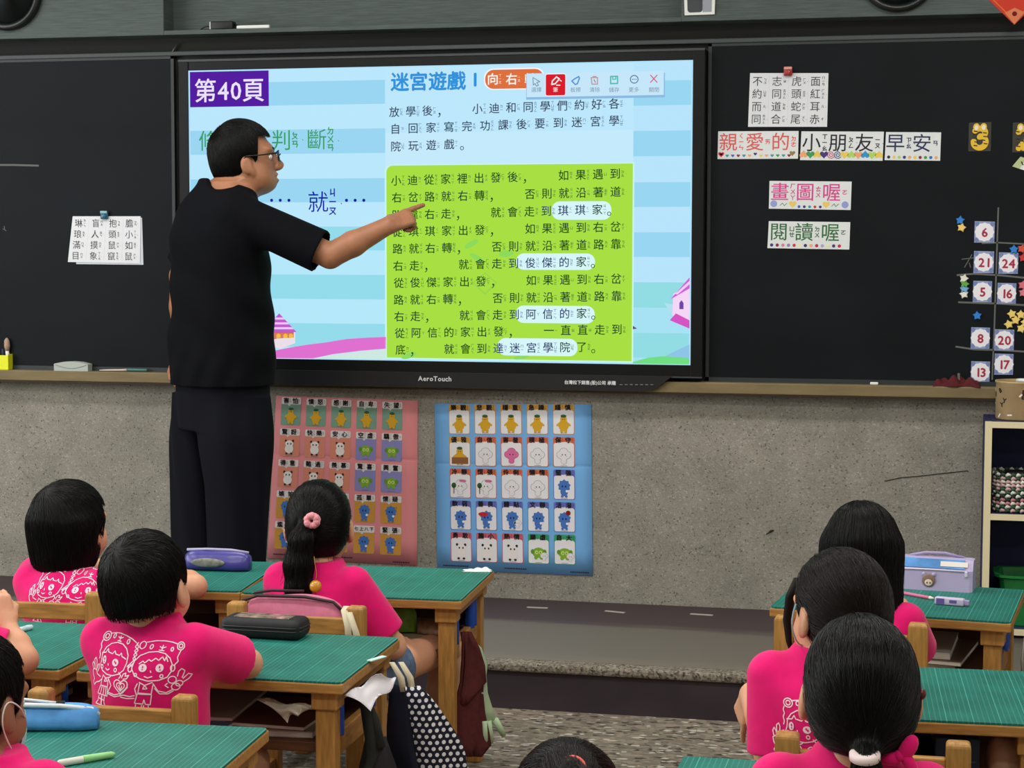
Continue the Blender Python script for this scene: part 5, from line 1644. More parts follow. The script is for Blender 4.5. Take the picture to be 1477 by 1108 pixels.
SH = 0.3865
for dk, lab, items in (('d2', 'under the desk with the black pencil case', [(-0.12, 0.0, 0.0, 0.26, 0.30, 0.012, 0.03, (156, 60, 60)), (-0.10, -0.01, 0.0122, 0.25, 0.29, 0.010, -0.04, (90, 120, 150)), (0.10, -0.02, 0.0, 0.19, 0.26, 0.014, 0.05, (180, 170, 150)), (-0.11, 0.0, 0.0226, 0.24, 0.27, 0.008, 0.05, (196, 190, 180)), (0.10, -0.015, 0.0144, 0.18, 0.25, 0.009, -0.06, (120, 80, 70))]),
                       ('R1', 'in the desk under the lavender pencil case', [(0.02, -0.02, 0.0, 0.26, 0.29, 0.014, 0.04, (130, 140, 150)), (0.06, -0.03, 0.0145, 0.24, 0.28, 0.012, -0.06, (110, 90, 80)), (0.03, -0.03, 0.027, 0.22, 0.27, 0.016, 0.03, (214, 212, 206))]),
                       ('d1', 'in the desk of the ponytail girl', [(0.10, -0.01, 0.0, 0.22, 0.27, 0.014, 0.05, (150, 130, 110)), (0.11, -0.02, 0.0145, 0.20, 0.26, 0.010, -0.05, (170, 160, 130))]),
                       ('R2', 'in the empty topped desk', [(-0.02, -0.02, 0.0, 0.20, 0.26, 0.030, 0.0, (176, 96, 90)), (-0.02, -0.02, 0.0305, 0.19, 0.25, 0.02, 0.05, (30, 30, 40))]),
                       ('L2', 'in the desk at the frame edge', [(0.05, -0.02, 0.0, 0.24, 0.28, 0.02, 0.04, (120, 70, 60))])):
    for i, (x, y, z, w, d_, h, r_, c) in enumerate(items):
        nm = {(156, 60, 60): 'brick red', (90, 120, 150): 'slate blue', (180, 170, 150): 'beige', (196, 190, 180): 'pale grey', (120, 80, 70): 'brown', (130, 140, 150): 'grey blue', (110, 90, 80): 'umber', (214, 212, 206): 'white', (150, 130, 110): 'fawn', (170, 160, 130): 'khaki', (176, 96, 90): 'dusty red', (30, 30, 40): 'black', (120, 70, 60): 'russet'}[c]
        book('%s book lying %s' % (nm, lab), dk, x, y, SH + z + 0.0004, w, d_, h, r_, c)


def desk_pt(key, v):
    dk = D[key]
    return (Matrix.Translation(dk.location) @ Matrix.Rotation(dk.rotation_euler.z, 4, 'Z')) @ Vector(v)


# crumpled worksheet drooping from the shelf
def droop(label, pts4, rgb=(218, 216, 222), name='loose_worksheet', n=10):
    a, b, c, d_ = [np.array(p) for p in pts4]
    rows = []
    for j in range(n):
        w = j / (n - 1)
        row = []
        for i in range(n):
            u = i / (n - 1)
            q = (a * (1 - u) + b * u) * (1 - w) + (d_ * (1 - u) + c * u) * w
            q = q + np.array((0.004 * math.sin(7 * u + 3 * w), 0.006 * math.sin(5 * u - 6 * w), 0.005 * math.sin(9 * u + 5 * w)))
            row.append(q)
        rows.append(row)
    o = MB().sheet(rows, thick=0.0005, nrm=(0, 0, 1)).build(name, paper(rgb))
    return tag(o, label, 'paper')


E1 = lambda px, py, Y: atY(px, py, Y)
droop('white worksheet folded out of the side of the black pencil case desk', (E1(496, 1003, -2.93), E1(549, 972, -2.81), E1(574, 980, -2.75), E1(534, 1023, -2.91)))
droop('pale folded worksheet hanging from the shelf under the black pencil case desk', (E1(368, 1008, -2.93), E1(452, 1018, -2.94), E1(436, 1024, -2.955), E1(414, 1040, -2.96)), (186, 178, 160))
o = MB().box((0, 0, 0), (0.014, 0.055, 0.003), bev=0.001, rot=-0.35).build('sticky_label', paper((190, 222, 214)))
pp = atZ(541, 951, DT)
o.location = (pp[0] + 0.004, pp[1], DT + 0.0015)
tag(o, 'pale aqua label stuck on the side edge of the desk under the black pencil case', 'label')

# green packet and small cups in the front desk
q = desk_pt('d1', (0.10, -0.09, SH + 0.026))
t = thing('green_packet', 'crinkled bright green packet in the shelf of the ponytail girl desk', 'packet', q, 0.2)
pouch(MB(), 0.085, 0.06, 0.066, top=0.7, seed=4).build('wrapper', M('lime_green', (110, 186, 62), rough=0.35, noise=0.35, nscale=40), t)
q = desk_pt('d1', (0.19, -0.10, SH + 0.026))
t = thing('seashell_packet', 'grey beige crumpled packet beside the green packet in the shelf', 'packet', q, -0.2)
pouch(MB(), 0.08, 0.06, 0.034, top=0.6, seed=6).build('wrapper', M('greige_wrap', (150, 138, 112), rough=0.5, noise=0.4, nscale=50), t)
# boxes in the empty topped desk
q = desk_pt('R2', (0.115, -0.10, SH + 0.0004))
t = thing('blue_box', 'dark blue box standing in the empty topped desk', 'box', q, 0.02)
MB().box((0, 0, 0.045), (0.085, 0.10, 0.09), bev=0.003).build('carton', M('dark_blue_card', (32, 48, 78), rough=0.5), t)
MB().box((0, -0.0505, 0.045), (0.07, 0.001, 0.003)).build('seam', M('pale_seam', (70, 90, 120)), t)
q = desk_pt('R2', (0.215, -0.13, SH + 0.0004))
t = thing('paper_bag', 'crumpled beige paper bag in the empty topped desk by its leg', 'bag', q, 0.3)
pouch(MB(), 0.085, 0.075, 0.095, top=0.75, seed=12).build('bag_body', M('kraft_beige', (176, 138, 112), rough=0.7, noise=0.25, nscale=30, bump=0.6, bscale=40), t)

# ---- bags and cloths hanging at the desk sides
DOTS = M('navy_white_dots', (22, 26, 48), rough=0.9)
_N, _L, _b = nodes_of(DOTS)
_tc = _N.new('ShaderNodeTexCoord')
_sx = _N.new('ShaderNodeSeparateXYZ')
_L.new(_tc.outputs['Object'], _sx.inputs[0])


def _m(op, a, b=None, c=None):
    n = _N.new('ShaderNodeMath')
    n.operation = op
    for i, x in enumerate((a, b, c)):
        if x is None:
            continue
        if isinstance(x, (int, float)):
            n.inputs[i].default_value = x
        else:
            _L.new(x, n.inputs[i])
    return n.outputs[0]


_row = _m('MULTIPLY_ADD', _sx.outputs[2], 1 / 0.0135, 200.0)
_odd = _m('MULTIPLY', _m('FRACT', _m('MULTIPLY', _m('FLOOR', _row), 0.5)), 1.0)
_cx = _m('SUBTRACT', _m('FRACT', _m('ADD', _m('MULTIPLY_ADD', _sx.outputs[0], 1 / 0.0155, 200.0), _odd)), 0.5)
_cz = _m('MULTIPLY', _m('SUBTRACT', _m('FRACT', _row), 0.5), 0.87)
_dd = _m('LESS_THAN', _m('SQRT', _m('ADD', _m('MULTIPLY', _cx, _cx), _m('MULTIPLY', _cz, _cz))), 0.29)
_mix = _N.new('ShaderNodeMix'); _mix.data_type = 'RGBA'
_L.new(_dd, _mix.inputs[0])
_mix.inputs[6].default_value = (*lin((20, 24, 44)), 1)
_mix.inputs[7].default_value = (*lin((226, 226, 230)), 1)
_L.new(_mix.outputs[2], _b.inputs['Base Color'])

# polka dot bag: local x along the dotted face, hung from the side of the desk
p_top, p_bot = atY(581, 998, -2.66), atY(606, 1112, -2.66)
t = thing('drawstring_bag', 'navy bag with white polka dots hanging at the side of the black pencil case desk', 'bag', (p_top[0] + 0.004, -2.66, 0.0), math.radians(22))
zt_, zb_ = p_top[2] + 0.012, 0.10
rows = []
for j in range(15):
    w = j / 14
    z = zt_ + (zb_ - zt_) * w
    x0 = 0.036 * min(w * 1.6, 1.3)
    x1 = x0 + 0.034 + 0.078 * min(1, w * 2.6) ** 0.8 * (1 - 0.1 * w)
    row = []
    for i in range(9):
        u = i / 8
        row.append((x0 + (x1 - x0) * u, -0.012 - 0.012 * math.sin(math.pi * u) * w ** 0.5 + 0.008 * math.sin(u * 9 + w * 4) * 0.4, z))
    rows.append(row)
MB().sheet(rows, thick=0.012, nrm=(0, -1, 0)).build('dotted_panel', DOTS, t)
rows = []
for j in range(15):
    w = j / 14
    z = zt_ + (zb_ - zt_) * w
    x1 = 0.036 * min(w * 1.6, 1.3)
    rows.append([(x1 - (0.028 + 0.03 * min(1, w * 3)) * u + 0.002 * math.sin(6 * u + 5 * w), -0.012 + 0.05 * u + 0.004 * math.sin(u * 6 + w * 5), z) for u in (0, 0.25, 0.5, 0.75, 1)])
MB().sheet(rows, thick=0.01, nrm=(0, -1, 0)).build('plain_panel', NAVY, t)
for dx in (0.0, 0.020):
    MB().sheet([[(dx - 0.010, -0.008, zt_ - 0.01), (dx + 0.004, -0.008, zt_ - 0.01)], [(dx - 0.016, -0.006, zt_ + 0.022), (dx - 0.001, -0.006, zt_ + 0.022)], [(dx - 0.034, 0.0, zt_ + 0.055), (dx - 0.022, 0.0, zt_ + 0.055)]], thick=0.002).build('handle', CRT, t)
# black bag
p_ = atY(545, 1040, -2.78)
t = thing('black_bag', 'black cloth bag with long straps hanging at the desk beside the polka dot bag', 'bag', (p_[0], -2.80, 0.0), math.radians(15))
mb = MB()
vs, fs = [], []
nz_, nk = 12, 16
for j in range(nz_):
    w = j / (nz_ - 1)
    z = 0.372 - 0.28 * w
    rx_, ry_ = 0.022 + 0.036 * min(1, w * 2.2), 0.02 + 0.03 * min(1, w * 2)
    for k in range(nk):
        a = 2 * math.pi * k / nk
        c, s = math.cos(a), math.sin(a)
        q = (abs(c) ** 3 + abs(s) ** 3) ** (-1 / 3)
        vs.append((0.024 * w + rx_ * q * c * (1 + 0.05 * math.sin(k * 2 + j)), ry_ * q * s, z + 0.004 * math.sin(k * 1.7)))
for j in range(nz_ - 1):
    for k in range(nk):
        fs.append((j * nk + k, (j + 1) * nk + k, (j + 1) * nk + (k + 1) % nk, j * nk + (k + 1) % nk))
fs += [tuple(range(nk)), tuple((nz_ - 1) * nk + k for k in range(nk))[::-1]]
mb.add(vs, fs, 0, True).build('bag_body', BKF, t)
STR = M('charcoal_strap', (38, 42, 38), rough=0.9)
MB().sheet([[(-0.032 + 0.004 * j, -0.03, 0.46 - 0.03 * j), (-0.012 + 0.005 * j, -0.032, 0.465 - 0.03 * j)] for j in range(5)] + [[(-0.045, -0.045, 0.27), (-0.03, -0.045, 0.26)], [(-0.052, -0.045, 0.14), (-0.04, -0.045, 0.14)]], thick=0.003).build('strap', STR, t)
MB().tube([(-0.02, -0.01, 0.462), (0.0, -0.02, 0.42), (0.012, -0.024, 0.36)], [0.008, 0.010, 0.012], 8).build('strap', STR, t)

# maroon towel and pale green glove at the front desk
def hang(name, label, outline_rows, m, thick, Yoff, cat='cloth', pname='cloth'):
    """outline_rows: list of (xl, xr, y) in the photo, all on the vertical plane that runs back along the desk side"""
    rows = []
    n = len(outline_rows)
    for j, (xl, xr, y) in enumerate(outline_rows):
        row = []
        for i in range(9):
            u = i / 8
            px = xl + (xr - xl) * u
            P = atX_plane(px, y)
            row.append(P + np.array((Yoff + 0.006 * math.sin(u * 8 + j * 0.8) + 0.004 * math.sin(u * 15 + j), 0, 0)))
        rows.append(row)
    o = MB().sheet(rows, thick=thick, nrm=(1, -0.3, 0)).build(name, m)
    return tag(o, label, cat)


def atX_plane(px, py):
    """vertical plane at the far part of the front desk's side, turned toward the room"""
    n = np.array((math.cos(math.radians(-50)), math.sin(math.radians(-50)), 0))
    q0 = np.array((0.650, -1.93, 0.3))
    d = _ray(px, py)
    return CAM + d * (((q0 - CAM) @ n) / (d @ n))


hang('maroon_towel', 'dark maroon towel hanging at the side of the front desk', [(667, 672, 912), (665, 684, 930), (664, 694, 955), (664, 703, 985), (664, 700, 1000), (663, 700, 1030), (663, 704, 1060), (664, 706, 1075), (672, 694, 1092)], M('maroon_towelling', (88, 36, 36), rough=0.95, noise=0.15, nscale=80, bump=0.5, bscale=500), 0.006, 0.0)
hang('towel_fold', 'upper folded layer of dark maroon cloth over the maroon towel', [(667, 672, 911), (665, 686, 934), (665, 697, 960), (665, 703, 984), (665, 684, 1002), (665, 668, 1016)], M('maroon_towelling', (88, 36, 36)), 0.005, 0.006)
t = thing('rubber_glove', 'pale green rubber glove hanging behind the maroon towel', 'glove', (0, 0, 0))
GLV = M('pale_green_rubber', (176, 200, 164), rough=0.5)
rows = []
for xl, xr, y in ((676, 683, 918), (683, 700, 935), (692, 709, 958), (697, 707, 975), (695, 709, 1000), (697, 717, 1025), (700, 722, 1045)):
    rows.append([atX_plane(xl + (xr - xl) * u, y) + np.array((-0.010 + 0.006 * math.sin(math.pi * u), 0, 0)) for u in (0, 0.25, 0.5, 0.75, 1)])
MB().sheet(rows, thick=0.008, nrm=(1, -0.3, 0)).build('glove_body', GLV, t)
for pts, r in (([(703, 1040), (704, 1060), (706, 1078)], 0.008), ([(709, 1040), (711, 1058), (713, 1072)], 0.008), ([(718, 1038), (726, 1052), (731, 1062)], 0.009)):
    MB().tube([atX_plane(*q) + np.array((-0.008, 0, 0)) for q in pts], [r, r, r * 0.7], 10).build('finger', GLV, t)

# strap and books at the side of the lavender case desk
q = desk_pt('R1', (0.335, -0.06, 0.0))
t = thing('grey_shoulder_bag', 'grey cloth bag hanging beside the desk by the bookcase', 'bag', q, math.radians(-6))
pouch(MB(), 0.05, 0.16, 0.22, top=0.7, seed=9).build('bag_body', M('grey_canvas', (84, 82, 86), rough=0.9, noise=0.2, nscale=40), t).location = (0, 0, 0.16)
MB().tube([(-0.022, -0.05, 0.37), (-0.024, -0.055, 0.42), (-0.020, -0.03, 0.465), (-0.02, 0.02, 0.43), (-0.018, 0.04, 0.37)], 0.006, 8, flat=0.5).build('strap', M('pale_strap', (150, 146, 140), rough=0.9), t)
q = np.array((2.08, -1.98, 0.0))
# ================================================================== PEOPLE: smooth blended volumes turned into one surface
class Vol:
    def __init__(self, lo, hi, h):
        self.lo = np.array(lo, float)
        self.h = h
        self.n = tuple(int(math.ceil((b - a) / h)) + 1 for a, b in zip(lo, hi))
        self.d = np.full(self.n, 1.0, np.float32)
        self.ax = [self.lo[i] + np.arange(self.n[i]) * h for i in range(3)]

    def _slice(self, lo, hi):
        s = []
        for i in range(3):
            a = max(0, int(math.floor((lo[i] - self.lo[i]) / self.h)))
            b = min(self.n[i], int(math.ceil((hi[i] - self.lo[i]) / self.h)) + 1)
            s.append(slice(a, max(a, b)))
        return tuple(s)

    def _pts(self, s):
        return np.meshgrid(self.ax[0][s[0]], self.ax[1][s[1]], self.ax[2][s[2]], indexing='ij')

    def _apply(self, s, d, k, op):
        a = self.d[s]
        d = d.astype(np.float32)
        if op == 'add':
            if k:
                hh = np.clip(0.5 + 0.5 * (a - d) / k, 0, 1)
                self.d[s] = a * (1 - hh) + d * hh - k * hh * (1 - hh)
            else:
                self.d[s] = np.minimum(a, d)
        elif op == 'sub':
            d = -d
            if k:
                hh = np.clip(0.5 - 0.5 * (a - d) / k, 0, 1)
                self.d[s] = a * (1 - hh) + d * hh + k * hh * (1 - hh)
            else:
                self.d[s] = np.maximum(a, d)

    def cone(self, a, b, ra, rb, k=0.01, op='add', flat=None):
        a, b = np.array(a, float), np.array(b, float)
        m = max(ra, rb) + k + 4 * self.h
        s = self._slice(np.minimum(a, b) - m, np.maximum(a, b) + m)
        X, Y, Z = self._pts(s)
        if X.size == 0:
            return self
        ab = b - a
        L2 = ab @ ab + 1e-12
        px, py, pz = X - a[0], Y - a[1], Z - a[2]
        t = np.clip((px * ab[0] + py * ab[1] + pz * ab[2]) / L2, 0, 1)
        dx, dy, dz = px - t * ab[0], py - t * ab[1], pz - t * ab[2]
        if flat is not None:
            n, f = np.array(flat[0], float), flat[1]
            n /= np.linalg.norm(n)
            q = (dx * n[0] + dy * n[1] + dz * n[2]) * (1 / f - 1)
            dx, dy, dz = dx + n[0] * q, dy + n[1] * q, dz + n[2] * q
        d = np.sqrt(dx * dx + dy * dy + dz * dz) - (ra + (rb - ra) * t)
        self._apply(s, d, k, op)
        return self

    def ell(self, c, r, B=None, k=0.01, op='add'):
        """ellipsoid with radii r along the columns of B"""
        c, r = np.array(c, float), np.array(r, float)
        B = np.eye(3) if B is None else B
        m = max(r) + k + 4 * self.h
        s = self._slice(c - m, c + m)
        X, Y, Z = self._pts(s)
        if X.size == 0:
            return self
        p = np.stack([X - c[0], Y - c[1], Z - c[2]], -1) @ B
        q = p / r
        k0 = np.sqrt((q * q).sum(-1))
        q2 = p / (r * r)
        k1 = np.sqrt((q2 * q2).sum(-1)) + 1e-9
        self._apply(s, k0 * (k0 - 1) / k1, k, op)
        return self

    def loft(self, secs, k=0.01, op='add', wr=None, yaw=0.0, zpad=0.0):
        """secs: (z, cx, cy, rx, ry) from low to high; a stack of ellipses turned by yaw"""
        S_ = np.array(sorted(secs), float)
        z0, z1 = S_[0, 0], S_[-1, 0]
        m = max(S_[:, 3].max(), S_[:, 4].max()) + k + 4 * self.h
        s = self._slice((S_[:, 1].min() - m, S_[:, 2].min() - m, z0 - k - 3 * self.h), (S_[:, 1].max() + m, S_[:, 2].max() + m, z1 + k + 3 * self.h))
        X, Y, Z = self._pts(s)
        if X.size == 0:
            return self
        zz = self.ax[2][s[2]]

        def ip(col):
            # smooth interpolation between the sections
            i = np.clip(np.searchsorted(S_[:, 0], zz) - 1, 0, len(S_) - 2)
            t = np.clip((zz - S_[i, 0]) / (S_[i + 1, 0] - S_[i, 0] + 1e-9), 0, 1)
            sl = np.gradient(S_[:, col], S_[:, 0])
            hh = S_[i + 1, 0] - S_[i, 0]
            t2, t3 = t * t, t ** 3
            return ((2 * t3 - 3 * t2 + 1) * S_[i, col] + (t3 - 2 * t2 + t) * hh * sl[i] + (-2 * t3 + 3 * t2) * S_[i + 1, col] + (t3 - t2) * hh * sl[i + 1])[None, None, :]
        cx, cy, rx, ry = ip(1), ip(2), np.maximum(ip(3), 0.004), np.maximum(ip(4), 0.004)
        dx, dy = X - cx, Y - cy
        c_, s_ = math.cos(yaw), math.sin(yaw)
        dx, dy = dx * c_ + dy * s_, -dx * s_ + dy * c_
        qx, qy = dx / rx, dy / ry
        k0 = np.sqrt(qx * qx + qy * qy)
        k1 = np.sqrt((qx / rx) ** 2 + (qy / ry) ** 2) + 1e-9
        d = k0 * (k0 - 1) / k1
        d = np.where(k0 < 0.05, -np.minimum(rx, ry), d)
        if wr is not None:
            d = d + wr(X, Y, Z)
        d = np.maximum(d, np.maximum(z0 - Z, Z - z1))
        self._apply(s, d, k, op)
        return self

    def fn(self, f, lo=None, hi=None, k=0.0, op='add'):
        s = self._slice(lo if lo is not None else self.lo, hi if hi is not None else self.lo + np.array(self.n) * self.h)
        X, Y, Z = self._pts(s)
        self._apply(s, f(X, Y, Z), k, op)
        return self

    def sample(self, P):
        q = (np.asarray(P, float) - self.lo) / self.h
        q = np.clip(q, 0, np.array(self.n) - 1.001)
        i = q.astype(int)
        f = q - i
        d = self.d
        out = 0
        for a in (0, 1):
            for b in (0, 1):
                for c in (0, 1):
                    w = (f[..., 0] if a else 1 - f[..., 0]) * (f[..., 1] if b else 1 - f[..., 1]) * (f[..., 2] if c else 1 - f[..., 2])
                    out = out + w * d[i[..., 0] + a, i[..., 1] + b, i[..., 2] + c]
        return out

    def grad(self, P):
        e = self.h * 1.2
        g_ = np.stack([self.sample(P + np.eye(3)[i] * e) - self.sample(P - np.eye(3)[i] * e) for i in range(3)], -1)
        return g_ / (np.linalg.norm(g_, axis=-1, keepdims=True) + 1e-9)

    def surface(self):
        d = self.d
        d[0], d[-1], d[:, 0], d[:, -1], d[:, :, 0], d[:, :, -1] = 1, 1, 1, 1, 1, 1
        s = d < 0
        cnt = np.zeros(tuple(n - 1 for n in self.n), np.int8)
        cs = [(a, b, c) for a in (0, 1) for b in (0, 1) for c in (0, 1)]
        N0, N1, N2 = self.n
        for a, b, c in cs:
            cnt += s[a:N0 - 1 + a, b:N1 - 1 + b, c:N2 - 1 + c]
        act = (cnt > 0) & (cnt < 8)
        I = np.argwhere(act)
        idx = np.full(act.shape, -1, np.int32)
        idx[act] = np.arange(len(I))
        V = np.stack([d[I[:, 0] + a, I[:, 1] + b, I[:, 2] + c] for a, b, c in cs], 1).astype(float)
        acc, num = np.zeros((len(I), 3)), np.zeros(len(I))
        for p in range(8):
            for q in range(p + 1, 8):
                cp, cq = np.array(cs[p], float), np.array(cs[q], float)
                if abs(cp - cq).sum() != 1:
                    continue
                m = (V[:, p] < 0) != (V[:, q] < 0)
                t = V[m, p] / (V[m, p] - V[m, q])
                acc[m] += cp + (cq - cp) * t[:, None]
                num[m] += 1
        verts = self.lo + (I + acc / num[:, None]) * self.h
        quads = []
        for ax in range(3):
            sl0 = [slice(1, -1)] * 3
            sl1 = [slice(1, -1)] * 3
            sl0[ax], sl1[ax] = slice(0, -1), slice(1, None)
            A, B = s[tuple(sl0)], s[tuple(sl1)]
            E_ = np.argwhere(A != B)
            if not len(E_):
                continue
            fl = A[E_[:, 0], E_[:, 1], E_[:, 2]]
            base = E_.copy()
            o1, o2 = [i for i in range(3) if i != ax]
            base[:, o1] += 1
            base[:, o2] += 1

            def at(d1, d2):
                q = base.copy()
                q[:, o1] -= d1
                q[:, o2] -= d2
                return idx[q[:, 0], q[:, 1], q[:, 2]]
            Q = np.stack([at(1, 1), at(0, 1), at(0, 0), at(1, 0)], 1)
            if ax == 1:
                fl = ~fl
            Q[~fl] = Q[~fl][:, ::-1]
            quads.append(Q)
        return verts, np.vstack(quads)

    def build(self, name, mat, parent=None, origin=(0, 0, 0)):
        V, Q = self.surface()
        me = bpy.data.meshes.new(name)
        V = V - np.array(origin)
        me.vertices.add(len(V))
        me.vertices.foreach_set('co', V.astype(np.float32).ravel())
        me.loops.add(Q.size)
        me.loops.foreach_set('vertex_index', Q.astype(np.int32).ravel())
        me.polygons.add(len(Q))
        me.polygons.foreach_set('loop_start', np.arange(0, Q.size, 4, dtype=np.int32))
        me.polygons.foreach_set('use_smooth', np.ones(len(Q), bool))
        me.update(calc_edges=True)
        me.materials.append(mat)
        o = bpy.data.objects.new(name, me)
        COL.objects.link(o)
        if parent is not None:
            o.parent = parent
        self.V = V + np.array(origin)
        return o


def basis(yaw, pitch=0.0, roll=0.0):
    """columns: right, forward, up; yaw turns left, pitch nods down, roll tips to the right (degrees)"""
    y, p, r = math.radians(yaw), math.radians(pitch), math.radians(roll)
    Rz = np.array([[math.cos(y), -math.sin(y), 0], [math.sin(y), math.cos(y), 0], [0, 0, 1]])
    Rx = np.array([[1, 0, 0], [0, math.cos(-p), -math.sin(-p)], [0, math.sin(-p), math.cos(-p)]])
    Ry = np.array([[math.cos(r), 0, math.sin(r)], [0, 1, 0], [-math.sin(r), 0, math.cos(r)]])
    return Rz @ Rx @ Ry


def head_sdf(v, c, B, s, adult=False, mouth_open=0.0):
    """skull, face, nose, ears into volume v; c = head centre"""
    L = lambda x, y, z: c + B @ (np.array((x, y, z)) * s)
    v.ell(L(0, -0.012, 0.022), np.array((0.0715, 0.090, 0.083)) * s, B, 0.012)
    v.ell(L(0, 0.028, -0.030), np.array((0.060, 0.058, 0.075)) * s, B, 0.03 * s)
    if adult:
        v.ell(L(0, 0.046, -0.083), np.array((0.042, 0.038, 0.028)) * s, B, 0.03 * s)
        for q in (-1, 1):
            v.ell(L(q * 0.048, 0.015, -0.062), np.array((0.022, 0.040, 0.034)) * s, B, 0.03 * s)
    else:
        v.ell(L(0, 0.048, -0.078), np.array((0.030, 0.028, 0.022)) * s, B, 0.03 * s)
        for q in (-1, 1):
            v.ell(L(q * 0.036, 0.045, -0.045), np.array((0.028, 0.032, 0.030)) * s, B, 0.02 * s)
    # brow, sockets, nose, lips
    v.ell(L(0, 0.070, 0.018), np.array((0.052, 0.018, 0.014)) * s, B, 0.02 * s)
    for q in (-1, 1):
        v.ell(L(q * 0.032, 0.090, -0.006), np.array((0.019, 0.014, 0.012)) * s, B, 0.012 * s, 'sub')
        v.ell(L(q * 0.010, 0.094, -0.040), np.array((0.010, 0.011, 0.009)) * s, B, 0.008 * s)
    v.cone(L(0, 0.078, 0.004), L(0, 0.098 if not adult else 0.102, -0.032), 0.009 * s, 0.0125 * s, 0.012 * s)
    v.ell(L(0, 0.084, -0.061), np.array((0.022, 0.010, 0.007)) * s, B, 0.006 * s)
    v.ell(L(0, 0.083, -0.074 - 0.004 * mouth_open), np.array((0.019, 0.010, 0.007)) * s, B, 0.006 * s)
    v.ell(L(0, 0.098, -0.0675), np.array((0.022, 0.012, 0.0022 + 0.005 * mouth_open)) * s, B, 0.003 * s, 'sub')
    for q in (-1, 1):
        e = B @ basis(q * 18, 0, -q * 6)
        ez = -0.012 if adult else 0.0
        v.ell(L(q * 0.077, -0.004, -0.012 + ez), np.array((0.010, 0.019, 0.029 if adult else 0.032)) * s, e, 0.006 * s)
        v.ell(L(q * 0.073, 0.010, -0.034 + ez), np.array((0.008, 0.010, 0.014)) * s, B, 0.008 * s)
        v.ell(L(q * 0.089, 0.003, -0.008 + ez), np.array((0.006, 0.011, 0.017)) * s, e, 0.005 * s, 'sub')


def face_parts(parent, c, B, s, o):
    """eyes and brows as small parts"""
    for q in (-1, 1):
        p = c + B @ (np.array((q * 0.032, 0.0705, -0.006)) * s) - o
        m4 = Matrix([list(B[i]) + [0] for i in range(3)] + [[0, 0, 0, 1]])
        mb = MB().ell(p, np.array((0.0135, 0.011, 0.0095)) * s, 0, 16, m4)
        p2 = p + B @ np.array((0, 0.0085, 0)) * s
        mb.ell(p2, np.array((0.0062, 0.0035, 0.0064)) * s, 1, 12, m4)
        mb.build('eye', [EYEW, IRIS], parent)
    for q in (-1, 1):
        pts = [c + B @ (np.array((q * x, y, z)) * s) - o for x, y, z in ((0.014, 0.0895, 0.016), (0.030, 0.086, 0.021), (0.048, 0.070, 0.017))]
        MB().tube(pts, [0.003 * s, 0.0036 * s, 0.0018 * s], 8).build('eyebrow', SHELL, parent)


def hand_sdf(v, w, d, nrm, size, curls, side, thumb=(0.5, 0.6), spread=0.10):
    """palm, four unequal bent fingers and a thumb. w wrist, d direction of the fingers, nrm back-of-hand normal, side +1 if thumb lies toward d x nrm"""
    w, d, nrm = (np.array(x, float) for x in (w, d, nrm))
    d /= np.linalg.norm(d)
    nrm -= d * (nrm @ d)
    nrm /= np.linalg.norm(nrm)
    sd = np.cross(d, nrm) * side            # toward the thumb
    P = size * 0.50
    u = size / 0.18
    for i, q in enumerate((0.36, 0.12, -0.12, -0.34)):
        v.cone(w + d * size * 0.05 + sd * q * size * 0.28, w + d * P * (1.0 - 0.06 * abs(i - 1)) + sd * q * size * 0.42, 0.0135 * u, 0.0115 * u, 0.012 * u)
    v.cone(w - d * 0.01 * u, w + d * size * 0.12, 0.024 * u, 0.024 * u, 0.015 * u, flat=(nrm, 0.72))
    lens = (0.40, 0.45, 0.42, 0.33)
    for i, q in enumerate((0.36, 0.12, -0.12, -0.34)):
        k = w + d * P * (1.0 - 0.06 * abs(i - 1)) + sd * q * size * 0.42
        dirv = d + sd * q * spread
        dirv /= np.linalg.norm(dirv)
        c = curls[i]
        ang = 0.0
        p = k
        r = 0.0098 * u * (0.92 if i == 3 else 1.0)
        for j, fr in enumerate((0.45, 0.30, 0.25)):
            ang += c * (0.95, 1.15, 0.7)[j]
            dd = dirv * math.cos(ang) - nrm * math.sin(ang)
            p2 = p + dd * size * lens[i] * fr
            v.cone(p, p2, r, r * 0.92, 0.0025 * u)
            r *= 0.92
            p = p2
    # thumb from the side of the palm near its base
    b = w + d * size * 0.14 + sd * size * 0.15 - nrm * 0.004 * u
    t1 = b + (d * 0.75 + sd * (0.75 - 0.5 * thumb[0]) - nrm * 0.35 * thumb[0]) * size * 0.20
    t2 = t1 + (d * 0.95 - sd * (0.15 + 0.5 * thumb[1]) * 1.0 - nrm * 0.5 * thumb[1]) * size * 0.17
    v.cone(w + d * size * 0.08 + sd * size * 0.04, b, 0.015 * u, 0.0135 * u, 0.012 * u)
    v.cone(b, t1, 0.0125 * u, 0.0108 * u, 0.008 * u)
    v.cone(t1, t2, 0.0105 * u, 0.0085 * u, 0.004 * u)


HAIR_CURVES = True


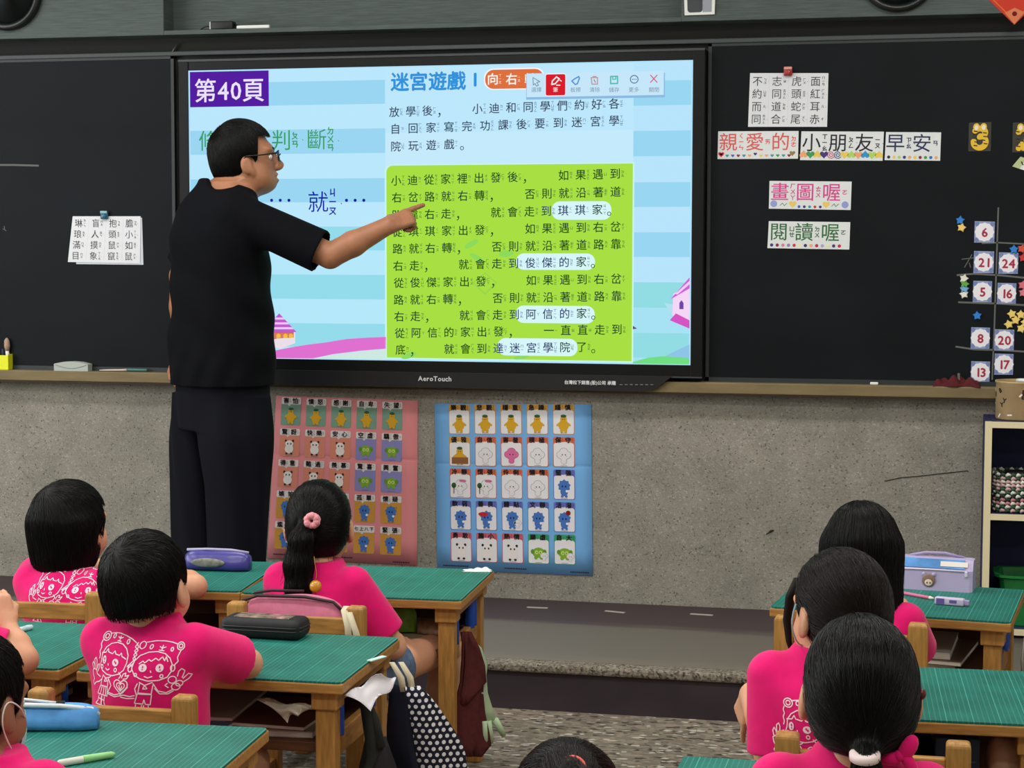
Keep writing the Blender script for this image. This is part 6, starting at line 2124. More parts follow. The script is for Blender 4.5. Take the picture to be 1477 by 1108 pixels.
def strands(vol, parent, o, mat, seeds, flow, n=10, step=0.012, lift=0.0012, rad=0.00048, name='hair_lock', seed=1, hug=0.75, hang=False):
    """fine strands combed over the surface of a hair volume"""
    r = np.random.default_rng(seed)
    P = seeds.copy()
    gone = np.zeros(len(P), bool)
    off = lift + np.abs(r.normal(0, 0.0011, len(P)))
    out = [P.copy()]
    jit = r.normal(0, 0.10, (len(P), 3))
    for i in range(n - 1):
        g_ = vol.grad(P)
        f = flow(P) + jit
        f = f - g_ * (f * g_).sum(-1, keepdims=True) * hug
        f /= np.linalg.norm(f, axis=-1, keepdims=True) + 1e-9
        P = P + f * np.where(gone, 0.0004, step)[:, None]
        d = vol.sample(P)
        if not hang:
            bad = (d > off + 0.0045) & ~gone
            P[bad] -= f[bad] * step * 0.95
            gone |= bad
            d = vol.sample(P)
        near = (np.abs(d) < 0.02) & ~gone
        g2 = vol.grad(P)
        down = g2[:, 2] < -0.75
        corr = np.where(near & ~down, np.clip(d - off, -0.02, 0.02), 0)
        P = P - g2 * corr[:, None]
        out.append(P.copy())
    A = np.stack(out, 1) - np.array(o)
    cu = bpy.data.hair_curves.new(name)
    cu.add_curves([n] * len(A))
    cu.points.foreach_set('position', A.astype(np.float32).ravel())
    taper = np.tile(np.linspace(1.0, 0.35, n), len(A)) * rad * np.repeat(r.uniform(0.7, 1.3, len(A)), n)
    cu.points.foreach_set('radius', taper.astype(np.float32))
    cu.materials.append(mat)
    ob = bpy.data.objects.new(name, cu)
    COL.objects.link(ob)
    ob.parent = parent
    return ob


def cut_local(v, c, B, s, f, k=0.006):
    """carve v where f(x, y, z) < 0, in head coordinates"""
    def F(X, Y, Z):
        p = np.stack([X - c[0], Y - c[1], Z - c[2]], -1) @ B / s
        return f(p[..., 0], p[..., 1], p[..., 2]) * s
    v.fn(F, None, None, k, 'sub')


def hair_shell(kind, c, B, s, h, extra):
    L = lambda x, y, z: c + B @ (np.array((x, y, z)) * s)
    m = 0.17 * s
    lo, hi = c - m, c + m
    ex = {'short': 0.010, 'bob': 0.014, 'long': 0.012, 'pony': 0.007, 'loose': 0.011}[kind]
    ex = extra.get('ex', ex)
    tail = extra.get('tail')
    if kind == 'long':
        lo = lo - np.array((0.03, 0.10, 0.24))
        hi = hi + np.array((0.03, 0.02, 0))
    if kind in ('bob', 'loose'):
        lo = lo - np.array((0.02, 0.02, 0.06))
        hi = hi + np.array((0.02, 0.02, 0))
    if tail:
        T = np.array([q[0] for q in tail])
        lo, hi = np.minimum(lo, T.min(0) - 0.06), np.maximum(hi, T.max(0) + 0.06)
    v = Vol(lo, hi, h)
    r = np.array((0.0715 + ex, 0.090 + ex, 0.083 + ex)) * s
    v.ell(L(0, -0.012, 0.022 + extra.get('top', 0.0) / 2), r + np.array((0, 0, extra.get('top', 0.0) / 2)) * s, B, 0.0)
    if kind == 'short':
        v.ell(L(0, -0.032, -0.025), np.array((extra.get('napew', 0.063), 0.070, 0.070)) * s, B, 0.03)
        cut_local(v, c, B, s, lambda x, y, z: np.maximum(0.040 + 0.15 * (z - 0.05) - y, z - 0.062) * 1.0 + 0 * x)          # forehead and face
        cut_local(v, c, B, s, lambda x, y, z: z + extra.get('nape', 0.058) - 0.9 * np.clip(y + 0.015, 0, 1))     # nape and sideburn line
        cut_local(v, c, B, s, lambda x, y, z: np.sqrt((np.abs(x) - 0.088) ** 2 * 0.8 + (y - 0.002) ** 2 + (z + 0.014 - extra.get('earz', 0.0)) ** 2 * 0.7) - 0.030)   # around the ears
    if kind == 'pony':
        v.ell(L(0, -0.034, -0.022), np.array((0.070, 0.070, 0.070)) * s, B, 0.03)
        cut_local(v, c, B, s, lambda x, y, z: np.maximum(0.042 + 0.15 * (z - 0.05) - y, z - 0.066))
        cut_local(v, c, B, s, lambda x, y, z: z + 0.074 - 0.75 * np.clip(y + 0.02, 0, 1))
        cut_local(v, c, B, s, lambda x, y, z: np.sqrt((np.abs(x) - 0.088) ** 2 * 0.9 + (y - 0.002) ** 2 + (z + 0.016) ** 2 * 0.8) - 0.026)
    if kind in ('bob', 'loose'):
        bz = extra.get('bottom', -0.108)
        w = extra.get('wide', 0.090)
        for q in range(7):
            z = 0.02 + (bz + 0.028 - 0.02) * q / 6
            t = q / 6
            v.ell(L(0, -0.018 - 0.012 * t, z), np.array((w + 0.004 * math.sin(t * 3.1) - 0.012 * t * t, 0.092 - 0.020 * t, 0.034)) * s, B, 0.02)
        cut_local(v, c, B, s, lambda x, y, z: np.maximum(0.038 - y + 0.10 * np.abs(x), z - 0.050))
        if kind == 'bob':
            cut_local(v, c, B, s, lambda x, y, z: np.sqrt((x - 0.098) ** 2 + (y - 0.034) ** 2 + (z + 0.040) ** 2 * 0.3) - 0.034)
    if extra.get('ear'):
        q_ = np.array(extra['ear'])
        cut_local(v, c, B, s, lambda x, y, z: np.sqrt((x - q_[0]) ** 2 * 0.6 + (y - q_[1]) ** 2 + (z - q_[2]) ** 2 * 0.55) - 0.034)
    if kind == 'long':
        for q in range(12):
            t = q / 11
            z = 0.02 - 0.30 * t
            back = -0.018 - 0.052 * min(1, t * 1.6)
            v.ell(L(0, 0, 0) * 0 + c + B @ (np.array((0, back, 0)) * s) + np.array((0, -0.01 * t, z * s)), np.array((0.092 + 0.006 * math.sin(t * 3) - 0.012 * t, 0.088 - 0.050 * min(1, t * 1.7), 0.034)) * s, B, 0.02)
        cut_local(v, c, B, s, lambda x, y, z: np.maximum(0.040 - y + 0.10 * np.abs(x), z - 0.052))
    if tail:
        for (a, ra), (b, rb) in zip(tail[:-1], tail[1:]):
            v.cone(a, b, ra, rb, 0.012)
    return v


def hair(parent, o, kind, c, B, s, mats, seed, extra=None, h=0.0038, nst=1500, crown=(0, -0.045, 0.094), tie=None, wisps=0):
    extra = extra or {}
    v = hair_shell(kind, c, B, s, h, extra)
    # combed relief, running with the strands
    ob = v.build('hair', mats[0], parent, o)
    cw = c + B @ (np.array(crown) * s)
    r = np.random.default_rng(seed)
    V = v.V
    up = B[:, 2]

    def flow(P):
        if tie is None:
            f = P - cw
            f /= np.linalg.norm(f, axis=-1, keepdims=True) + 1e-6
            dist = np.linalg.norm(P - cw, axis=-1, keepdims=True)
            sw = np.cross(np.broadcast_to(up, P.shape), f)
            g_ = np.array((0, 0, -1.0))
            return f + sw * np.exp(-dist / 0.035) * 0.9 + g_ * np.clip((dist - 0.05) / 0.08, 0, 1.3)
        T = np.array(tie)
        f = T - P
        dist = np.linalg.norm(f, axis=-1, keepdims=True)
        f /= dist + 1e-6
        if extra.get('tail'):
            pts = np.array([q[0] for q in extra['tail']])
            # beyond the tie: along the tail
            best = np.argmin(np.linalg.norm(P[:, None, :] - pts[None], axis=-1), axis=1)
            nx = np.clip(best + 1, 0, len(pts) - 1)
            pv = np.clip(nx - 1, 0, len(pts) - 1)
            tdir = pts[nx] - pts[pv]
            tdir /= np.linalg.norm(tdir, axis=-1, keepdims=True) + 1e-6
            tdir[best == len(pts) - 1] = (pts[-1] - pts[-2]) / np.linalg.norm(pts[-1] - pts[-2])
            on = (np.min(np.linalg.norm(P[:, None, :] - pts[None], axis=-1), axis=1) < 0.045)[:, None]
            return np.where(on, tdir, f)
        return f
    gn = v.grad(V) @ B
    lv = (V - c) @ B
    out = ((gn * lv).sum(1) / (np.linalg.norm(lv, axis=1) + 1e-9) > 0.30) & ~((gn[:, 1] > 0.45) & (lv[:, 2] < 0.072 * s) & (lv[:, 1] > 0.02 * s)) & ~((gn[:, 2] < -0.5))
    if extra.get('tail'):
        pts_ = np.array([q[0] for q in extra['tail']])
        out |= (np.min(np.linalg.norm(V[:, None, :] - pts_[None], axis=-1), axis=1) < 0.036)
    V0 = V[out]
    idx = r.choice(len(V0), min(nst, len(V0)), replace=False)
    strands(v, ob, o, mats[1], V0[idx], flow, seed=seed, n=10, step=0.011 * s, lift=0.0006, hang=kind == 'long')
    if wisps:
        z = V[:, 2]
        low = V[z < np.quantile(z, 0.25)]
        w = low[r.choice(len(low), wisps)]
        dv = r.normal(0, 0.0016, w.shape) + np.array((0, -0.0006, -0.0045))
        cv = r.normal(0, 0.00016, w.shape)
        A = np.stack([w + dv * j + cv * j * j for j in range(8)], 1) - np.array(o)
        cu = bpy.data.hair_curves.new('hair_wisp')
        cu.add_curves([8] * len(A))
        cu.points.foreach_set('position', A.astype(np.float32).ravel())
        cu.points.foreach_set('radius', np.full(len(A) * 8, 0.0004, np.float32))
        cu.materials.append(mats[1])
        q = bpy.data.objects.new('hair_wisp', cu)
        COL.objects.link(q)
        q.parent = ob
    return ob, v


BLK, BRN = (SHELL, HAIR), (SHELLB, HAIRB)

# ---- white line drawing on the back of the shirts
def circ(cx, cy, rx, ry=None, n=18, a0=0, a1=360):
    ry = ry or rx
    return [(cx + rx * math.cos(math.radians(a0 + (a1 - a0) * k / n)), cy + ry * math.sin(math.radians(a0 + (a1 - a0) * k / n))) for k in range(n + 1)]


def heartline(cx, cy, r):
    return [(cx + r * math.sin(t) ** 3, cy - r * (13 * math.cos(t) - 5 * math.cos(2 * t) - 2 * math.cos(3 * t) - math.cos(4 * t)) / 16) for t in [2 * math.pi * k / 24 for k in range(25)]]


PRINT_LINES = [
    circ(594, 300, 26), circ(594, 300, 13), [(618, 284), (650, 278), (690, 277), (740, 286), (790, 302), (828, 322)], [(572, 322), (566, 345), (574, 365), (567, 390), (574, 412), (570, 436)],
    circ(650, 295, 9, 12), circ(768, 318, 9, 13), [(680, 296), (700, 305), (722, 297)], [(700, 290), (700, 320)], [(684, 318), (716, 322)],
    [(590, 445), (592, 400), (612, 362), (645, 338), (690, 328), (735, 335), (772, 358), (795, 395), (795, 440), (778, 485), (745, 512), (695, 527), (645, 524), (604, 505), (583, 472), (590, 445)],
    [(586, 398), (618, 392), (630, 368), (640, 388), (675, 395), (688, 376), (700, 394), (730, 400), (742, 384), (750, 404), (786, 418)],
    [(632, 488), (648, 498), (666, 488)], [(650, 455), (652, 470)], circ(598, 482, 10, 12), circ(714, 490, 10, 11),
    [(612, 532), (640, 548), (672, 540), (684, 530)], [(640, 548), (628, 570), (655, 566), (640, 548)], [(612, 540), (598, 600), (660, 602), (664, 545)], [(598, 600), (568, 656), (658, 662), (660, 602)],
    [(612, 604), (596, 655)], [(630, 604), (622, 656)], [(646, 604), (644, 658)], [(584, 664), (572, 702), (546, 726), (600, 728), (606, 666)], [(574, 684), (602, 690)], [(612, 666), (606, 728), (642, 730), (630, 706), (634, 668)], [(610, 690), (630, 694)],
    [(610, 556), (580, 580), (548, 590), (526, 612), (516, 590), (528, 572), (514, 548), (508, 520), (524, 508), (548, 512), (556, 534), (592, 548)], [(514, 512), (506, 480), (514, 462), (526, 482), (530, 508)], [(530, 506), (528, 446), (540, 432), (548, 450), (548, 508)], [(550, 508), (560, 476), (572, 470), (572, 496), (560, 520)],
    [(668, 552), (690, 590), (664, 634), (720, 646), (780, 628), (815, 590), (812, 560)], heartline(764, 586, 52), heartline(764, 588, 30), [(752, 578), (764, 612), (776, 582)], [(660, 642), (720, 658), (790, 640)], [(764, 656), (810, 662), (862, 658)], [(790, 642), (830, 648), (866, 640)],
    [(768, 534), (780, 508), (800, 500), (794, 522), (822, 512), (806, 536), (780, 540)], [(742, 500), (762, 520), (748, 540)],
    [(832, 322), (852, 346), (832, 366), (856, 388), (834, 408), (848, 432), (812, 470)], [(842, 318), (828, 344), (856, 362), (834, 388), (852, 412), (800, 462)],
    circ(876, 332, 20), circ(1126, 330, 24), circ(1126, 330, 12), [(896, 316), (950, 308), (1010, 308), (1060, 312), (1104, 320)], [(1132, 354), (1122, 378), (1114, 400), (1120, 424), (1100, 446), (1104, 470)],
    circ(936, 340, 9, 12), circ(1072, 352, 8, 11), [(986, 338), (1006, 348), (1028, 340)], [(1006, 330), (1006, 360)], [(988, 358), (1024, 362)],
    [(836, 470), (848, 424), (880, 390), (930, 370), (985, 366), (1035, 378), (1070, 404), (1086, 440), (1084, 486), (1062, 522), (1015, 540), (950, 544), (895, 530), (856, 506), (836, 470)], circ(824, 470, 14, 22), circ(1090, 466, 12, 20),
    [(882, 440), (906, 422), (920, 432), (944, 412), (960, 422), (984, 404), (1004, 416), (1024, 396), (1040, 420), (1046, 394), (1060, 426)], [(924, 515), (948, 524), (976, 515)], [(962, 478), (966, 492)], circ(866, 508, 9, 10), circ(1030, 514, 9, 10),
    [(894, 552), (930, 572), (980, 552)], [(930, 572), (918, 596), (946, 594), (930, 572)], [(900, 556), (886, 622), (970, 628), (984, 560)], [(882, 628), (862, 690), (916, 694), (924, 664), (932, 696), (962, 698), (972, 632), (882, 628)], [(870, 698), (862, 740), (906, 742), (908, 700)], [(866, 716), (906, 718)], [(922, 702), (916, 742), (948, 742), (950, 702)], [(920, 718), (948, 720)],
    [(884, 560), (866, 596), (878, 640)], [(986, 566), (1010, 608), (1056, 622), (1090, 604)], [(990, 590), (1020, 628), (1066, 630), (1096, 612)], circ(1090, 540, 22), circ(1108, 586, 22), circ(1126, 566, 18), [(1116, 522), (1124, 488), (1140, 472), (1156, 486), (1140, 532)], [(1144, 538), (1172, 508), (1190, 516), (1172, 542), (1146, 560)], [(1066, 560), (1050, 574), (1070, 590)],
]
PRINT_FILLS = [circ(615, 437, 15, 26, 14), circ(707, 445, 25, 23, 14), circ(910, 463, 27, 25, 14), circ(1016, 463, 24, 26, 14)]
PRINT_DOTS = [circ(616, 430, 5, 9, 8), circ(617, 448, 4, 6, 8), circ(702, 440, 5, 8, 8), circ(712, 448, 6, 8, 8), circ(910, 457, 5, 7, 8), circ(909, 472, 4, 6, 8), circ(1016, 457, 5, 8, 8), circ(1020, 474, 4, 6, 8)]


def shirt_print(parent, vol, o, centre, yaw, scale=0.000305, lift=0.0011, wid=0.0021):
    """draws the line picture on the back of a shirt volume, centred at a world point on the back"""
    B = basis(yaw)
    R_, F_ = B[:, 0], B[:, 1]
    centre = np.array(centre, float)

    def project(pts):
        P = np.array([centre + R_ * (x - 848) * scale + np.array((0, 0, 1.0)) * (516 - y) * scale for x, y in pts]) - F_ * 0.16
        alive = np.ones(len(P), bool)
        for _ in range(40):
            d = vol.sample(P)
            d = np.clip(np.where(d > 0.5, 0.006, d - lift), -0.01, 0.03)
            P = P + F_ * d[:, None] * 0.8
        return P
    mb = MB()
    mats = [WHITEPRINT, PINK]

    def resample(pts, step=7.0):
        out = [pts[0]]
        for a, b in zip(pts[:-1], pts[1:]):
            n = max(1, int(math.hypot(b[0] - a[0], b[1] - a[1]) / step))
            out += [(a[0] + (b[0] - a[0]) * k / n, a[1] + (b[1] - a[1]) * k / n) for k in range(1, n + 1)]
        return out
    for L_ in PRINT_LINES:
        P = project(resample(L_))
        n = len(P)
        g_ = vol.grad(P)
        T = np.gradient(P, axis=0)
        T /= np.linalg.norm(T, axis=1, keepdims=True) + 1e-9
        Sd = np.cross(g_, T)
        Sd /= np.linalg.norm(Sd, axis=1, keepdims=True) + 1e-9
        vs = np.vstack([P - Sd * wid / 2, P + Sd * wid / 2])
        jump = np.linalg.norm(np.diff(P, axis=0), axis=1)
        mb.add(vs, [(i, i + 1, n + i + 1, n + i) for i in range(n - 1) if jump[i] < 0.012], 0, True)
    for k, (Ls, mi, lf) in enumerate(((PRINT_FILLS, 0, 0.0), (PRINT_DOTS, 1, 0.0004))):
        for L_ in Ls:
            P = project(L_[:-1]) - F_ * lf
            c = P.mean(0)
            n = len(P)
            mb.add(np.vstack([P, c]), [(i, (i + 1) % n, n) for i in range(n)], mi, True)
    return mb.build('shirt_print', mats, parent, None)


def shift(ob, o):
    me = ob.data
    co = np.empty(len(me.vertices) * 3, np.float32)
    me.vertices.foreach_get('co', co)
    co = co.reshape(-1, 3) - np.array(o, np.float32)
    me.vertices.foreach_set('co', co.ravel())
    me.update()
    return ob
# ------------------------------------------------------------------ children
def wrinkle(a, seed):
    r = random.Random(seed)
    q = [(r.uniform(-1, 1) * 30, r.uniform(-1, 1) * 30, r.uniform(0.4, 1) * 45, r.uniform(0, 6)) for _ in range(4)]

    def f(X, Y, Z):
        s = 0
        for kx, ky, kz, p in q:
            s = s + np.sin(X * kx + Y * ky + Z * kz + p)
        return a * s
    return f


def child(label, hip, sh, head, hyaw=0, hpitch=0, hroll=0, byaw=0, s=1.0, arms=None, skin=None, legs=None, hairkind='short', hmats=BLK, hextra=None, hargs=None,
          print_at=None, shorts=None, seed=1, seat=0.293, h=0.0045, short_len=0.62, shirt=None, neck_fwd=0.0, knee_z=None, bust=1.0):
    skin = skin or SKIN_K
    hip, sh, head = np.array(hip, float), np.array(sh, float), np.array(head, float)
    o = np.array((hip[0], hip[1], 0.0))
    t = thing('person', label, 'person', o)
    Bb, Bh = basis(byaw), basis(hyaw, hpitch, hroll)
    R_, F_ = Bb[:, 0], Bb[:, 1]
    U_ = np.array((0, 0, 1.0))
    J = {}
    for q, nm in ((-1, 'L'), (1, 'R')):
        S0 = sh + R_ * q * 0.100 * bust - U_ * 0.022
        dflt = (S0 + F_ * 0.10 - U_ * 0.12 + R_ * q * 0.035, S0 + F_ * 0.28 - U_ * 0.09 - R_ * q * 0.03, F_ * 1.0 - R_ * q * 0.3, U_ + R_ * q * 0.2, (0.5, 0.5, 0.5, 0.6))
        a = (arms or {}).get(nm)
        J[nm] = (S0,) + tuple((np.array(x, float) if i < 4 else x) for i, x in enumerate(a if a else dflt))
    lg = {}
    for q, nm in ((-1, 'L'), (1, 'R')):
        H0 = hip + R_ * q * 0.065
        H0[2] = seat + 0.068
        d = (legs or {}).get(nm)
        if d is None:
            K0 = H0 + F_ * 0.26 + R_ * q * 0.03
            K0[2] = knee_z if knee_z else seat + 0.034
            A0 = K0 + F_ * -0.02
            A0[2] = 0.075
            if seat < 0.2:
                A0 = K0 - F_ * 0.17 - R_ * q * 0.02
        else:
            K0, A0 = np.array(d[0], float), np.array(d[1], float)
        lg[nm] = (H0, K0, A0)
    allp = [hip, sh, head] + [p for nm in 'LR' for p in J[nm][:3]] + [p for nm in 'LR' for p in lg[nm]]
    allp = np.array(allp)
    lo, hi = allp.min(0) - 0.13, allp.max(0) + 0.14
    lo[2] = 0.0 - 0.01
    v = Vol(lo, hi, h)
    # trunk
    hipz = seat + 0.06
    for k in range(7):
        f = k / 6
        c = hip * (1 - f) + sh * f
        c[2] = hipz + (sh[2] - 0.045 - hipz) * f
        v.ell(c, (0.088 + 0.004 * f, 0.062, 0.06), Bb, 0.02)
    v.cone(sh - U_ * 0.03 - R_ * 0.075, sh - U_ * 0.03 + R_ * 0.075, 0.038, 0.038, 0.03)
    nb = sh + U_ * 0.0 + F_ * 0.0
    v.cone(nb, head - Bh[:, 2] * 0.055 * s - Bh[:, 1] * 0.018 * s, 0.040 * s, 0.037 * s, 0.02)
    head_sdf(v, head, Bh, s)
    for nm, q in (('L', -1), ('R', 1)):
        S0, E0, W0, hd, hn, curls = J[nm]
        v.cone(S0, E0, 0.036, 0.030, 0.02)
        v.cone(E0, E0 * 0.55 + W0 * 0.45, 0.0305, 0.029, 0.008)
        v.cone(E0 * 0.55 + W0 * 0.45, W0, 0.029, 0.0205, 0.01, flat=(hn, 0.9))
        hand_sdf(v, W0, hd, hn, 0.128, curls, q if (hn @ U_) >= -2 else -q)
        H0, K0, A0 = lg[nm]
        v.cone(H0, K0, 0.058, 0.043, 0.02)
        v.cone(K0, K0 * 0.6 + A0 * 0.4, 0.044, 0.043, 0.01)
        v.cone(K0 * 0.6 + A0 * 0.4, A0, 0.043, 0.029, 0.01)
        v.cone(A0, A0 + F_ * 0.06 - U_ * 0.035, 0.028, 0.026, 0.01)
    shift(v.build('body', skin, t), o)
    face_parts(t, head, Bh, s, o)
    # shirt
    lo2 = np.minimum.reduce([hip - (0.17, 0.17, 0), sh - 0.19] + [np.minimum(J[n][0], J[n][1]) - 0.09 for n in 'LR'])
    hi2 = np.maximum.reduce([hip + (0.17, 0.17, 0), sh + 0.19] + [np.maximum(J[n][0], J[n][1]) + 0.09 for n in 'LR'])
    lo2[2], hi2[2] = seat - 0.01, sh[2] + 0.09
    vs = Vol(lo2, hi2, 0.0042)
    zt = sh[2]
    zb = seat + 0.012
    prof = [(0.0, 0.126, 0.104), (0.28, 0.117, 0.100), (0.55, 0.119, 0.096), (0.80, 0.123, 0.090), (0.93, 0.112, 0.076), (1.0, 0.090, 0.066), (1.07, 0.064, 0.057), (1.11, 0.054, 0.051)]
    secs = []
    for f, rx_, ry_ in prof:
        g_ = min(f, 1.0)
        c = hip * (1 - g_) + sh * g_ + F_ * 0.012 * max(0, f - 0.9) * 10
        secs.append((zb + (zt - zb) * f, c[0], c[1], rx_ * bust, ry_))
    vs.loft(secs, 0.02, wr=wrinkle(0.0019, seed), yaw=math.radians(byaw))
    for nm, q in (('L', -1), ('R', 1)):
        S0, E0 = J[nm][0], J[nm][1]
        e = S0 + (E0 - S0) * 0.86
        vs.cone(S0 - (E0 - S0) * 0.02, e, 0.047, 0.052, 0.030)
    for nm in 'LR':
        S0, E0 = J[nm][0], J[nm][1]
        d = (E0 - S0) / np.linalg.norm(E0 - S0)
        e = S0 + (E0 - S0) * 0.78

        def capf(X, Y, Z, e=e, d=d):
            return -((X - e[0]) * d[0] + (Y - e[1]) * d[1] + (Z - e[2]) * d[2])
        L_ = e + d * 0.05
        vs.fn(lambda X, Y, Z, e=e, d=d: np.maximum(capf(X, Y, Z, e, d), np.sqrt((X - L_[0]) ** 2 + (Y - L_[1]) ** 2 + (Z - L_[2]) ** 2) - 0.085), L_ - 0.1, L_ + 0.1, 0.0, 'sub')
        vs.cone(e - d * 0.028, e + d * 0.02, 0.041, 0.046, 0.0, 'sub')
    # neck opening
    vs.cone(sh + U_ * 0.070 + F_ * 0.014, sh + U_ * 0.12 + F_ * 0.014, 0.040, 0.046, 0.003, 'sub')
    so = shift(vs.build('t_shirt', shirt or PINK, t), o)
    if print_at is not None:
        pm = shirt_print(so, vs, o, print_at, byaw)
        shift(pm, o)
    # shorts
    lo3 = np.min([p for n in 'LR' for p in lg[n][:2]], 0) - 0.12
    hi3 = np.max([p for n in 'LR' for p in lg[n][:2]], 0) + 0.12
    v3 = Vol(lo3, hi3, 0.005)
    v3.ell(np.array((hip[0], hip[1], seat + 0.075)), (0.122, 0.100, 0.075), Bb, 0.0)
    for nm in 'LR':
        H0, K0, A0 = lg[nm]
        v3.cone(H0, H0 + (K0 - H0) * short_len, 0.068, 0.066, 0.02)
    v3.fn(lambda X, Y, Z: Z - (seat + 0.0015), None, None, 0, 'sub') if seat > 0.2 else None
    for nm in 'LR':
        H0, K0, A0 = lg[nm]
        d = (K0 - H0) / np.linalg.norm(K0 - H0)
        e = H0 + (K0 - H0) * (short_len + 0.04)
        c_ = e + d * 0.06
        v3.fn(lambda X, Y, Z, e=e, d=d, c_=c_: np.maximum(-((X - e[0]) * d[0] + (Y - e[1]) * d[1] + (Z - e[2]) * d[2]), np.sqrt((X - c_[0]) ** 2 + (Y - c_[1]) ** 2 + (Z - c_[2]) ** 2) - 0.10), c_ - 0.11, c_ + 0.11, 0.0, 'sub')
    shift(v3.build('shorts', shorts or NAVY, t), o)
    for nm in 'LR':
        A0 = lg[nm][2]
        base = np.array((A0[0], A0[1], 0.0)) - o
        mb = MB()
        m4 = Matrix.Rotation(math.radians(byaw), 4, 'Z')
        for (y, z, ry, rz, rx_) in ((0.03, 0.030, 0.088, 0.030, 0.036), (0.07, 0.028, 0.05, 0.026, 0.038), (-0.01, 0.045, 0.040, 0.045, 0.034)):
            mb.ell(np.array(base) + np.array(m4 @ Vector((0, y, z))), (rx_, ry, rz), 0, 16, m4)
        mb.box(np.array(base) + np.array(m4 @ Vector((0, 0.035, 0.009))), (0.072, 0.18, 0.018), bev=0.008, mat=1, rot=m4)
        mb.build('shoe', [M('shoe_grey', (90, 92, 100), rough=0.7), WHITE], t)
    ho, hv = hair(t, o, hairkind, head, Bh, s, hmats, seed, hextra, **(hargs or {}))
    shift(ho, o) if False else None
    return t, o, Bh, ho


def chaikin(pts, n=3):
    pts = [np.array(q, float) for q in pts]
    for _ in range(n):
        pts = [pts[0]] + [w for a, b in zip(pts[:-1], pts[1:]) for w in (a * 0.75 + b * 0.25, a * 0.25 + b * 0.75)] + [pts[-1]]
    return pts


def LH(head, B, s, x, y, z):
    return np.array(head) + B @ (np.array((x, y, z)) * s)


# boy with the whorl at the black pencil case
E_ = atZ(357, 957, 0.566)
hd = np.array((atY(211, 826, -3.12)[0], -3.12, 0.744))
pc = atY(190, 976, -3.23)
child('boy in pink printed shirt, elbow on the desk with the black pencil case', (0.272, -3.13, 0), (0.272, -3.135, 0.652), hd, hyaw=-4, hpitch=-6, hroll=-2, byaw=-3, seed=11, hextra=dict(nape=0.042, napew=0.056),
      arms={'R': (E_, (0.31, -2.83, 0.562), (-0.8, 0.6, -0.05), (0, 0, 1), (0.35, 0.4, 0.45, 0.5)), 'L': ((0.125, -2.985, 0.568), (0.20, -2.80, 0.562), (0.5, 0.8, -0.05), (0, 0, 1), (0.35, 0.4, 0.45, 0.5))},
      print_at=pc, hargs=dict(crown=(-0.012, -0.066, 0.082), nst=2600))

# girl with the bob at the front
hd = np.array((atY(103, 769, -2.20)[0], -2.20, 0.712))
El = atZ(281, 846, 0.565)
pc = atY(93, 862, -2.34)
child('girl with a black bob, elbow by the blue purple pencil case', (-0.335, -2.25, 0), (-0.345, -2.255, 0.592), hd, hyaw=-22, hpitch=-3, byaw=-4, seed=12,
      arms={'R': (El, (El[0] - 0.10, El[1] + 0.16, 0.562), (-0.7, 0.6, 0), (0, 0, 1), (0.5, 0.5, 0.55, 0.6)), 'L': ((-0.50, -2.10, 0.565), (-0.40, -1.93, 0.562), (0.6, 0.8, 0), (0, 0, 1), (0.4, 0.4, 0.45, 0.5))},
      print_at=pc, hairkind='bob', hextra=dict(bottom=-0.118, wide=0.091), hargs=dict(nst=2800, crown=(-0.005, -0.055, 0.092)))

# girl with the ponytail
hd = np.array((atY(461, 757, -2.20)[0], -2.20, 0.737))
T = [atY(441, 757, -2.315), atY(434, 780, -2.335), atY(431, 815, -2.335), atY(431, 850, -2.34), atY(433, 872, -2.345)]
tail = [(T[0], 0.014), (T[1], 0.026), (T[2], 0.034), (T[3], 0.030), (T[4], 0.016)]
kn = np.array((0.545, -1.87, 0.372))
p1, o1, B1, ho1 = child('girl with a ponytail in a pink scrunchie, seated before the pink poster', (0.335, -2.275, 0), (0.328, -2.262, 0.622), hd, hyaw=8, hpitch=2, byaw=-8, seed=13, bust=0.98,
      arms={'R': ((0.510, -2.225, 0.445), (0.46, -2.07, 0.43), (-0.3, 1, -0.1), (0, 0, 1), (0.4, 0.4, 0.5, 0.5)), 'L': ((0.19, -2.12, 0.50), (0.24, -1.98, 0.565), (0.4, 0.9, 0), (0, 0, 1), (0.4, 0.4, 0.45, 0.5))},
      legs={'R': (kn, (0.53, -1.86, 0.075)), 'L': ((0.36, -2.02, 0.365), (0.36, -2.05, 0.075))}, shorts=DENIM, short_len=0.46, hairkind='pony', hextra=dict(tail=tail), hargs=dict(tie=T[0], nst=2600, wisps=60))
c = atY(450, 751, -2.325) - o1
mb = MB()
rr = random.Random(5)
for k in range(26):
    a = 2 * math.pi * k / 26
    m = Vector((math.cos(a), 0.15 * math.sin(3 * a), math.sin(a)))
    mb.ell(c + np.array(m) * 0.012 + np.array((0, rr.uniform(-0.004, 0.004), 0)), (0.008 + rr.uniform(0, 0.002), 0.009, 0.008 + rr.uniform(0, 0.002)), 0, 8)
mb.build('hair_tie', M('pale_pink_scrunchie', (226, 150, 160), rough=0.8, bump=0.3, bscale=200), ho1)
c = atY(455, 846, -2.372) - o1
MB().lathe([(0.001, -0.008), (0.011, -0.006), (0.0155, 0), (0.011, 0.006), (0.001, 0.008)], c, 16, mtx=Matrix.Rotation(math.radians(80), 4, 'X')).tube([c + np.array((0.003 * math.sin(k), 0, 0.012 + 0.012 * k)) for k in range(6)], 0.0006, 6).build('bead_charm', M('amber_bead', (200, 140, 30), rough=0.25, coat=0.5), ho1)

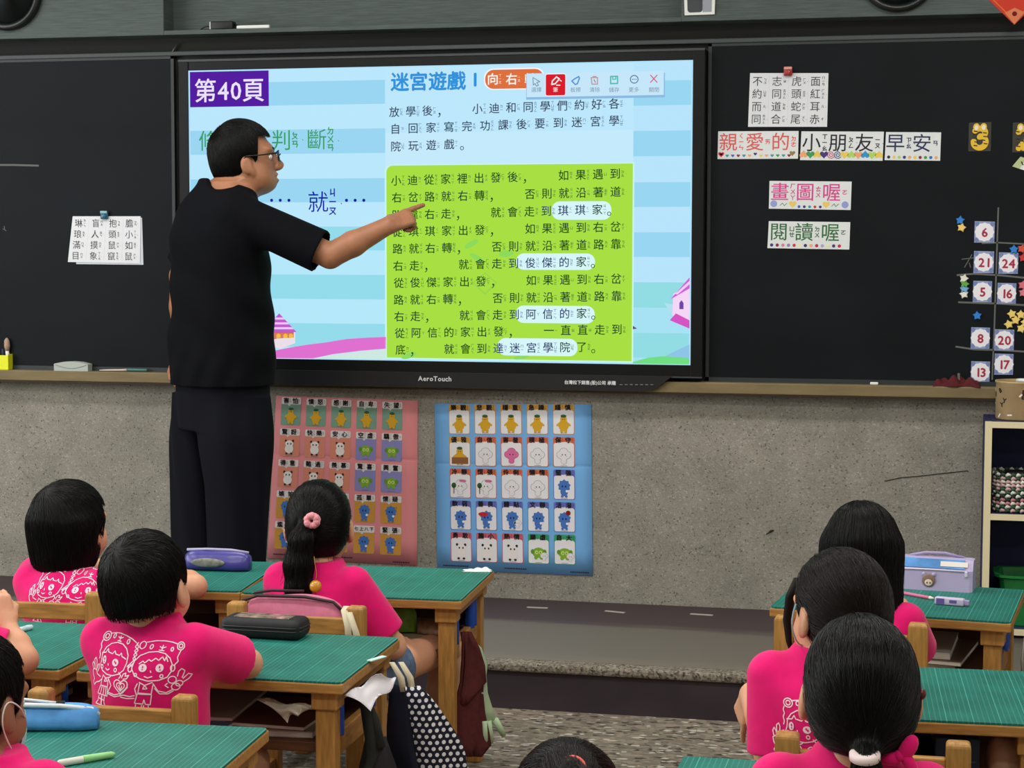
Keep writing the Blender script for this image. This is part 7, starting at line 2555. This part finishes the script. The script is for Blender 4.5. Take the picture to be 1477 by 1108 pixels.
# girl with long straight hair
hd = np.array((atY(1243, 803, -2.20)[0], -2.20, 0.722))
child('girl with long straight black hair at the desk with the lavender pencil case', (1.628, -2.26, 0), (1.645, -2.255, 0.590), hd, hyaw=0, hpitch=6, byaw=-4, seed=14, bust=0.94,
      arms={'R': ((1.765, -2.13, 0.47), (1.72, -2.00, 0.562), (-0.4, 0.9, 0), (0, 0, 1), (0.4, 0.4, 0.45, 0.5))}, hairkind='long', hargs=dict(nst=3600, crown=(0, 0.0, 0.105), wisps=20))

# girl with loose side hair, turned toward the right
hd = np.array((atY(1210, 886, -3.12)[0], -3.12, 0.756))
W_ = atY(1066, 1018, -3.02)
pc = atY(1199, 1074, -3.24)
t_, o_, B_, ho_ = child('girl with loosely gathered brown hair and a dangling hand, behind the long haired girl', (1.61, -3.135, 0), (1.600, -3.14, 0.652), hd, hyaw=36, hpitch=4, byaw=4, seed=15, bust=0.88,
      arms={'L': ((1.520, -3.15, 0.455), atY(1081, 1002, -3.00), (-0.30, 0.45, -0.80), (-0.75, -0.6, 0.1), (0.12, 0.8, 0.9, 1.0)), 'R': ((1.72, -3.02, 0.53), (1.74, -2.86, 0.562), (-0.3, 0.9, 0), (0, 0, 1), (0.4, 0.4, 0.45, 0.5))},
      print_at=pc, hairkind='pony', hmats=BRN, hextra=dict(ex=0.010, tail=[(atY(1254, 915, -3.205), 0.024), (atY(1274, 940, -3.215), 0.026), (atY(1272, 985, -3.23), 0.020), (atY(1268, 1020, -3.24), 0.010)]), hargs=dict(nst=2800, tie=tuple(atY(1254, 915, -3.205)), wisps=50))
# her ear stands out of the hair, with a mask loop
e = LH(hd, B_, 1.0, -0.090, 0.004, -0.012)
MB().tube(chaikin([e + np.array((0.0, 0.0, 0.03)) - o_, e + np.array((-0.006, -0.008, 0.012)) - o_, e + np.array((-0.006, -0.010, -0.015)) - o_, e + np.array((0.002, 0.012, -0.045)) - o_, e + np.array((0.012, 0.04, -0.055)) - o_]), 0.0013, 6).build('mask_loop', M('mask_loop_blue', (150, 170, 190), rough=0.7), t_)

lk = [atY(1152, 838, -3.06), atY(1140, 862, -3.05), atY(1135, 895, -3.05), atY(1138, 925, -3.06), atY(1144, 952, -3.07)]
MB().tube([q - o_ for q in lk], [0.011, 0.010, 0.008, 0.006, 0.002], 10).build('hair_lock', SHELLB, ho_)

# girl with the white hair tie
hd = np.array((atY(1240, 992, -3.88)[0], -3.88, 0.786))
T = [atY(1248, 1084, -3.985), atY(1249, 1102, -4.000), atY(1250, 1135, -3.995), atY(1250, 1170, -3.99)]
tail = [(atY(1247, 1058, -3.945), 0.040), (T[0], 0.013), (T[1], 0.0145), (T[2], 0.024), (T[3], 0.010)]
t3, o3, B3, ho3 = child('girl with a low ponytail in a white hair tie', (1.685, -3.90, 0), (1.690, -3.90, 0.668), hd, hyaw=11, hpitch=-3, byaw=0, seed=16, bust=1.02,
      hairkind='pony', hextra=dict(tail=tail), hargs=dict(tie=T[0], nst=3200))
c = T[0] - o3
MB().lathe([(0.016, -0.0068), (0.0212, -0.004), (0.0212, 0.004), (0.016, 0.0068)], c - np.array((0, 0.0145, 0.003)), 24, mtx=Matrix.Rotation(math.radians(12), 4, 'X')).build('hair_tie', M('white_hair_tie', (232, 214, 214), rough=0.6), ho3)
c = LH(hd, B3, 1.0, 0.080, -0.045, 0.010)
MB().ell(c - o3, (0.006, 0.008, 0.008)).build('hair_clip', M('dark_red_clip', (90, 20, 26), rough=0.3), ho3)
b0 = atY(1297, 1090, -3.95) - o3
mb = MB()
for q, (dx, dz, r1, r2) in enumerate(((-0.012, -0.004, 0.016, 0.011), (0.012, 0.012, 0.012, 0.020), (0.014, -0.010, 0.018, 0.009), (0.0, 0.0, 0.009, 0.009))):
    mb.ell(b0 + np.array((dx, 0.0, dz)), (r1, 0.010, r2), 0, 14, Matrix.Rotation(0.5 * q, 4, 'Y'))
mb.build('shoulder_bow', PINK, t3)

# boy in the face mask
hd = np.array((atY(-40, 1016, -3.86)[0], -3.86, 0.688))
tm, om, Bm, hom = child('tan boy in a pale face mask at the desk with the pale blue pencil case', (0.33, -3.90, 0), (0.335, -3.905, 0.585), hd, hyaw=-14, hpitch=6, byaw=0, seed=17, skin=SKIN_K2, hargs=dict(nst=2600))
H_ = lambda x, y, z: LH(hd, Bm, 1.0, x, y, z) - om
rows = []
for j in range(9):
    z = -0.022 - 0.085 * j / 8
    row = []
    for i in range(15):
        a = -1.05 + 2.1 * i / 14
        r = 0.100 - 0.006 * ((j - 4) / 4) ** 2
        row.append(H_(0.070 * math.sin(a) * (1.0 - 0.10 * (j / 8)), 0.022 + 0.080 * math.cos(a) + 0.006 * math.cos(a * 2) - 0.010 * abs(j - 3.5) / 4, z + 0.0015 * math.sin(j * 3)))
    rows.append(row)
mk = MB().sheet(rows, thick=0.002, nrm=tuple(-Bm[:, 1])).build('face_mask', M('pale_aqua_mask', (176, 206, 206), rough=0.8), tm)
for q in (-1, 1):
    MB().tube(chaikin([H_(q * 0.062, 0.056, -0.026), H_(q * 0.080, 0.024, -0.004), H_(q * 0.086, -0.014, 0.012), H_(q * 0.086, -0.026, -0.014), H_(q * 0.080, -0.010, -0.046), H_(q * 0.062, 0.046, -0.098)]), 0.0013, 6).build('ear_loop', M('mask_elastic', (232, 228, 224), rough=0.8), mk)

# child at the frame edge, elbow on the desk
E_ = atZ(34, 952, 0.562)
W_ = atY(10, 905, E_[1] + 0.03)
hd = np.array((-0.33, -3.10, 0.745))
child('child mostly outside the frame, raised hand over the desk with the small white marker', (-0.33, -3.13, 0), (-0.33, -3.13, 0.655), hd, hyaw=-5, seed=18,
      arms={'R': (E_, W_, (-0.35, 0.1, 0.9), (0.7, -0.7, 0.1), (0.9, 0.8, 0.75, 0.55))})

# child low in the aisle, only the top of the head in the frame
hd = np.array((atY(818, 1150, -4.02)[0], -4.02, 0.612))
tk, ok_, Bk, hok = child('child low in the aisle, dark hair in a coral red tie', (hd[0] - 0.02, -4.10, 0), (hd[0], -4.06, 0.50), hd, hyaw=10, hpitch=22, seed=19, seat=0.10, knee_z=0.10, hairkind='pony', hmats=BRN,
      hextra=dict(tail=[(atY(824, 1112, -4.075), 0.015), (atY(830, 1135, -4.13), 0.022), (atY(832, 1165, -4.15), 0.020), (atY(832, 1190, -4.15), 0.010)]), hargs=dict(tie=tuple(atY(824, 1112, -4.075)), nst=2600, wisps=20))
mb = MB()
c = atY(824, 1110, -4.08) - ok_
mb.tube([c + 0.018 * np.array((math.cos(a), math.sin(a) * 0.5, math.sin(a) * 0.8)) for a in [2 * math.pi * k / 20 for k in range(20)]], 0.0038, 8, closed=True)
mb.build('hair_tie', M('coral_hair_tie', (232, 96, 92), rough=0.5), hok)
r = np.random.default_rng(77)
base = np.stack([np.linspace(-0.065, 0.065, 90), r.normal(0.0, 0.02, 90), np.zeros(90)], 1)

# ------------------------------------------------------------------ the teacher
tx, ty = -0.620, -0.50
o = np.array((tx, ty, PZ))
t = thing('person', 'man in black t-shirt, dark trousers and glasses, pointing at the display', 'person', o)
Bt = basis(-50)
R_, F_, U_ = Bt[:, 0], Bt[:, 1], np.array((0, 0, 1.0))
hd = atY(354, 229, -0.47)
s = 1.12
Bh = basis(-66, -8, 0)
shc = np.array((tx - 0.005, ty + 0.01, 1.545))
SR, SL = shc + R_ * 0.175 - U_ * 0.005, shc - R_ * 0.165 - U_ * 0.015
ER, WR = atY(476, 369, -0.60), atY(559, 326, -0.52)
EL, WL = atY(262, 398, -0.33), atY(262, 508, -0.28)
v = Vol((-0.95, -0.80, PZ), (0.16, -0.10, 1.93), 0.0042)
v.loft([(0.90, tx, ty, 0.16, 0.12), (1.2, tx, ty, 0.17, 0.13), (1.42, tx, ty, 0.175, 0.11), (1.52, tx - 0.01, ty + 0.01, 0.190, 0.122), (1.59, tx + 0.0, ty + 0.01, 0.165, 0.106), (1.63, tx + 0.02, ty + 0.01, 0.112, 0.090), (1.65, tx + 0.022, ty + 0.01, 0.09, 0.078)], 0.02, yaw=math.radians(-50))
v.cone(shc + np.array((0.020, 0.0, 0.02)), hd - Bh[:, 2] * 0.05 - Bh[:, 1] * 0.030, 0.078, 0.066, 0.04)
head_sdf(v, hd, Bh, s, True, 1.0)
for S0, E0, W0 in ((SR, ER, WR), (SL, EL, WL)):
    v.cone(S0, E0, 0.052, 0.043, 0.02)
    v.cone(E0, E0 * 0.6 + W0 * 0.4, 0.043, 0.043, 0.008)
    v.cone(E0 * 0.6 + W0 * 0.4, W0, 0.043, 0.030, 0.012)
tip = atY(611, 294, -0.42)
dv = atY(601, 309, -0.45) - WR
hand_sdf(v, WR, dv, (0.1, -0.78, 0.60), 0.185, (0.04, 1.15, 1.2, 1.25), -1, thumb=(0.9, 0.9))
hand_sdf(v, WL, (-0.28, 0.05, -1), (-0.6, 0.6, 0), 0.18, (0.5, 0.6, 0.7, 0.8), 1)
LT = atY(286, 700, -0.42)
RT = atY(340, 700, -0.56)
for q in (LT, RT):
    v.cone((q[0], q[1], 0.88), (q[0], q[1], 0.60), 0.075, 0.058, 0.02)
    v.cone((q[0], q[1], 0.60), (q[0], q[1], PZ + 0.08), 0.055, 0.040, 0.02)
    v.cone((q[0], q[1], PZ + 0.06), (q[0] + 0.06, q[1] + 0.06, PZ + 0.035), 0.036, 0.030, 0.02)
bo = shift(v.build('body', SKIN_T, t), o)
face_parts(t, hd, Bh, s, o)
# t-shirt
vs = Vol((-0.92, -0.80, 0.92), (-0.20, -0.20, 1.72), 0.0045)
wv = wrinkle(0.0022, 5)


def shirt_wr(X, Y, Z):
    # long soft folds that run from the right armpit down across the back
    d = (X - tx) * 0.75 + (Z - 1.25) * 0.9
    amp = 0.0045 * np.clip((1.5 - Z) / 0.4, 0, 1)
    return wv(X, Y, Z) * 0.6 + amp * np.sin(d * 34 + Y * 10) * np.exp(-((Z - 1.2) / 0.22) ** 2) + 0.003 * np.sin((X * 1.2 - Z * 0.5) * 60) * np.clip((1.15 - Z) / 0.15, 0, 1)


vs.loft([(0.945, tx - 0.002, ty, 0.220, 0.178), (1.06, tx - 0.002, ty, 0.218, 0.180), (1.18, tx - 0.002, ty, 0.214, 0.174), (1.30, tx - 0.004, ty, 0.216, 0.168), (1.41, tx - 0.008, ty, 0.228, 0.162), (1.50, tx - 0.014, ty + 0.005, 0.232, 0.150), (1.56, tx - 0.012, ty + 0.01, 0.212, 0.134), (1.61, tx + 0.002, ty + 0.012, 0.164, 0.116), (1.650, tx + 0.020, ty + 0.014, 0.118, 0.102), (1.68, tx + 0.024, ty + 0.014, 0.106, 0.094)], 0.02, wr=shirt_wr, yaw=math.radians(-50))
for S0, E0, fr in ((SR, ER, 0.90), (SL, EL, 0.80)):
    d = (E0 - S0) / np.linalg.norm(E0 - S0)
    e = S0 + (E0 - S0) * fr
    vs.cone(S0 - d * 0.01, e + d * 0.04, 0.068, 0.074, 0.05)
    L_ = e + d * 0.07
    vs.fn(lambda X, Y, Z, e=e, d=d, L_=L_: np.maximum(-((X - e[0]) * d[0] + (Y - e[1]) * d[1] + (Z - e[2]) * d[2]), np.sqrt((X - L_[0]) ** 2 + (Y - L_[1]) ** 2 + (Z - L_[2]) ** 2) - 0.115), L_ - 0.13, L_ + 0.13, 0.0, 'sub')
    vs.cone(e - d * 0.05, e + d * 0.03, 0.060, 0.069, 0.0, 'sub')
nk = np.array((tx + 0.024, ty + 0.012, 1.640))
nn = U_ * 0.96 + F_ * 0.26
vs.fn(lambda X, Y, Z: -((X - nk[0]) * nn[0] + (Y - nk[1]) * nn[1] + (Z - nk[2]) * nn[2]), None, None, 0.012, 'sub')
vs.cone(nk - nn * 0.012, nk + nn * 0.06, 0.083, 0.095, 0.005, 'sub')
qd = atY(320, 252, -0.60)
vs.ell(qd, (0.066, 0.075, 0.052), basis(13), 0.006, 'sub')
vs.fn(lambda X, Y, Z: Z - 0.955, None, None, 0.0, 'sub')
shift(vs.build('t_shirt', BLACKCLOTH, t), o)
# trousers
vt = Vol((-0.92, -0.80, PZ), (-0.30, -0.20, 1.06), 0.005)
vt.loft([(0.80, tx, ty, 0.185, 0.150), (0.92, tx, ty, 0.196, 0.158), (1.03, tx, ty, 0.196, 0.158)], 0.02, yaw=math.radians(-50))


def crease(c, ph):
    def f(X, Y, Z):
        a = np.arctan2(Y - c[1], X - c[0])
        return 0.0055 * np.sin(a * 3 + ph + Z * 3) + 0.003 * np.sin(a * 7 + Z * 9 + ph)
    return f


for q, r0, r1, r2, ph in ((LT, 0.106, 0.098, 0.094, 0.6), (RT, 0.128, 0.112, 0.100, 2.1)):
    vt.loft([(PZ + 0.02, q[0], q[1], r2 * 0.95, r2), (0.36, q[0], q[1], r2, r2 * 1.02), (0.60, q[0], q[1], r1, r1), (0.78, q[0] * 0.96 + tx * 0.04, q[1], r0, r0), (0.92, q[0] * 0.8 + tx * 0.2, q[1] * 0.8 + ty * 0.2, r0, r0)], 0.012, wr=crease(q, ph))
shift(vt.build('trousers', TROUSER, t), o)
for q in (LT, RT):
    mb = MB()
    m4 = Matrix.Rotation(math.radians(-50), 4, 'Z')
    b = np.array((q[0], q[1], PZ)) - o
    for (y, z, ry, rz, rx_) in ((0.05, 0.034, 0.12, 0.034, 0.045), (0.10, 0.030, 0.065, 0.030, 0.048), (-0.01, 0.05, 0.055, 0.05, 0.042)):
        mb.ell(b + np.array(m4 @ Vector((0, y, z))), (rx_, ry, rz), 0, 16, m4)
    mb.box(b + np.array(m4 @ Vector((0, 0.05, 0.010))), (0.092, 0.25, 0.020), bev=0.009, mat=1, rot=m4)
    mb.build('shoe', [BLACK, M('shoe_sole', (50, 50, 52), rough=0.8)], t)
# glasses
G = lambda x, y, z: hd + Bh @ (np.array((x, y, z)) * s) - o
gl = MB()
for q in (-1, 1):
    rim = [G(q * 0.034 + 0.0215 * math.cos(a), 0.1015 - 0.004 * (math.cos(a) * q > 0.3), -0.006 + 0.0165 * math.sin(a)) for a in [2 * math.pi * k / 24 for k in range(24)]]
    gl.tube(rim, 0.0026, 6, closed=True)
    gl.tube([G(q * 0.056, 0.100, 0.000), G(q * 0.074, 0.088, 0.002), G(q * 0.0795, 0.040, 0.002), G(q * 0.0805, -0.002, 0.004), G(q * 0.0800, -0.016, -0.010)], 0.0028, 6)
gl.tube([G(-0.012, 0.106, -0.002), G(0, 0.109, 0.001), G(0.012, 0.106, -0.002)], 0.0019, 6)
go = gl.build('glasses', M('black_frame', (20, 18, 20), rough=0.25), t)
for q in (-1, 1):
    lens = [G(q * 0.034 + 0.0205 * math.cos(a), 0.1035, -0.006 + 0.0155 * math.sin(a)) for a in [2 * math.pi * k / 20 for k in range(20)]]
    MB().add(lens, [tuple(range(20))]).build('lens', M('clear_lens', (235, 240, 240), rough=0.02, alpha=0.12), go)
hair(t, o, 'short', hd, Bh, s, BLK, 21, dict(top=0.008, earz=-0.012, nape=0.052), nst=3600, crown=(0, -0.060, 0.085))
